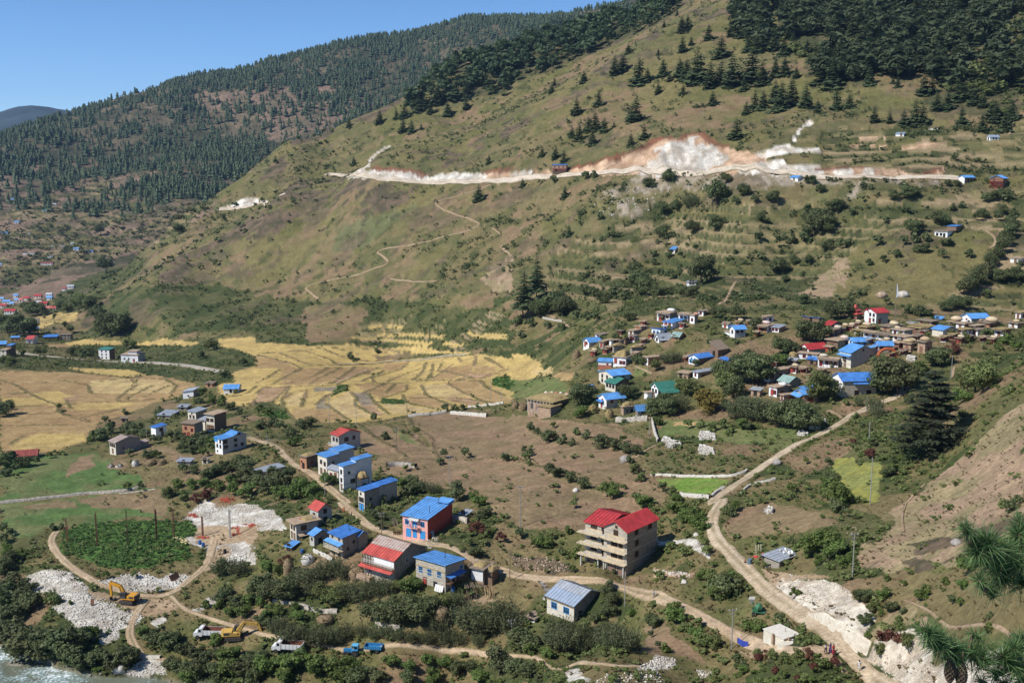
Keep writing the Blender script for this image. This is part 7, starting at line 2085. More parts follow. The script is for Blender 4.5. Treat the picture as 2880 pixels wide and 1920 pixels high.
def shrine():
	p, c, w, l, h, rz, s = frame_of("R812,192", 150, 738, 862, 35)
	root = thing("shrine", "small red shrine with stacked hipped roofs beside the white red roofed house", "shrine", (c.x, c.y, p.z), rz)
	b = block(root, w, l, h, 0, 0, 0, 'flat', 0, 'mud', None, 'redrust', .6, False, 2)
	for k, (f, z0, hh) in enumerate(((1.35, h + .3, 1.0), (.95, h + 1.4, .9), (.45, h + 2.5, 1.2))):
		mb = MB()
		q = f * .5
		mb.hull([(-w * q, -l * q, z0), (w * q, -l * q, z0), (w * q, l * q, z0), (-w * q, l * q, z0)], [(-w * q * .45, -l * q * .45, z0 + hh), (w * q * .45, -l * q * .45, z0 + hh), (w * q * .45, l * q * .45, z0 + hh), (-w * q * .45, l * q * .45, z0 + hh)])
		mb.build("tier_roof", ROOFS['salmon'], root)
		if k < 2:
			m2 = MB()
			m2.box(-w * q * .42, w * q * .42, -l * q * .42, l * q * .42, z0 + hh * .8, z0 + hh + .35)
			m2.build("drum", WALLS['red'], root)
	for t in (.2, .5, .8):
		door(root, b, 'F', t, .8, min(1.8, h * .8), 'red')
shrine()
V("half built shelter with a blue slatted roof behind the walnut tree", "R470,220", 196, 322, 512, 26, 'fall', 'deep', 'wood', .8, None, "F.5,.0,dv", name="shelter", cat="shelter")
V("house with a bright red roof behind the walnut tree", "R575,282", 244, 515, 680, 42, 'gx', 'red', 'darkstone', 1.2, 'darkstone', "F.5,.2,w", 'red')
V("white and red house with a broad white sheet roof at the lane's edge", "R98,312", 268, -5, 160, 30, 'back', 'zinc', 'bright', .5, 'ochre', "F.2,.2,dr F.5,.3,w F.8,.3,w", 'red')
V("stone house with bright blue roof behind the big blue gabled one", "R780,450", 393, 738, 928, 62, 'gy', 'blue', 'white', 1.1, 'stone', "R.7,.2,w R.3,.5,w F.5,.5,w", 'blue')
V("stone house with blue roof, red balcony and a lower blue annex", "R1012,510", 426, 985, 1135, 66, 'gy', 'blue', 'white', 1.1, 'stone', "R.25,.62,w R.65,.62,w F.5,.1,dr F.5,.6,w", 'red', extra=lambda r, b, s: (canopy(r, b, 'F', -.2, 1.0, b['h'] * .9, 2.6, 'blue', "annex_roof", .6, True), balcony(r, b, 'F', -.2, 1.0, b['h'] * .45, 1.3, TRIM['red'], TRIM['red'])))
V("white gabled house with a long red roof in mid village", "R372,524", 463, 290, 535, 52, 'gy', 'red', 'bright', 1.5, 'stone', "F.25,.55,w F.5,.55,w F.75,.55,w F.3,.15,w F.7,.15,w", 'brown')
V("large stone and timber house with a blue gabled roof and blue canopy", "R758,642", 500, 655, 968, 48, 'gx', 'blue', 'cream', 2.1, 'stone', "F.5,.02,d F.45,.42,W R.5,1.05,s", 'dark', extra=lambda r, b, s: (canopy(r, b, 'F', -.05, 1.05, b['h'] * .84, 1.3, 'blue', "front_canopy", .4), bands(.25, .5, .72)(r, b, s)))
def _longblue(root, b, s):
	canopy(root, b, 'R', .28, 1.02, b['h'] * .90, 1.3, 'deep', "lower_roof", .4)
	balcony(root, b, 'F', .05, .6, b['h'] * .55, 1.2, WALLS['mud'], TRIM['red'])
	for t in (.42, .78):
		door(root, b, 'R', t, 1.4, 2.3, 'brown', M_VOID)
	for k in range(3):
		canopy(root, b, 'F', .1, .6, b['h'] * (.3 + .3 * k), 1.0, 'plank', "side_shelf", .1)
V("long white and stone house with a deep blue roof beside the lane", "R682,912", 757, 588, 978, 66, 'gy', 'deep', 'bright', 1.8, 'stone', "F.35,.05,dv F.5,.6,w", 'dark', extra=_longblue)
V("long low house with a mud roof and white verandah posts below the red roof", "R642,632", 573, 462, 662, 14, 'flat', 'mud', 'bright', 0, 'darkstone', "F.15,.0,dr F.45,.3,w F.65,.3,w F.88,.3,w", 'red', extra=lambda r, b, s: (_porch(r, b, s), _bundle((.55, .5, .4), -.3, .1, 1.0)(r, b, s)))
V("mud roofed house with red flowers on its edge under the long red roof", "R452,560", 522, 285, 470, 14, 'flat', 'mud', 'bright', 0, 'mud', "F.3,.2,w F.6,.2,w", 'red')
V("hut with a small deep blue roof under the long red roof", "R440,612", 562, 362, 456, 28, 'back', 'deep', 'wood', .5, None, "F.5,.1,dv", name="hut", cat="hut")
V("tiny grey roofed hut left of the small blue hut", "R255,606", 566, 180, 272, 22, 'back', 'zinc', 'wood', .4, None, "F.5,.1,dv", name="hut", cat="hut")
V("white house with a green gabled roof above the two tier blue roof", "R190,832", 768, 95, 296, 44, 'gx', 'pale', 'bright', 1.5, 'darkstone', "F.2,.35,w F.4,.35,w F.6,.35,w F.8,.35,w", 'dark')
V("brown house with a two tier bright blue roof", "R320,972", 878, 250, 448, 62, 'gy', 'blue', 'mud', 1.0, 'mud', "R.5,.25,W F.5,.6,s", 'red', extra=lambda r, b, s: (canopy(r, b, 'F', -.1, 1.0, b['h'] * .95, 1.6, 'blue', "front_roof", .9), block(r, b['w'] * .95, b['l'] * .9, 1.2, .0, b['l'] * .25, b['h'], 'back', .4, 'mud', None, 'blue', .4, True, 0)))
V("flat mud roofed house with white sacks on its edge", "R80,905", 835, 8, 192, 40, 'flat', 'mud', 'bright', 0, 'darkstone', "F.4,.1,dr F.75,.3,w R.4,.2,w", 'red', extra=_bundle((.72, .70, .64), .25, .1, 1.0, "sack_heap"))
V("small flat roofed house before the two tier blue roof", "R142,958", 902, 112, 272, 52, 'flat', 'mud', 'bright', 0, 'mud', "R.5,.2,w F.5,.1,d", 'red')
V("white house with a broad mud roof at the orchard's right", "R25,762", 690, -40, 208, 38, 'flat', 'mud', 'bright', 0, 'darkstone', "F.5,.2,w R.5,.3,w", 'red')
ROW = [  # near corner, eave, left, right, wall, side, what sets it apart, extra
	("R600,345", 300, 548, 695, 'mud', 'darkstone', "mud house with a pale bundle on its roof right of the walnut tree", _bundle((.55, .46, .36), .1, .1, 1.1)),
	("R640,455", 402, 540, 742, 'wood', 'darkstone', "dark timber house with a broken roof edge behind the long red roof", None),
	("R700,425", 388, 660, 740, 'bright', 'bright', "whitewashed room with a round pale bundle left of a bright blue roof", _bundle((.62, .5, .42), 0, 0, 1.2)),
	("R860,345", 305, 790, 900, 'darkstone', 'darkstone', "dark row house at the left of the white posted row", None),
	("R1000,372", 325, 880, 1010, 'bright', 'ochre', "white posted row house in the row's middle", _porch),
	("R1120,385", 342, 1010, 1132, 'bright', 'ochre', "white posted row house at the row's right end", _porch),
	("R905,300", 272, 838, 985, 'mud', 'mud', "mud house crowned by two pale hay rolls", _bundle((.58, .48, .34), -.2, .1, 1.2)),
	("R1120,302", 268, 1035, 1232, 'mud', 'wood', "house carrying a long double hay roll", _bundle((.56, .46, .3), .1, .1, 1.4)),
	("R1250,352", 306, 1142, 1322, 'bright', 'cement', "long white house with a thick mud roof in the village centre", None),
	("R1260,405", 366, 1150, 1340, 'bright', 'cement', "second long white house just below the thick roofed one", None),
	("R1290,455", 416, 1240, 1372, 'darkstone', 'darkstone', "grey stone house with a sloping straw pile at the village centre", _bundle((.5, .4, .24), .1, .1, 1.0)),
	("R1200,460", 418, 1145, 1242, 'wood', 'red', "brown timber hut with a flat grey roof at the village centre", None),
	("R1440,500", 420, 1375, 1500, 'mud', 'mud', "tall drying frame stacked with brown straw below the centre", _bundle((.45, .33, .2), 0, 0, 1.3)),
	("R1310,490", 430, 1242, 1340, 'mud', 'mud', "brown straw stacked hut beside the tall drying frame", _bundle((.42, .32, .18), 0, 0, 1.3)),
	("R1500,262", 222, 1385, 1560, 'darkstone', 'wood', "dark flat house under the uppermost blue room", None),
	("R1480,300", 268, 1315, 1530, 'bright', 'ochre', "house with a cluttered white posted porch in the right half", _porch),
	("R1700,252", 222, 1665, 1790, 'bright', 'wood', "white house with a big round straw ball on its roof", _bundle((.58, .46, .3), 0, 0, 1.7)),
	("R1800,290", 245, 1730, 1860, 'bright', 'ochre', "white house with pale sacks drying in the right half", _bundle((.7, .62, .55), 0, .1, 1.0)),
	("R1900,300", 262, 1855, 1980, 'white', 'mud', "mud roofed house before the large blue roof", None),
	("R2030,290", 240, 1960, 2120, 'ochre', 'ochre', "red balustraded house with a large straw bale on top", _bundle((.58, .46, .28), 0, .1, 1.8)),
	("R1790,342", 300, 1728, 1870, 'bright', 'bright', "row house with blue doors at the village's right", None),
	("R1925,345", 300, 1870, 1985, 'bright', 'bright', "row house with black doors at the village's right", None),
	("R2060,345", 298, 1985, 2090, 'bright', 'darkstone', "row house with a woven wall at the village's right", None),
	("R2160,360", 300, 2085, 2222, 'bright', 'ochre', "last row house before the right slope", _porch),
	("R2290,272", 238, 2215, 2342, 'bright', 'mud', "small white house with a straw roof near the right edge", _bundle((.5, .4, .26), 0, 0, 1.0)),
	("R2320,190", 142, 2275, 2400, 'bright', 'bright', "white walled house cut by the right edge above the village", None),
	("R1400,330", 285, 1300, 1420, 'wood', 'darkstone', "jumbled timber store left of the white sided blue gable house", None)]
for _at, _ey, _xl, _xr, _wl, _sd, _ds, _ex in ROW:
	V(_ds, _at, _ey, _xl, _xr, 36, 'flat', random.choice(['mud', 'plank', 'hay']), _wl, 0, _sd, None, 'red', extra=_ex, over=.7)
V("uppermost small room with a blue roof in the right half", "R1590,200", 184, 1525, 1612, 26, 'back', 'blue', 'cement', .5, None, "F.5,.2,w", 'dark')
V("white house with a large blue roof at the village's upper right", "R1865,250", 180, 1782, 2018, 58, 'gy', 'blue', 'bright', 1.4, 'cement', "F.5,.4,w R.3,.4,s R.7,.4,s", 'red', extra=lambda r, b, s: canopy(r, b, 'R', .55, 1.35, b['h'] * .9, 2.6, 'plank', "lean_to", .9, True))
V("cream stone house with a light blue half roof and gable at the right", "R1605,352", 290, 1510, 1722, 40, 'gx', 'blue', 'cream', 1.0, 'cream', "R.35,.35,w R.8,.35,w", 'brown')
# ---- farmhouses on the slopes
V("blue roofed farmhouse with white walls alone on the terraces", "K1380,762", 728, 1340, 1447, 20, 'gx', 'blue', 'bright', 1.2, None, "F.2,.1,dv F.6,.3,w", 'dark', extra=lambda r, b, s: block(r, b['w'] * .6, b['l'] * .8, b['h'] * .6, -b['w'] * .85, 0, -.3, 'flat', 0, 'bright', None, 'mud', .4, False, 1.5))
V("two storey roadside house with blue roof and two open balconies beside the road cut", "O458,1462", 1402, 338, 472, 9, 'back', 'deep', 'mud', .5, None, "F.2,.6,w F.5,.6,w F.8,.6,w F.3,.1,dv", 'brown', extra=lambda r, b, s: (balcony(r, b, 'F', 0, 1, b['h'] * .5, 1.2, TRIM['red'], TRIM['red']), balcony(r, b, 'F', 0, 1, b['h'] * .12, 1.2, TRIM['brown'], TRIM['red'])))
V("small white house with blue roof just under the road cut", "L252,155", 120, 190, 292, 36, 'gx', 'blue', 'bright', 1.0, 'bright', "F.5,.1,d", 'dark')
V("white house with bright blue roof at the right end of the road", "L1665,175", 120, 1618, 1742, 46, 'gy', 'blue', 'bright', 1.0, 'wood', "R.4,.4,w R.7,.4,w", 'red')
V("three tier balconied house with a blue gable at the road's right end", "L1990,208", 128, 1890, 2022, 14, 'gy', 'blue', 'wood', 1.4, None, "F.2,.1,dv F.5,.4,w F.8,.4,w F.3,.7,w", 'brown', extra=lambda r, b, s: [balcony(r, b, 'F', -.05, 1.05, b['h'] * z, 1.3, TRIM['red'], TRIM['red']) for z in (.05, .37, .68)])
V("white flat roofed farmhouse with a blue topped upper room on the slope", "L1520,628", 588, 1418, 1592, 22, 'flat', 'plank', 'bright', 0, None, "F.2,.3,w F.5,.3,w F.75,.0,dv", 'dark', extra=lambda r, b, s: block(r, b['w'] * .75, b['l'] * .6, 2.2, b['w'] * .42, b['l'] * .3, b['h'] + .2, 'back', .3, 'wood', None, 'deep', .3, False, 0))
V("white hut with a grey zinc roof on the upper terraces", "Q1150,1158", 1136, 1085, 1162, 12, 'back', 'greyblue', 'bright', .9, None, "F.7,.1,d", 'dark')
V("white gabled hut with a grey roof at the forest edge near the right edge", "Q1880,1194", 1162, 1858, 1952, 58, 'gy', 'greyblue', 'bright', 1.0, None, "F.5,.1,dv R.4,.3,w R.7,.3,w", 'dark')
V("low ruined yellow wall house above the grey roofed hut", "Q1440,1107", 1088, 1366, 1468, 14, 'flat', 'plank', 'cream', 0, 'darkstone', "F.8,.1,dv", 'dark', name="ruin", cat="ruin")
V("low white byre with grey roof under the dark tree on the terraces", "K1560,1028", 1008, 1482, 1575, 14, 'back', 'zinc', 'bright', .3, None, "F.4,.0,dv F.7,.0,dv", 'dark', name="byre", cat="barn")
V("stone terrace house of pale blocks at the right edge", "L2140,850", 815, 2060, 2230, 24, 'flat', 'mud', 'white', 0, None, None, 'dark')
# ---- more rooms packed between the named houses
FILL = """S:900,300,60,38,bright,ochre|S:640,405,70,40,mud,darkstone|S:520,590,60,45,bright,mud|S:905,500,62,44,ochre,bright|S:860,560,60,40,mud,wood|S:980,440,50,38,bright,mud|S:1100,250,60,40,ochre,bright|S:1330,330,70,42,bright,ochre|S:1640,180,60,36,mud,wood
S:350,640,70,46,wood,mud|S:480,610,62,40,mud,ochre|S:820,650,60,44,bright,mud|S:1380,690,60,42,ochre,mud|S:2080,300,70,44,bright,ochre|S:2150,420,60,42,mud,wood|S:1960,300,60,36,bright,mud|S:1700,800,60,40,mud,bright
R:500,330,70,40,bright,ochre|R:760,300,66,36,mud,bright|R:930,420,60,38,wood,mud|R:1080,440,66,40,bright,ochre|R:1180,330,70,36,mud,wood|R:1380,390,70,42,bright,mud|R:1420,440,60,40,ochre,wood|R:1560,320,64,36,bright,darkstone|R:1660,310,64,40,mud,bright
R:1320,270,64,36,bright,mud|R:1430,345,60,36,mud,ochre|R:1620,400,64,40,bright,mud|R:1760,415,60,38,ochre,mud|R:1930,255,60,34,bright,ochre|R:2060,420,60,38,mud,bright|R:820,270,60,34,bright,ochre|R:700,300,56,34,ochre,mud|R:1700,380,70,40,ochre,mud|R:1850,395,66,40,mud,wood|R:1980,400,60,38,bright,ochre|R:560,500,70,44,wood,darkstone|R:240,690,80,46,bright,mud|R:330,690,70,44,mud,ochre|R:60,640,70,44,bright,wood|R:500,700,60,40,mud,darkstone|R:1150,540,60,38,mud,wood|R:1250,520,60,36,bright,mud"""
_n = {}
for _e in FILL.replace('\n', '|').split('|'):
	_t, _q = _e.split(':')
	_x, _y, _w, _hh, _wl, _sd = _q.split(',')
	_x, _y, _w, _hh = float(_x), float(_y), float(_w), float(_hh)
	_u, _v = pts("%s%g,%g" % (_t, _x, _y))[0]
	_m = min(HOUSES.items(), key=lambda q: (q[1][0].location.xy - ground(_u, _v).xy).length)[0]
	_near = {'bright': "whitewashed", 'mud': "mud walled", 'ochre': "ochre", 'wood': "timber"}[_wl]
	_rc = random.choice(['mud', 'plank', 'hay', 'mud', 'zinc'])
	_s = "flat roofed %s room with %s roof" % (_near, dict(mud="earth", plank="board", hay="straw", zinc="grey sheet")[_rc])
	_m = ' '.join(_m.split()[:4])
	_n[(_s, _m)] = _n.get((_s, _m), 0) + 1
	V(_s + " by the " + re.sub(r'\b(with|a|the|in|and|at|of|by|under|under a|its|right|left)$', '', _m).strip() + ("" if _n[(_s, _m)] == 1 else ", farther one"), "%s%g,%g" % (_t, _x + .2 * _w, _y), _y - _hh, _x - .5 * _w, _x + .5 * _w, 34, 'flat', _rc, _wl, 0, _sd, "F.3,.1,dr F.7,.3,w R.5,.3,w", 'red', extra=_porch if random.random() < .4 else _bundle((.52, .42, .28), .1, .1, .9) if random.random() < .5 else None, over=.6)
# ------------------------------------------------------------------ vehicles and machines
M_YEL = mat("construction yellow", (.62, .30, .025), .5, .12, 1.5)
M_YEL2 = mat("faded machine yellow", (.60, .38, .09), .55, .15, 1.5)
M_STEEL = mat("dark greased steel", (.07, .065, .06), .6, .3, 2)
M_RUST = mat("rusty steel", (.20, .095, .055), .8, .35, 3)
M_WPAINT = mat("white vehicle paint", (.72, .72, .70), .4, .1, 1)
M_TYRE = mat("tyre rubber", (.025, .024, .023), .85, .2, 3)
M_BED = mat("scuffed tipper inside", (.24, .10, .07), .8, .3, 2)
M_BPAINT = mat("tractor blue paint", (.035, .20, .42), .45, .15, 1.5)
M_GPAINT = mat("mixer green paint", (.05, .17, .09), .6, .2, 1.5)
def wheel(parent, x, y, r, wd, name="wheel"):
	mb = MB()
	mb.tube((x, y - wd / 2, r), (x, y + wd / 2, r), r, r, 14)
	wh = mb.build(name, M_TYRE, parent)
	rb = MB()
	rb.tube((x, y - wd / 2 - .02, r), (x, y + wd / 2 + .02, r), r * .55, r * .55, 10)
	rb.build("rim", M_STEEL, wh)
	return wh
def heading(p, deg):
	"""Rotation about z for something whose nose (+x) points deg degrees clockwise from the picture's right... measured on the ground."""
	return -math.radians(deg)
def excavator(label, at, deg, m, boom, stick, bucket, swing=0, scale=1.0):
	p = ground(*pts(at)[0])
	root = thing("excavator", label, "excavator", p + Vector((0, 0, .12)), heading(p, deg))
	root.scale = (scale,) * 3
	for s in (-1, 1):
		mb = MB()
		y0, y1 = s * 1.25 - .3, s * 1.25 + .3
		prof = [(-1.9, .35), (-1.6, .05), (1.6, .05), (1.95, .38), (1.7, .8), (-1.7, .8)]
		mb.hull([(x, y0, z) for x, z in prof], [(x, y1, z) for x, z in prof])
		tr = mb.build("track", M_STEEL, root)
		for k in range(14):
			g = MB()
			x = -1.75 + 3.5 * k / 13
			g.box(x - .08, x + .08, y0 - .03, y1 + .03, .8, .86)
			if k % 2 == 0:
				g.build("track_pad", M_RUST, tr)
	mb = MB()
	mb.box(-1.1, 1.1, -.95, .95, .4, .85)
	mb.tube((0, 0, .85), (0, 0, 1.1), .8, .8, 14)
	mb.build("undercarriage", M_STEEL, root)
	M = Matrix.Rotation(math.radians(swing), 4, 'Z')
	top = thing("upper_body", None, None, (0, 0, 0), math.radians(swing))
	bpy.data.objects.remove(top)
	def b(name, mt, *boxes, parent=root):
		q = MB()
		for bx in boxes:
			q.box(*bx, M=M)
		return q.build(name, mt, parent)
	b("house_deck", m, (-2.3, 1.5, -1.3, 1.3, 1.1, 1.35), (-2.3, -.3, -1.3, 1.3, 1.35, 2.15), (-.3, .9, -1.3, -.4, 1.35, 1.9))
	cw = MB()
	ring = [(-2.3, -1.3), (-2.75, -.9), (-2.85, 0), (-2.75, .9), (-2.3, 1.3)]
	cw.hull([M @ Vector((x, y, 1.15)) for x, y in ring], [M @ Vector((x, y, 2.2)) for x, y in ring])
	cw.build("counterweight", M_STEEL if m is M_YEL else m, root)
	b("engine_grille", M_STEEL, (-2.1, -.9, -1.33, -1.28, 1.5, 2.0), (-2.1, -.9, 1.28, 1.33, 1.5, 2.0))
	cab = b("cab", M_STEEL, (.1, 1.6, .3, 1.28, 1.35, 1.95), (.1, 1.5, .3, 1.28, 2.75, 2.85), (.1, .2, .3, 1.28, 1.95, 2.75), (1.42, 1.5, .3, .4, 1.95, 2.75), (1.42, 1.5, 1.2, 1.28, 1.95, 2.75))
	b("window", M_GLASS, (.2, 1.45, .34, 1.24, 1.95, 2.75), parent=cab)
	def limb(name, path, w, t0, t1, mt):
		q = MB()
		n = len(path)
		for i in range(n - 1):
			a, c = Vector((path[i][0], -.05, path[i][1])), Vector((path[i + 1][0], -.05, path[i + 1][1]))
			d = (c - a).normalized()
			up = Vector((-d.z, 0, d.x))
			ha, hc = t0 + (t1 - t0) * i / (n - 1), t0 + (t1 - t0) * (i + 1) / (n - 1)
			e = d * .04
			q.hull([M @ (a - e + Vector((0, s * w / 2, 0)) + up * (z * ha / 2)) for s, z in ((-1, -1), (1, -1), (1, 1), (-1, 1))], [M @ (c + e + Vector((0, s * w / 2, 0)) + up * (z * hc / 2)) for s, z in ((-1, -1), (1, -1), (1, 1), (-1, 1))])
		return q.build(name, mt, root)
	limb("boom", boom, .6, 1.0, .7, m)
	limb("stick", stick, .5, .75, .42, m)
	cy = MB()
	a, c = boom[0], boom[1]
	cy.tube(M @ Vector((a[0] + .5, .28, a[1] - .3)), M @ Vector((c[0], .28, c[1] - .1)), .09, .06, 6)
	cy.tube(M @ Vector((a[0] + .5, -.38, a[1] - .3)), M @ Vector((c[0], -.38, c[1] - .1)), .09, .06, 6)
	cy.tube(M @ Vector((boom[-2][0], -.05, boom[-2][1] + .5)), M @ Vector((stick[0][0], -.05, stick[0][1] + .35)), .09, .06, 6)
	cy.build("hydraulic_ram", M_STEEL, root)
	bx, bz = bucket
	q = MB()
	prof = [(0, .2), (.45, .05), (.5, -.5), (.15, -.95), (-.45, -.85), (-.75, -.35), (-.55, -.3), (-.3, -.62), (.1, -.7), (.28, -.4), (.2, -.05)]
	q.hull([M @ Vector((bx + x, -.6, bz + z)) for x, z in prof], [M @ Vector((bx + x, .5, bz + z)) for x, z in prof])
	for k in range(4):
		q.box(bx - .95, bx - .7, -.55 + k * .3, -.45 + k * .3, bz - .42, bz - .34, M=M)
	q.build("bucket", M_STEEL, root)
	return root
excavator("bright yellow excavator digging at the white gravel heap", "A1090,885", 190, M_YEL, [(1.0, 1.9), (2.0, 4.0), (4.6, 4.7)], [(4.3, 5.0), (4.7, 4.6), (4.5, 1.3)], (4.4, 1.1))
excavator("pale yellow excavator parked nose to the right behind the white tipper truck", "A1985,1195", -4, M_YEL2, [(1.0, 1.9), (2.6, 3.9), (5.4, 3.3)], [(5.1, 3.6), (5.6, 3.2), (6.4, .9)], (6.3, .9), 4)
def tipper(label, at, deg, bedm, scale=1.0, full=True):
	p = ground(*pts(at)[0])
	root = thing("tipper_truck", label, "truck", p + Vector((0, 0, .1)), heading(p, deg))
	root.scale = (scale,) * 3
	mb = MB()
	mb.box(-3.4, 3.2, -.45, .45, .75, 1.0)
	mb.build("chassis", M_STEEL, root)
	mb = MB()
	side = [(1.35, .75), (3.35, .75), (3.4, 1.5), (3.15, 1.65), (2.45, 1.75), (2.1, 2.65), (1.35, 2.7)]
	mb.hull([(x, -1.15, z) for x, z in side], [(x, 1.15, z) for x, z in side])
	cab = mb.build("cab", M_WPAINT, root)
	w = MB()
	w.poly([(2.47, -1.0, 1.85), (2.47, 1.0, 1.85), (2.16, .95, 2.55), (2.16, -.95, 2.55)])
	for s in (-1, 1):
		w.box(1.55, 2.15, s * 1.16 - .015, s * 1.16 + .015, 1.8, 2.45)
	w.build("window", M_GLASS, cab)
	for s in (-.8, .8):
		h = MB()
		h.tube((3.34, s, 1.15), (3.46, s, 1.15), .15, .15, 8)
		h.build("headlight", mat("lamp glass", (.7, .7, .65), .2, .05), cab)
	g = MB()
	g.box(3.36, 3.44, -.55, .55, .95, 1.45)
	g.build("grille", M_STEEL, cab)
	bm_ = MB()
	bm_.box(-3.5, 1.15, -1.2, 1.2, 1.05, 1.2)
	bm_.box(-3.5, 1.15, -1.25, -1.17, 1.2, 2.25)
	bm_.box(-3.5, 1.15, 1.17, 1.25, 1.2, 2.25)
	bm_.box(1.07, 1.15, -1.17, 1.17, 1.2, 2.75)
	bm_.box(-3.55, -3.45, -1.17, 1.17, 1.2, 2.1)
	bed = bm_.build("tipper_bed", M_WPAINT, root)
	i = MB()
	i.box(-3.42, 1.05, -1.15, 1.15, 1.22, 1.3)
	i.box(-3.42, 1.05, -1.16, -1.13, 1.3, 2.24)
	i.box(-3.42, 1.05, 1.13, 1.16, 1.3, 2.24)
	i.box(1.03, 1.06, -1.12, 1.12, 1.3, 2.74)
	i.build("bed_lining", bedm, bed)
	for k in range(6):
		r = MB()
		x = -3.3 + k * .85
		r.box(x, x + .08, -1.3, -1.25, 1.15, 2.25)
		r.box(x, x + .08, 1.25, 1.3, 1.15, 2.25)
		r.build("side_rib", M_WPAINT, bed)
	for x in (2.4, -1.6, -2.75):
		for s in (-1, 1):
			wheel(root, x, s * .98, .52, .42)
	return root
tipper("white tipper truck with a rust red bed, parked beside the pale excavator", "A1775,1185", 183, M_BED)
tipper("white truck half hidden behind the small trees, left of the blue tractor", "B270,1305", 187, M_RUST)
def tractor():
	p = ground(*pts("B820,1335")[0])
	root = thing("tractor", "blue tractor with a box shaped light blue cab standing on the orchard track", "tractor", p + Vector((0, 0, .12)), heading(p, 188))
	mb = MB()
	mb.hull([(.1, -.35, .8), (2.0, -.3, .85), (2.0, .3, .85), (.1, .35, .8)], [(.1, -.38, 1.6), (2.0, -.28, 1.45), (2.0, .28, 1.45), (.1, .38, 1.6)])
	mb.build("bonnet", M_BPAINT, root)
	mb = MB()
	mb.box(-1.2, 2.0, -.25, .25, .55, .85)
	mb.build("chassis", M_STEEL, root)
	cab = MB()
	lb = mat("cab light blue", (.12, .42, .66), .5, .1)
	cab.box(-1.35, .05, -.75, .75, 2.45, 2.55)
	for x, y in ((-1.3, -.7), (-1.3, .7), (0, -.7), (0, .7)):
		cab.box(x - .05, x + .05, y - .05, y + .05, .9, 2.45)
	cab.box(-1.32, -1.27, -.65, .65, .9, 2.45)
	cab.box(-1.3, 0, -.73, -.69, .9, 1.7)
	cab.box(-1.3, 0, .69, .73, .9, 1.7)
	c = cab.build("cab", lb, root)
	w = MB()
	w.box(.02, .05, -.65, .65, 1.7, 2.4)
	w.box(-1.2, -.1, -.72, -.70, 1.75, 2.4)
	w.build("window", M_GLASS, c)
	for s in (-1, 1):
		wheel(root, -.75, s * .85, .75, .42)
		wheel(root, 1.7, s * .65, .42, .28)
		f = MB()
		f.box(-1.4, -.1, s * .85 - .25, s * .85 + .25, 1.52, 1.6)
		f.build("mudguard", M_BPAINT, root)
	e = MB()
	e.tube((1.4, .2, 1.5), (1.4, .2, 2.2), .05, .05, 6)
	e.build("exhaust", M_STEEL, root)
	p2 = ground(*pts("B1000,1305")[0])
	tr = thing("farm_trailer", "blue ribbed trailer hitched behind the tractor", "trailer", p2 + Vector((0, 0, .1)), root.rotation_euler.z)
	b = MB()
	b.box(-1.9, 1.9, -.95, .95, .85, .95)
	b.box(-1.9, 1.9, -1.0, -.95, .95, 1.6)
	b.box(-1.9, 1.9, .95, 1.0, .95, 1.6)
	b.box(-1.95, -1.9, -.95, .95, .95, 1.6)
	b.box(1.9, 1.95, -.95, .95, .95, 1.6)
	bed = b.build("trailer_bed", M_BPAINT, tr)
	for k in range(9):
		r = MB()
		x = -1.85 + k * .45
		r.box(x, x + .07, -1.05, -1.0, .9, 1.62)
		r.box(x, x + .07, 1.0, 1.05, .9, 1.62)
		r.build("side_rib", lb, bed)
	d = MB()
	d.tube((1.9, 0, .8), (3.0, 0, .65), .07, .07, 6)
	d.build("drawbar", M_STEEL, tr)
	for s in (-1, 1):
		wheel(tr, -.9, s * .85, .45, .3)
tractor()
def mixer():
	p = ground(*pts("C2095,985")[0])
	root = thing("concrete_mixer", "green concrete mixer with a raised white hopper beside the road", "concrete mixer", p, heading(p, 200))
	f = MB()
	f.box(-1.2, 1.2, -.6, .6, .5, .65)
	f.build("frame", M_GPAINT, root)
	d = MB()
	d.tube((-.5, 0, 1.2), (.1, 0, 1.35), .5, .85, 12)
	d.tube((.1, 0, 1.35), (.75, 0, 1.52), .85, .5, 12)
	d.build("drum", M_GPAINT, root)
	h = MB()
	h.hull([(1.0, -.3, 2.0), (1.5, -.3, 1.9), (1.5, .3, 1.9), (1.0, .3, 2.0)], [(.8, -.7, 3.0), (1.9, -.7, 2.9), (1.9, .7, 2.9), (.8, .7, 3.0)])
	h.build("hopper", WALLS['cement'], root)
	q = MB()
	for y in (-.5, .5):
		q.tube((.9, y, .5), (1.2, y, 2.6), .06, .06, 5)
	q.build("hoist_rail", M_GPAINT, root)
	for x in (-.9, .9):
		for s in (-1, 1):
			wheel(root, x, s * .75, .3, .18)
mixer()
def motorbike():
	p = ground(*pts("X1468,512")[0])
	root = thing("motorbike", "dark motorbike parked before the pink house's doors", "motorbike", p + Vector((0, 0, .05)), heading(p, 150))
	for x in (-.65, .65):
		wheel(root, x, 0, .3, .1)
	m = MB()
	m.hull([(-.5, -.13, .45), (.4, -.13, .45), (.4, .13, .45), (-.5, .13, .45)], [(-.4, -.12, .75), (.35, -.12, .85), (.35, .12, .85), (-.4, .12, .75)])
	m.build("body", M_STEEL, root)
	s = MB()
	s.box(-.75, .05, -.14, .14, .78, .88)
	s.build("saddle", M_TYRE, root)
	h = MB()
	h.tube((.65, 0, .3), (.45, 0, 1.05), .04, .04, 5)
	h.tube((.45, -.35, 1.05), (.45, .35, 1.05), .03, .03, 5)
	h.build("handlebar", M_STEEL, root)
motorbike()
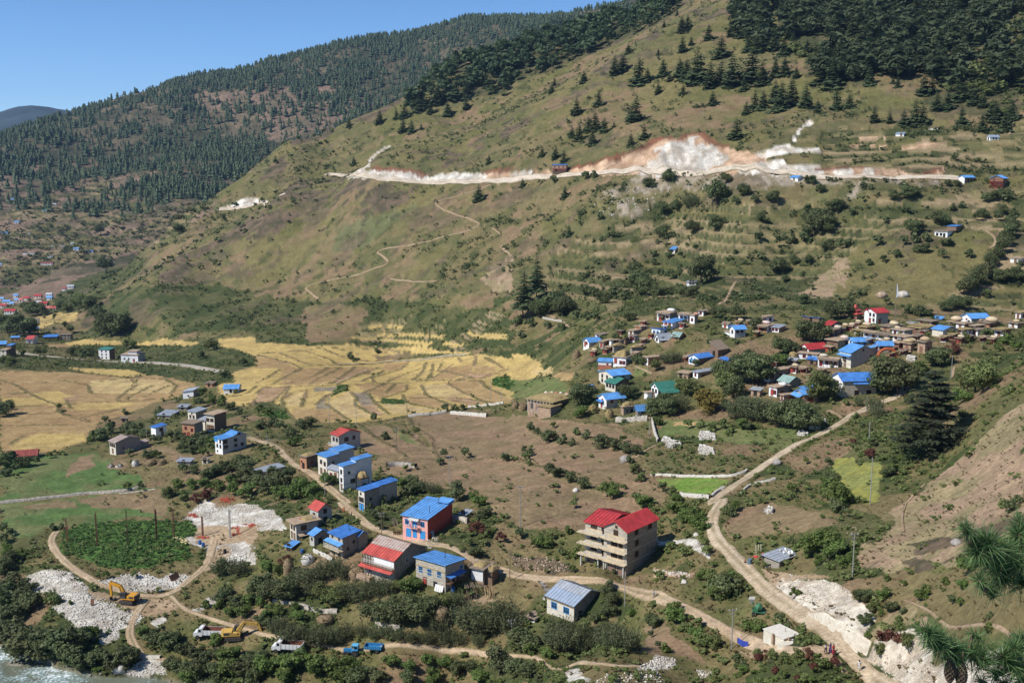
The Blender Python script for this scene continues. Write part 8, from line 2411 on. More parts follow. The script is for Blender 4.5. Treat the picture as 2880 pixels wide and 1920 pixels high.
for _k, _x in enumerate((1248, 1268, 1290, 1310)):
	_p = ground(*pts("X%d,%d" % (_x, 470 + _k))[0])
	_r = thing("chair", ["dark chair at the left end of the row beside the pink house", "second dark chair from the left beside the pink house", "third dark chair from the left beside the pink house", "dark chair nearest to the pink house in the row"][_k], "chair", _p, .5, "chairs in a row beside the pink house")
	_mb = MB()
	_mb.box(-.22, .22, -.22, .22, .42, .47)
	_mb.build("seat", TRIM['brown'], _r)
	_mb = MB()
	_mb.box(-.22, .22, .19, .23, .47, .95)
	_mb.build("backrest", TRIM['brown'], _r)
	for _a in (-.19, .19):
		for _b3 in (-.19, .19):
			_mb = MB()
			_mb.box(_a - .025, _a + .025, _b3 - .025, _b3 + .025, 0, .42)
			_mb.build("leg", TRIM['dark'], _r)
# ------------------------------------------------------------------ poles, wires, banner
M_POLE = mat("grey steel pole", (.40, .40, .39), .5, .15, 2, metal=.3)
M_WPOLE = mat("timber pole", (.22, .17, .125), .9, .3, 3)
M_WIRE = mat("wire", (.06, .06, .06), .6, .1)
POLES = {}
for _at, _ty, _arm, _steel, _ds in (
		("C70,245", -160, 1, 1, "grey power pole with a crossarm at the brown field's lower edge"), ("C955,912", 652, 0, 1, "grey pole beside the track in front of the tall red roofed block"), ("C1862,1278", 938, 1, 1, "tall pole left of the blue banner"),
		("D716,668", 300, 1, 1, "thin grey pole on the slope right of the zinc shed"), ("H857,962", 795, 0, 1, "thin pole on the bank between road and cedar"), ("H865,1505", 1110, 0, 1, "grey pole standing in the lime yellow field"),
		("H835,722", 585, 0, 1, "thin pole beside the road below the long blue roofed house"), ("H1553,432", 250, 0, 1, "thin pole on the slope above the cedar"), ("F850,832", 648, 1, 1, "power pole at the lower edge of the golden fields, right of another"),
		("F622,812", 512, 1, 1, "power pole with crossarm standing in the golden fields' lower corner"), ("F1193,1058", 862, 1, 0, "double timber power pole in the left brown field"), ("F1643,1325", 1092, 1, 1, "power pole casting a long shadow on the brown field"),
		("F1281,762", 640, 0, 0, "timber pole at the pale channel wall"), ("F1988,612", 430, 0, 1, "thin pole at the right part of the golden fields"), ("F2080,642", 520, 0, 1, "thin pole nearest to the hay covered barn"),
		("B1066,322", 125, 1, 0, "timber pole at the lane corner left of the pink house"), ("B2152,702", 440, 0, 0, "timber pole beside the track left of the red roofed block"), ("B2167,1205", 1028, 1, 1, "white pole rising behind the orchard's thin trees"),
		("F586,1452", 1262, 0, 1, "grey pole beside the lane above the small red tower house"), ("F97,1002", 900, 0, 1, "grey pole at the top bend of the lane"), ("E1246,977", 845, 0, 1, "pale pole between the rusty roofed and the small white house"),
		("E1512,1132", 1068, 0, 0, "short pole over the low open shed"), ("H326,412", 248, 0, 0, "timber pole in front of the stone house with blue gable"), ("G1386,442", 360, 0, 0, "timber pole in the mid village orchard"),
		("G1166,925", 758, 0, 1, "slim grey pole at the stone alley"), ("R1165,242", 70, 0, 0, "timber pole right of the white red roofed house"), ("R2176,362", 240, 0, 0, "timber pole at the village's right end"), ("K1522,1202", 1142, 0, 0, "thin white pole under the dark tree above the village")):
	_k = TSCALE.get(_at[0], 2171 / 720)
	_p = ground(*pts(_at)[0])
	_h = (float(_at.split(',')[1]) - _ty) / _k / ppm(_p) / .95
	_h = min(_h, 10.5)
	_r = thing("power_pole" if _arm else "pole", _ds, "pole", _p, .3)
	_mb = MB()
	_mb.tube((0, 0, -.5), (0, 0, _h), .11, .075, 8)
	_mb.build("shaft", M_POLE if _steel else M_WPOLE, _r)
	if _arm:
		_mb = MB()
		for _z in (.25, .95):
			_mb.box(-.8 if _z < .5 else -.5, .8 if _z < .5 else .5, -.05, .05, _h - _z - .06, _h - _z + .06)
		_mb.build("crossarm", M_POLE, _r)
		for _x in (-.7, .7):
			_mb = MB()
			_mb.tube((_x, 0, _h - .2), (_x, 0, _h + .03), .06, .04, 6)
			_mb.build("insulator", WALLS['white'], _r)
	POLES[_at] = (_p, _h)
def wire(a, b, label, sag=1.2, n=14):
	p, q = POLES[a][0] + Vector((0, 0, POLES[a][1] - .3)), POLES[b][0] + Vector((0, 0, POLES[b][1] - .3))
	mb = MB()
	mb.path([p.lerp(q, i / n) - Vector((0, 0, sag * 4 * (i / n) * (1 - i / n))) for i in range(n + 1)], .024, 3)
	set_props(mb.build("power_line", M_WIRE), label, "power line")
wire("F586,1452", "B1066,322", "thin wire along the lane from the grey pole to the timber corner pole")
wire("B1066,322", "B2152,702", "thin wire from the lane corner past the pink house", 1.8)
wire("B2152,702", "C955,912", "thin wire passing in front of the red roofed block")
wire("C955,912", "C1862,1278", "thin wire along the near track to the pole by the banner", 1.6)
wire("F622,812", "F1193,1058", "thin wire crossing the left brown field")
wire("F1193,1058", "F1643,1325", "thin wire crossing the middle of the brown field")
wire("F1643,1325", "C70,245", "thin wire reaching the pole at the brown field's lower edge")
wire("C1862,1278", "D716,668", "thin wire spanning the road to the slope pole", 2.0)
def banner():
	p, q = ground(*pts("C1912,1272")[0]), ground(*pts("C1998,1262")[0])
	c = (p + q) / 2
	d = (q - p)
	root = thing("banner", "blue cloth banner slung between two posts at the track junction", "banner", (c.x, c.y, min(p.z, q.z)), math.atan2(d.y, d.x))
	L = d.length
	for s in (-1, 1):
		mb = MB()
		mb.tube((s * L / 2, 0, -.4), (s * L / 2 * .98, 0, 2.1), .04, .04, 5)
		mb.build("post", M_WPOLE, root)
	n = 12
	co, f = [], []
	for i in range(n + 1):
		t = i / n
		sag = .14 * 4 * t * (1 - t)
		co += [(-L / 2 + L * t, .05 * math.sin(9 * t), 2.0 - sag), (-L / 2 + L * t, .05 * math.sin(9 * t + 1), 1.0 - sag * 1.2)]
	f = [(2 * i, 2 * i + 1, 2 * i + 3, 2 * i + 2) for i in range(n)]
	mesh_np("banner_cloth", co, f, [mat("banner blue", (.035, .065, .36), .8, .12)], parent=root, smooth_=True)
banner()
def flagpole():
	p = ground(*pts("L1075,1335")[0])
	root = thing("prayer_flag_pole", "tall thin pole with a long white prayer flag above the village", "flag pole", p)
	H_ = (1335 - 1020) / 3.015 / ppm(p) / .95
	mb = MB()
	mb.tube((0, 0, -.5), (0, 0, H_), .09, .05, 6)
	mb.build("shaft", M_WPOLE, root)
	mb = MB()
	mb.hull([(.03, -.01, H_ * .58), (.95, -.01, H_ * .66), (.95, .01, H_ * .66), (.03, .01, H_ * .58)], [(.03, -.01, H_ * .98), (.35, -.01, H_ * .93), (.35, .01, H_ * .93), (.03, .01, H_ * .98)])
	mb.build("flag", WALLS['bright'], root)
flagpole()
# ------------------------------------------------------------------ works, stores, yards
for _k, (_at, _ty, _m, _ds) in enumerate((("A572,382", 170, M_RUST, "rusty rebar column farthest left in the weedy plot"), ("A825,405", 120, M_RUST, "second rusty rebar column from the left"), ("A1085,402", 100, M_RUST, "third rusty rebar column from the left"),
										  ("A1330,357", 88, M_RUST, "fourth rusty rebar column from the left"), ("A1477,352", 90, M_RUST, "thick rusty rebar column beside the yellow sacks"), ("A1720,322", 150, M_RUST, "rusty rebar column beside the blue barrels"), ("A1952,335", 95, WALLS['cement'], "grey rebar column on the white rubble"))):
	_p = ground(*pts(_at)[0])
	_h = (float(_at.split(',')[1]) - _ty) / 3.015 / ppm(_p) / .95
	_r = thing("rebar_column", _ds, "rebar column", _p, .2 * _k, "rebar columns of the unbuilt hall")
	for _x, _y in ((-.16, -.16), (.16, -.16), (.16, .16), (-.16, .16), (0, .16), (0, -.16)):
		_mb = MB()
		_mb.tube((_x, _y, -.3), (_x * 1.15, _y * 1.15, _h * random.uniform(.93, 1.0)), .055, .055, 4)
		_mb.build("bar", _m, _r)
	_mb = MB()
	for _q in range(int(_h / .45)):
		_z = .2 + _q * .45
		if _z < _h * .85:
			_mb.box(-.2, .2, -.2, -.17, _z, _z + .03)
			_mb.box(-.2, .2, .17, .2, _z, _z + .03)
	set_props(_mb.build("stirrups", _m, _r), kind="stuff")
M_BARREL = mat("blue plastic drum", (.04, .14, .38), .45, .1)
for _at, _c, _ds in (("A1695,392", M_BARREL, "blue barrel left of its twin on the white rubble yard"), ("A1724,410", M_BARREL, "blue barrel right of its twin on the white rubble yard"), ("C2016,560", mat("grey blue drum", (.13, .19, .24), .5, .15), "grey blue barrel at the roadside below the zinc shed"),
					 ("X1876,1072", M_BARREL, "blue barrel beside the blue windowed stone house"), ("X264,668", M_BARREL, "blue barrel behind the blue sheeted shed"), ("A1908,468", M_TYRE, "black water drum on the white rubble yard")):
	_p = ground(*pts(_at)[0])
	_mb = MB()
	for _z0, _z1, _r0 in ((0, .05, .42), (.05, .35, .44), (.35, .40, .47), (.40, .75, .44), (.75, .80, .47), (.80, 1.1, .44), (1.1, 1.15, .40)):
		_mb.tube((0, 0, _z0), (0, 0, _z1), _r0, _r0, 14)
	_o = _mb.build("barrel", _c)
	_o.location = _p
	set_props(_o, _ds, "barrel")
def sacks(label, s, n, m, r=.5):
	w = scatter_in(s, n, r * .8, r * 1.2, 1)
	c = Vector(w[0][:3])
	root = thing("sack_heap", label, "sack heap", c)
	for k, (x, y, z, rr) in enumerate(w):
		co, fa = rock_arrays(90 + k % 6, 1, .5, .12)
		o = mesh_np("sack", co * np.array([rr * 1.5, rr, rr]), fa, [m], parent=root, smooth_=True)
		o.location = (x - c.x, y - c.y, z - c.z + .5 + .5 * random.random())
		o.rotation_euler = (0, 0, random.uniform(0, 3))
sacks("heap of pale yellow sacks at the edge of the weedy plot", "A1470,355 1530,345 1600,380 1620,425 1560,410", 34, mat("yellow sackcloth", (.62, .52, .25), .9, .15))
for _s, _c, _m, _ds in (("A1860,20 1930,0 2010,15 2000,45 1880,45", 16, mat("red tools", (.50, .10, .06), .7, .2), "tangle of red formwork props on the bank above the white rubble"), ("A1955,240 2025,240 2035,325 1975,325", 12, MATS["red tools"], "heap of red formwork frames on the pale yard"),
						("A1590,140 1650,135 1690,165 1600,168", 9, MATS["red tools"], "red and white machine parts beside the rubble slope"), ("A1685,335 1760,330 1775,348 1690,352", 8, MATS["red tools"], "red wheelbarrow heap beside the blue barrels"),
						("A2075,230 2160,225 2165,245 2080,245", 8, MATS["red tools"], "row of red props at the rubble yard's far side")):
	_w = scatter_in(_s, _c, .3, .5)
	_root = thing("prop_heap", _ds, "formwork heap", Vector(_w[0][:3]))
	for _x, _y, _z, _rr in _w:
		_mb = MB()
		_a, _b3 = random.uniform(0, 3.1), random.uniform(-.15, .5)
		_v = Vector((math.cos(_a), math.sin(_a), _b3)) * .8
		_q = Vector((_x, _y, _z + .25)) - _root.location
		_mb.tube(_q - _v, _q + _v, .09, .09, 5)
		_mb.box(_q.x - .3, _q.x + .3, _q.y - .04, _q.y + .04, _q.z - .2, _q.z + .2)
		_mb.build("prop", _m, _root)
for _at, _rz, _ds in (("A1480,690", 1.1, "rusty formwork sheet leaning on the white stones left of the track"), ("A785,905", .3, "small rusty sheet standing in the white gravel before the excavator")):
	_p = ground(*pts(_at)[0])
	_mb = MB()
	_mb.slab((-1.6 if 'leaning' in _ds else -.4, -.5, .1), (1.6 if 'leaning' in _ds else .4, -.5, .1), (1.6 if 'leaning' in _ds else .4, .4, 1.5), (-1.6 if 'leaning' in _ds else -.4, .4, 1.5), .06)
	for _x in (-.3, 0, .3):
		_mb.box(_x - .03, _x + .03, -.52, -.46, .1, .4)
	_o = _mb.build("formwork_sheet", M_RUST)
	_o.location, _o.rotation_euler = _p, (0, 0, _rz)
	set_props(_o, _ds, "sheet")
def haystack(label, at, wpx, hpx, name="haystack", m=None, pole=False):
	k = TSCALE.get(at[0], 2171 / 720)
	p = ground(*pts(at)[0])
	s = ppm(p) * k
	w, h = wpx / s / 2, hpx / s / .95
	root = thing(name, label, "haystack", p)
	n, rows = 14, 7
	r = np.random.default_rng(int(wpx * 7 + hpx))
	co, f = [], []
	for j in range(rows):
		t = j / (rows - 1)
		rad = w * (1.0 if t < .5 else math.sqrt(max(.02, 1 - ((t - .5) / .5) ** 2))) * (.92 + .1 * math.sin(3 * t))
		for i in range(n):
			a = 6.283 * i / n
			q = rad * (1 + (r.random() - .5) * .16)
			co.append((math.cos(a) * q, math.sin(a) * q, -.3 + (h + .3) * t + (r.random() - .5) * .06 * h))
	for j in range(rows - 1):
		for i in range(n):
			f.append((j * n + i, j * n + (i + 1) % n, (j + 1) * n + (i + 1) % n, (j + 1) * n + i))
	mesh_np("hay", co, f, [m or ROOFS['hay']], parent=root, smooth_=True)
	top = MB()
	top.poly([co[(rows - 1) * n + i] for i in range(n)])
	top.build("cap", m or ROOFS['hay'], root)
	tv, tt = leaves(160, 0, 0, h * .5, w * 1.02, w * 1.02, h * .52, .32, r, .93, 0)
	set_props(foliage_obj("loose_straw", tv, tt, ML_DRYG, root), kind="stuff")
	if pole:
		mb = MB()
		mb.tube((0, 0, h * .8), (0, 0, h * 1.25), .07, .05, 5)
		mb.build("pole", M_WPOLE, root)
M_HAY2 = mat("weathered hay", (.25, .18, .105), .95, .35, 3, .15)
for _ds, _at, _w, _h, _m in (("tall brown haystack left of the orchard, below the white tarpaulin", "B278,635", 92, 125, M_HAY2), ("tall brown haystack in front of the blue windowed stone house", "B1575,1045", 140, 140, M_HAY2), ("low brown hay mound left of the red canopied house", "B862,665", 150, 75, M_HAY2),
							("smaller hay mound behind the low one left of the red canopied house", "B850,600", 110, 60, M_HAY2), ("low flattened hay heap among the orchard shrubs", "B585,1045", 150, 50, M_HAY2), ("haystack left of the stone house with the bright blue roof", "G687,715", 76, 58, None),
							("haystack in front of the stone house with the bright blue roof", "G825,765", 74, 70, None), ("round hay mound beside the white mounds of the left green field", "E1280,1165", 95, 45, M_HAY2), ("grey hay mound right of the round one in the left green field", "E1375,1162", 80, 42, M_HAY2),
							("hay heap left of the white gabled house with the long red roof", "R235,548", 90, 62, None), ("pale hay heap before the village's left end", "S340,690", 130, 40, M_HAY2), ("hay wrapped stack at the left end of the golden fields' village", "S160,660", 90, 95, M_HAY2),
							("pale hay bale on the yard left of the hay covered barn", "G30,690", 60, 60, M_HAY2), ("second pale hay bale beside the hay covered barn", "G95,705", 80, 60, M_HAY2), ("tall straw bundle stack on the slope left of the cedar", "H1550,235", 60, 80, M_HAY2)):
	haystack(_ds, _at, _w, _h, "haystack", _m)
for _ds, _at, _w, _h in (("white tarpaulin dome in the yard left of the orchard", "B440,545", 110, 72), ("grey plastic wrapped cone in the left green field", "E1150,1172", 60, 48), ("left small white mound in the green field", "E942,1184", 46, 24), ("right small white mound in the green field", "E1012,1184", 60, 26)):
	haystack(_ds, _at, _w, _h, "covered_mound", mat("dull white sheeting", (.58, .56, .52), .8, .15))
def stone_pile(label, poly, h, m=M_WHITEWALL):
	w = [ground(*p) for p in pts(poly)]
	c = sum(w, Vector()) / len(w)
	root = thing("stone_pile", label, "stone pile", c)
	q = [((p - c).xy * .95) for p in w]
	n = len(q)
	mb = MB()
	mb.hull([(p.x, p.y, w[i].z - c.z - .4) for i, p in enumerate(q)], [(p.x * .86, p.y * .86, h * .92) for p in q])
	mb.build("core", m, root)
	sp = []
	for k in range(150):
		i = random.randrange(n)
		a, b = q[i], q[(i + 1) % n]
		e = a.lerp(b, random.random())
		t = random.random()
		sp.append((e.x * (1 - .12 * t), e.y * (1 - .12 * t), h * t, random.uniform(.15, .33)))
	for k in range(90):
		a, b = random.choice(q), random.choice(q)
		e = a.lerp(b, random.random()) * .8
		sp.append((e.x, e.y, h * .92, random.uniform(.15, .35)))
	o = stone_heap("stones", sp, M_PALE)
	o.parent = root
stone_pile("long block of white stones in the green plot, upper right of the group", "G1580,955 1660,965 1735,955 1730,915 1650,905 1590,915", 1.3)
stone_pile("white stone block in the green plot at the stone alley's end", "G1300,1022 1360,1030 1440,1005 1430,980 1330,985", 1.2)
stone_pile("low white stone spread behind the block at the stone alley's end", "G1265,985 1340,985 1350,950 1290,945", .8)
stone_pile("white stone block nearest to the road in the green plot", "G1575,1070 1640,1085 1725,1080 1715,1045 1640,1030 1585,1035", 1.3)
stone_pile("white stones left of the pair beside the upper road", "H320,820 360,820 360,795 325,795", .8)
stone_pile("white stones in the trio's middle beside the upper road", "H375,812 410,812 412,795 378,795", .7)
stone_pile("white stones right of the trio beside the upper road", "H435,828 490,828 490,795 440,793", .9)
stone_pile("broad white stone heap below the trio beside the upper road", "H350,868 440,866 445,845 360,838", .9)
stone_pile("low white stone heap lowest beside the upper road", "H245,925 300,930 345,912 330,895 270,898", .8)
stone_pile("white heap in the trees right of the red arch", "R1270,575 1350,580 1360,545 1280,540", 1.2)
stone_pile("cairn of stones on the bare field right of the road", "D-5,135 35,130 40,100 5,95", .8, M_GREY)
def arch():
	p = ground(*pts("R1095,548")[0])
	root = thing("archway", "small orange red arch in the garden behind the cedar", "arch", p, 0)
	mb = MB()
	ps = [(math.cos(math.pi * i / 10) * 3.3, 0, .3 + math.sin(math.pi * i / 10) * 3.0) for i in range(11)]
	mb.path(ps, .55, 6)
	mb.build("arch_ring", mat("orange clay", (.45, .12, .05), .9, .2), root)
	for s in (-1, 1):
		q = MB()
		q.box(s * 3.3 - .7, s * 3.3 + .7, -.6, .6, -1, 1.0)
		q.build("footing", MATS["orange clay"], root)
arch()
def tank():
	p, c, w, l, h, rz, s = frame_of("D130,1248", 1130, -40, 262, 44)
	root = thing("water_tank", "square stone water tank with a flat pale top and two stub posts beside the junction", "water tank", (c.x, c.y, p.z), rz)
	h = 1.05
	mb = MB()
	mb.box(-w / 2, w / 2, -l / 2, l / 2, -1.2, h)
	mb.build("wall", WALLS['cream'], root)
	t = MB()
	t.box(-w / 2 - .12, w / 2 + .12, -l / 2 - .12, l / 2 + .12, h + .01, h + .14)
	t.build("lid", mat("lime plaster", (.66, .62, .53), .9, .12, 1.5), root)
	a = MB()
	ring = [(w / 2 + 1.5 * math.cos(x), -l / 2 + .2 + 1.5 * math.sin(x)) for x in [(-1.6 + 2.0 * i / 7) for i in range(8)]]
	ring = [(w / 2 - .6, -l / 2 - .02)] + ring + [(w / 2 + .02, -l / 2 + 2.2)]
	a.hull([(x, y, -1) for x, y in ring], [(x, y, .75) for x, y in ring])
	a.build("apron", WALLS['cream'], root)
	for x, y in ((w * .5 + .35, -l * .5 + .9), (w * .05, -l * .5 - .35)):
		b = MB()
		b.box(x - .16, x + .16, y - .16, y + .16, -.5, 1.35)
		b.build("stub_post", WALLS['mud'], root)
	v = MB()
	v.tube((w * .1, l * .1, h), (w * .1, l * .1, h + .8), .04, .04, 5)
	v.build("vent_pipe", TRIM['dark'], root)
tank()
H("low shed walled and roofed with grey zinc, stones and sheets on its roof", "D95,592", 532, -32, 256, 42, 'back', 'zinc', 'darkstone', .35, None, "R.6,.0,dv", 'dark', name="shed", cat="shed",
  extra=lambda r, b, s: [set_props(mesh_np("roof_stone", rock_arrays(40 + k, 1)[0] * .28, rock_arrays(40 + k, 1)[1], [M_PALE if k % 2 else WALLS['bright']], parent=r)).__setattr__('location', (b['w'] * (random.random() - .5) * .8, b['l'] * (.1 + .35 * random.random()), b['h'] + .45)) for k in range(9)])
H("small square roof on white posts in the garden left of the grey roofed house", "C190,1055", 1016, 136, 240, 40, 'back', 'plank', 'bright', .2, None, "F.5,.1,dv", 'dark', name="garden_shelter", cat="shelter", over=.6)
H("hut with a pale sheet roof behind the pink house's wood pile", "X2010,290", 252, 1975, 2072, 34, 'back', 'zinc', 'mud', .3, None, "F.5,.0,d", 'dark', name="hut", cat="hut")
def retaining():
	base = smooth_path([p for p in _rb], .7)
	n = len(base)
	d = Vector((base[-1][0] - base[0][0], base[-1][1] - base[0][1], 0)).normalized()
	inn = Vector((-d.y, d.x, 0))
	m_ = base[n // 2]
	if (inn * 1.0).dot(ground(*pts("D700,1100")[0]) - Vector((m_[0], m_[1], 0))) < 0:
		inn = -inn
	rows = 9
	co = []
	zb = np.convolve(np.pad([zat(*(b - np.array(inn[:2]) * .5)) for b in base], 3, 'edge'), np.ones(7) / 7, 'valid')
	for j in range(rows):
		for i in range(n):
			t = i / (n - 1)
			hh = .5 + 2.0 * smooth(0, .4, t)
			z = zb[i] - .4 + (hh + .4) * j / (rows - 1)
			q = Vector((base[i][0], base[i][1], z)) + inn * (.35 * hh * j / (rows - 1) + .16 * (random.random() - .5))
			co.append(q[:])
	for j in range(3):
		for i in range(n):
			q = Vector(co[(rows - 1) * n + i]) + inn * (.6 * (j + 1) + .2 * random.random())
			if j:
				q.z = min(q.z, zat(q.x, q.y) + .1 - .3 * (j == 2))
			co.append(q[:])
	r2 = rows + 3
	i = np.arange(r2 * n).reshape(r2, n)
	f = np.stack([i[:-1, :-1], i[:-1, 1:], i[1:, 1:], i[1:, :-1]], -1).reshape(-1, 4)
	o = mesh_np("retaining_wall", co, f, [mat("new cream masonry", (.64, .59, .49), .95, .28, 1.3, .2, col2=(.46, .40, .31))])
	set_props(o, "new cream stone retaining wall along the right side of the road", "wall")
retaining()
def steps():
	p, q = ground(*pts("C305,785")[0]), ground(*pts("C255,705")[0])
	root = thing("stone_steps", "dark stone steps climbing the bank left of the grey roofed house", "steps", p)
	for k in range(7):
		c = (p.lerp(q, k / 6) - p)
		mb = MB()
		mb.box(c.x - .7, c.x + .7, c.y - .3, c.y + .3, c.z - .4, c.z + .14)
		mb.build("step", M_GREY, root)
steps()
def timber(label, at, n, L, lean, m, rz=0, name="timber_stack"):
	p = ground(*pts(at)[0])
	root = thing(name, label, "timber stack", p, rz)
	for k in range(n):
		mb = MB()
		x = (k - n / 2) * .17 + random.uniform(-.05, .05)
		y = random.uniform(-.2, .2)
		mb.tube((x, y, 0), (x + random.uniform(-.3, .3), y + lean, L * random.uniform(.75, 1)), .075, .055, 5)
		mb.build("pole", m, root)
timber("pale yellow planks leaning on the bank right of the hay roofed barn", "B1990,850", 12, 2.9, .9, mat("fresh timber", (.52, .37, .20), .9, .2, 3), .3)
timber("bundle of dark firewood poles under the stick shelter by the barn", "B1830,860", 16, 2.2, .3, M_WPOLE, .1)
timber("long dark poles leaning against the stone house with deep blue roof panels", "F1050,1452", 9, 3.2, .8, M_WPOLE, -.5)
timber("jumble of broken poles in the yard before the pink house", "B1190,230", 9, 1.8, 1.2, M_WPOLE, .6)
def stick_shelter():
	p = ground(*pts("B1850,800")[0])
	root = thing("stick_shelter", "rough shelter of sticks and straw beside the hay roofed barn", "shelter", p, .2)
	for x in (-1.8, 0, 1.8):
		for y in (-1, 1):
			mb = MB()
			mb.tube((x, y, -.3), (x, y, 1.7), .09, .08, 5)
			mb.build("post", M_WPOLE, root)
	for k in range(16):
		mb = MB()
		x = -2.2 + k * .29
		mb.tube((x, -1.5 + random.uniform(-.4, .2), 1.78), (x + random.uniform(-.3, .3), 1.5 + random.uniform(-.2, .4), 1.85), .07, .05, 4)
		mb.build("rafter", M_WPOLE, root)
stick_shelter()
# ------------------------------------------------------------------ people
M_SKIN = mat("brown skin", (.26, .145, .09), .6, .05)
M_HAIR = mat("black hair", (.015, .012, .011), .5, .1)
def skinned(name, verts, edges, radii, m, parent, sub=1):
	me = bpy.data.meshes.new(name)
	me.from_pydata([tuple(v) for v in verts], edges, [])
	o = bpy.data.objects.new(name, me)
	COL.objects.link(o)
	o.parent = parent
	mo = o.modifiers.new("skin", 'SKIN')
	mo.use_smooth_shade = True
	for i, r in enumerate(radii):
		me.skin_vertices[0].data[i].radius = (r, r)
	me.skin_vertices[0].data[0].use_root = True
	if sub:
		s = o.modifiers.new("sub", 'SUBSURF')
		s.levels = s.render_levels = sub
	me.materials.append(m)
	return o
def person(label, at, hpx, face, top, bottom, skirt=False, stride=.25, crouch=False, bag=None, hat=None):
	k = TSCALE.get(at[0], 2171 / 720)
	p = ground(*pts(at)[0])
	Hh = min(1.75, max(1.0, hpx / k / ppm(p) / .93))
	root = thing("person", label, "person", p + Vector((0, 0, .13)), math.radians(face))
	s = Hh / 1.7
	root.scale = (s, s, s)
	st = stride
	if crouch:
		V = [(0, 0, .42), (0, .06, .62), (0, .14, .86), (0, .17, .97), (0, .22, 1.10), (0, .23, 1.2),
			 (-.1, 0, .40), (-.13, .36, .50), (-.13, .12, .06), (-.13, .28, .03), (.1, 0, .40), (.13, .36, .50), (.13, .12, .06), (.13, .28, .03),
			 (-.19, .14, .88), (-.24, .26, .64), (-.18, .46, .56), (-.17, .54, .53), (.19, .14, .88), (.24, .26, .64), (.18, .46, .56), (.17, .54, .53)]
	else:
		V = [(0, 0, .92), (0, .0, 1.12), (0, -.01, 1.36), (0, 0, 1.46), (0, .02, 1.58), (0, .02, 1.69),
			 (-.09, 0, .90), (-.10, st * .55, .49), (-.10, st * .5, .07), (-.10, st * .5 + .17, .03), (.09, 0, .90), (.10, -st * .25, .48), (.10, -st * .75, .09), (.10, -st * .75 + .16, .03),
			 (-.19, -.01, 1.38), (-.25, -.1 * st / .25, 1.10), (-.25, .05 - .12 * st / .25, .86), (-.25, .08 - .12 * st / .25, .77), (.19, -.01, 1.38), (.25, .06 * st / .25, 1.10), (.25, .2 * st / .25, .88), (.25, .24 * st / .25, .80)]
	E = [(0, 1), (1, 2), (2, 3), (3, 4), (4, 5), (0, 6), (6, 7), (7, 8), (8, 9), (0, 10), (10, 11), (11, 12), (12, 13), (2, 14), (14, 15), (15, 16), (16, 17), (2, 18), (18, 19), (19, 20), (20, 21)]
	R = [.12, .11, .13, .055, .095, .07, .085, .06, .042, .035, .085, .06, .042, .035, .05, .04, .032, .03, .05, .04, .032, .03]
	skinned("body", V, E, R, M_SKIN, root)
	tv = [0, 1, 2, 14, 15, 18, 19]
	mp = {v: i for i, v in enumerate(tv)}
	skinned("top", [V[i] for i in tv], [(mp[a], mp[b]) for a, b in E if a in mp and b in mp], [.15, .135, .155, .075, .06, .075, .06], top, root)
	if skirt:
		mb = MB()
		rings = [(.165, .98), (.19, .7), (.24, .35), (.27, .12)]
		for (r0, z0), (r1, z1) in zip(rings[:-1], rings[1:]):
			mb.tube((0, 0, z0), (0, .01, z1), r0, r1, 12)
		mb.build("skirt", bottom, root, True)
	else:
		tv = [0, 6, 7, 8, 10, 11, 12]
		mp = {v: i for i, v in enumerate(tv)}
		skinned("trousers", [V[i] for i in tv], [(mp[a], mp[b]) for a, b in E if a in mp and b in mp], [.14, .11, .085, .065, .11, .085, .065], bottom, root)
	co, fa = rock_arrays(7, 2, 1.0, .02)
	hd = V[4]
	o = mesh_np("hair", co * np.array([.115, .125, .10]) + np.array([hd[0], hd[1] - .025, hd[2] + .055]), fa, [hat or M_HAIR], parent=root, smooth_=True)
	if bag:
		q = MB()
		q.hull([(-.2, -.34, .95), (.2, -.34, .95), (.2, -.15, .95), (-.2, -.15, .95)], [(-.17, -.3, 1.4), (.17, -.3, 1.4), (.17, -.15, 1.42), (-.17, -.15, 1.42)])
		o = q.build("carried_load", bag)
		o.parent = root
	return root
def cl(n, c):
	return mat(n, c, .85, .1, 4)
person("person in a white top and dark trousers, left of a trio on the road", "D487,1322", 82, 215, cl("white shirt", (.70, .68, .66)), cl("black trousers", (.04, .04, .06)))
person("person in a purple dress in the middle of a trio on the road", "D528,1310", 80, 205, cl("purple dress", (.12, .07, .27)), cl("purple dress", (.12, .07, .27)), True)
person("person in a red dress, right of a trio on the road", "D553,1330", 100, 200, cl("red dress", (.50, .035, .04)), cl("dark red skirt", (.28, .03, .05)), True)
person("person in white walking alone with a dark load near the photo's bottom right", "D770,1465", 88, 140, cl("pale shirt", (.62, .62, .62)), cl("pale trousers", (.60, .58, .55)), bag=cl("dark load", (.05, .06, .08)))
person("person in grey clothes walking on the track before the red roofed block", "C1203,850", 70, 80, cl("grey shirt", (.45, .44, .46)), cl("grey trousers", (.28, .27, .29)), bag=cl("white bundle", (.62, .60, .58)))
person("person in a red shawl at the left of the group on the lane", "X668,232", 52, 150, cl("red shawl", (.42, .05, .05)), cl("dark skirt", (.06, .05, .06)), True)
person("person in an orange red dress standing on the lane", "X712,228", 56, 170, cl("orange dress", (.52, .10, .04)), cl("orange dress", (.52, .10, .04)), True)
person("small person in dark clothes standing apart in the lane", "X792,277", 46, 190, cl("dark shirt", (.06, .04, .05)), cl("black trousers", (.04, .04, .06)))
person("person in white crouching on the lane's edge beside the group", "X652,262", 44, 150, cl("white shirt", (.70, .68, .66)), cl("dark skirt", (.06, .05, .06)), crouch=True)
person("person in a red top crouching beside the roadside barrel", "C1978,555", 46, 120, cl("crimson top", (.40, .04, .07)), cl("navy trousers", (.05, .06, .12)), crouch=True)
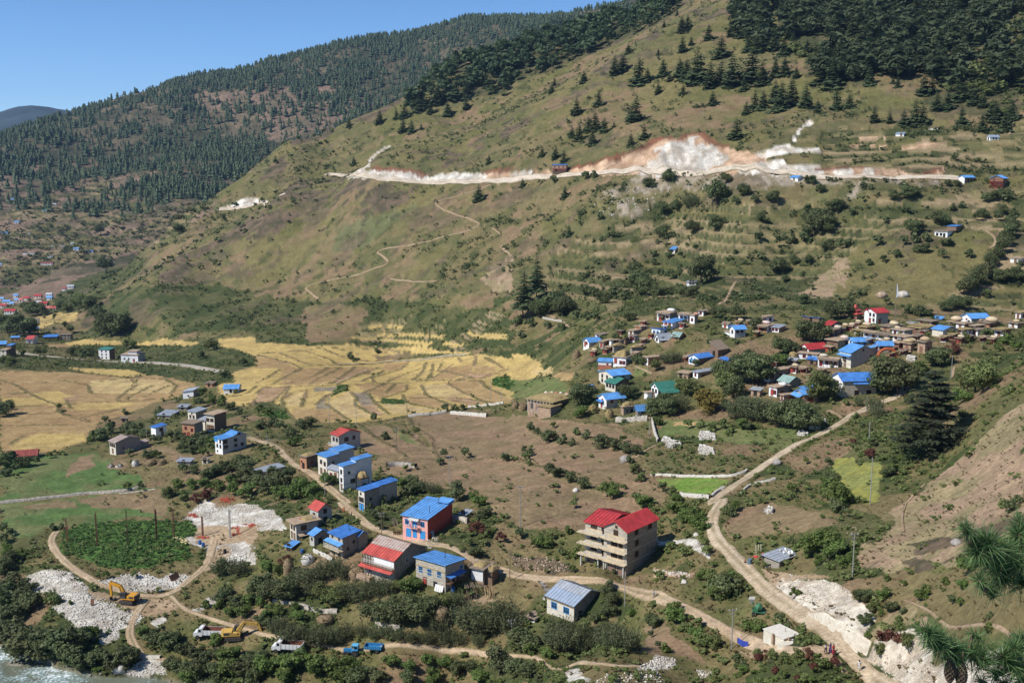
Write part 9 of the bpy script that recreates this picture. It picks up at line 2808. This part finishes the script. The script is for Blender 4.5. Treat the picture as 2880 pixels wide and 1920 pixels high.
person("person in red standing at the corner of the zinc shed", "C2125,520", 62, 150, cl("scarlet top", (.48, .05, .05)), cl("navy trousers", (.05, .06, .12)))
for _k, (_x, _y) in enumerate(((2072, 490), (2090, 488), (2108, 484))):
	_p = ground(*pts("C%d,%d" % (_x, _y))[0])
	_mb = MB()
	_mb.tube((0, 0, 0), (.12 * (_k - 1), .4, 2.3), .07, .06, 5)
	_o = _mb.build("leaning_pole", WALLS['cream'])
	_o.location = _p
	set_props(_o, ["left pale pole leaning beside the zinc shed", "middle pale pole leaning beside the zinc shed", "right pale pole leaning beside the zinc shed"][_k], "pole", "poles leaning beside the zinc shed")
_p = ground(*pts("C2070,495")[0])
_co, _fa = rock_arrays(33, 1, .4, .2)
_o = mesh_np("red_tarpaulin", _co * .7, _fa, [cl("scarlet top", (.48, .05, .05))], smooth_=True)
_o.location = _p
set_props(_o, "crumpled red tarpaulin at the foot of the pale poles", "tarpaulin")
# ------------------------------------------------------------------ the pine at the photographer's side
ML_NEEDLE = leaf_material("long pine needles", (.075, .150, .050), (.190, .290, .115), .05)
def near_pine():
	base = Vector((7.4, 9.6, 0))
	base.z = zat(base.x, base.y)
	root = thing("pine_tree", "long needled pine whose boughs reach in from the right edge, close by", "pine", base)
	mb = MB()
	for i in range(7):
		mb.tube((.05 * i, .04 * i, -.5 + 2.2 * i), (.05 * (i + 1), .04 * (i + 1), -.5 + 2.2 * (i + 1)), .17 - .018 * i, .17 - .018 * (i + 1), 8)
	mb.build("trunk", mat("pine bark", (.16, .10, .07), .95, .35, 8, .02), root)
	M_TWIG = mat("pine twig", (.17, .11, .075), .9, .3, 12)
	M_CONE = mat("pine cone scale", (.15, .10, .065), .9, .3, 14)
	rng = np.random.default_rng(3)
	def at(x, y, t):
		u, v = TILES['D'][0] + x / (2171 / 720), TILES['D'][1] + y / (2171 / 720)
		d = ray(u, v)
		return Vector((d[0] * t, d[1] * t, CAM_Z + d[2] * t)) - base
	boughs = [
		(at(2330, 560, 9.4), [(2130, 300, 9.3, .24, 1.0), (1990, 420, 9.2, .24, 1.0), (1850, 350, 9.0, .25, 1.2), (1665, 240, 8.9, .17, .7), (1760, 420, 9.0, .23, 1.0), (1905, 540, 9.1, .24, 1.1), (2060, 540, 9.2, .24, 1.1), (2150, 420, 9.3, .24, 1.0), (1990, 660, 9.2, .23, 1.0), (1790, 700, 9.0, .17, .6), (2140, 690, 9.3, .24, .9), (1880, 760, 9.1, .18, .6), (2120, 200, 9.4, .2, .7)]),
		(at(2360, 1360, 9.2), [(1330, 1120, 8.6, .2, .9), (1420, 1200, 8.7, .22, 1.2), (1560, 1260, 8.8, .21, 1.1), (1730, 1150, 8.9, .14, .5), (1690, 1300, 8.9, .22, 1.2), (1830, 1350, 8.9, .2, 1.0), (1980, 1330, 9.0, .23, 1.2), (2080, 1270, 9.0, .2, 1.0), (2140, 1180, 9.1, .17, .7), (2060, 1420, 9.0, .21, .9), (1560, 1350, 8.8, .17, .8), (1930, 1470, 9.0, .18, .6), (2150, 1420, 9.1, .2, .8)]),
		(at(2340, 1620, 9.2), [(1800, 1540, 9.0, .12, .4), (2000, 1560, 9.0, .15, .5), (2150, 1540, 9.1, .17, .6)])]
	for root_pt, cl_ in boughs:
		end = Vector((.3, .25, root_pt.z + .3))
		wood = MB()
		wood.tube(end, root_pt, .06, .035, 6)
		b = wood.build("bough", M_TWIG, root)
		tips = [at(x, y, t) for x, y, t, L, q in cl_]
		tw = MB()
		order = sorted(range(len(tips)), key=lambda i: (tips[i] - root_pt).length)
		done = [root_pt]
		for i in order:
			par = min(done, key=lambda d: (d - tips[i]).length)
			mid = par.lerp(tips[i], .5) - Vector((0, 0, .05))
			tw.path([par, mid, tips[i]], .014, 5)
			done.append(tips[i])
		tw.build("twig", M_TWIG, b)
		V, T = [], []
		for (x, y, t, L, q), tip in zip(cl_, tips):
			tip = np.array(tip)
			ax = np.array([-.55, -.1, .55]) + rng.normal(size=3) * .25
			ax /= np.linalg.norm(ax)
			for k in range(int(230 * q)):
				d = rng.normal(size=3) * .8 + ax * .55
				d /= np.linalg.norm(d)
				c = tip - ax * rng.random() * .10
				ll = L * (.62 + .36 * rng.random())
				e = c + d * ll + np.array([0, 0, -.12 * ll * (1.2 - d[2])])
				m_ = c + d * ll * .5 + np.array([0, 0, -.03 * ll])
				sd = np.cross(d, rng.normal(size=3))
				sd = sd / (np.linalg.norm(sd) + 1e-9) * .0027
				V += [c - sd, c + sd, m_ + sd, c - sd, m_ + sd, m_ - sd, m_ - sd, m_ + sd, e]
				T += [rng.random()] * 9
		set_props(foliage_obj("needles", np.array(V), np.array(T), ML_NEEDLE, b), kind="stuff")
	for x, y in ((1545, 1460), (1640, 1500)):
		c = at(x, y, 8.75)
		cone = MB()
		for k in range(11):
			t = k / 10
			r = .042 * math.sin(math.pi * (.12 + .8 * t)) + .006
			z = .095 - .19 * t
			for j in range(8):
				a = 6.283 * (j + .5 * (k % 2)) / 8
				d = Vector((math.cos(a), math.sin(a), -.35))
				p = c + Vector((0, 0, z))
				s = Vector((-math.sin(a), math.cos(a), 0)) * .013
				cone.hull([p + d * r * .3 - s, p + d * r * .3 + s, p + d * r + s * .7, p + d * r - s * .7], [p + d * r * .3 - s + Vector((0, 0, .012)), p + d * r * .3 + s + Vector((0, 0, .012)), p + d * r + s * .7 + Vector((0, 0, .012)), p + d * r - s * .7 + Vector((0, 0, .012))])
		cone.tube(c + Vector((0, 0, .2)), c + Vector((0, 0, -.09)), .006, .012, 5)
		set_props(cone.build("cone", M_CONE, root), kind="stuff")
near_pine()
# ------------------------------------------------------------------ the air between
_mb = MB()
_mb.box(-9000, 5200, -700, 12500, -110, 900)
_hz = _mb.build("haze", [])
_m = bpy.data.materials.new("thin blue air")
_m.use_nodes = True
_m.node_tree.nodes.clear()
_v = _m.node_tree.nodes.new("ShaderNodeVolumePrincipled")
_v.inputs["Color"].default_value = (.42, .66, 1, 1)
_v.inputs["Density"].default_value = HAZE
_v.inputs["Anisotropy"].default_value = .2
_o2 = _m.node_tree.nodes.new("ShaderNodeOutputMaterial")
_m.node_tree.links.new(_v.outputs[0], _o2.inputs["Volume"])
_hz.data.materials.append(_m)
set_props(_hz, kind="stuff")
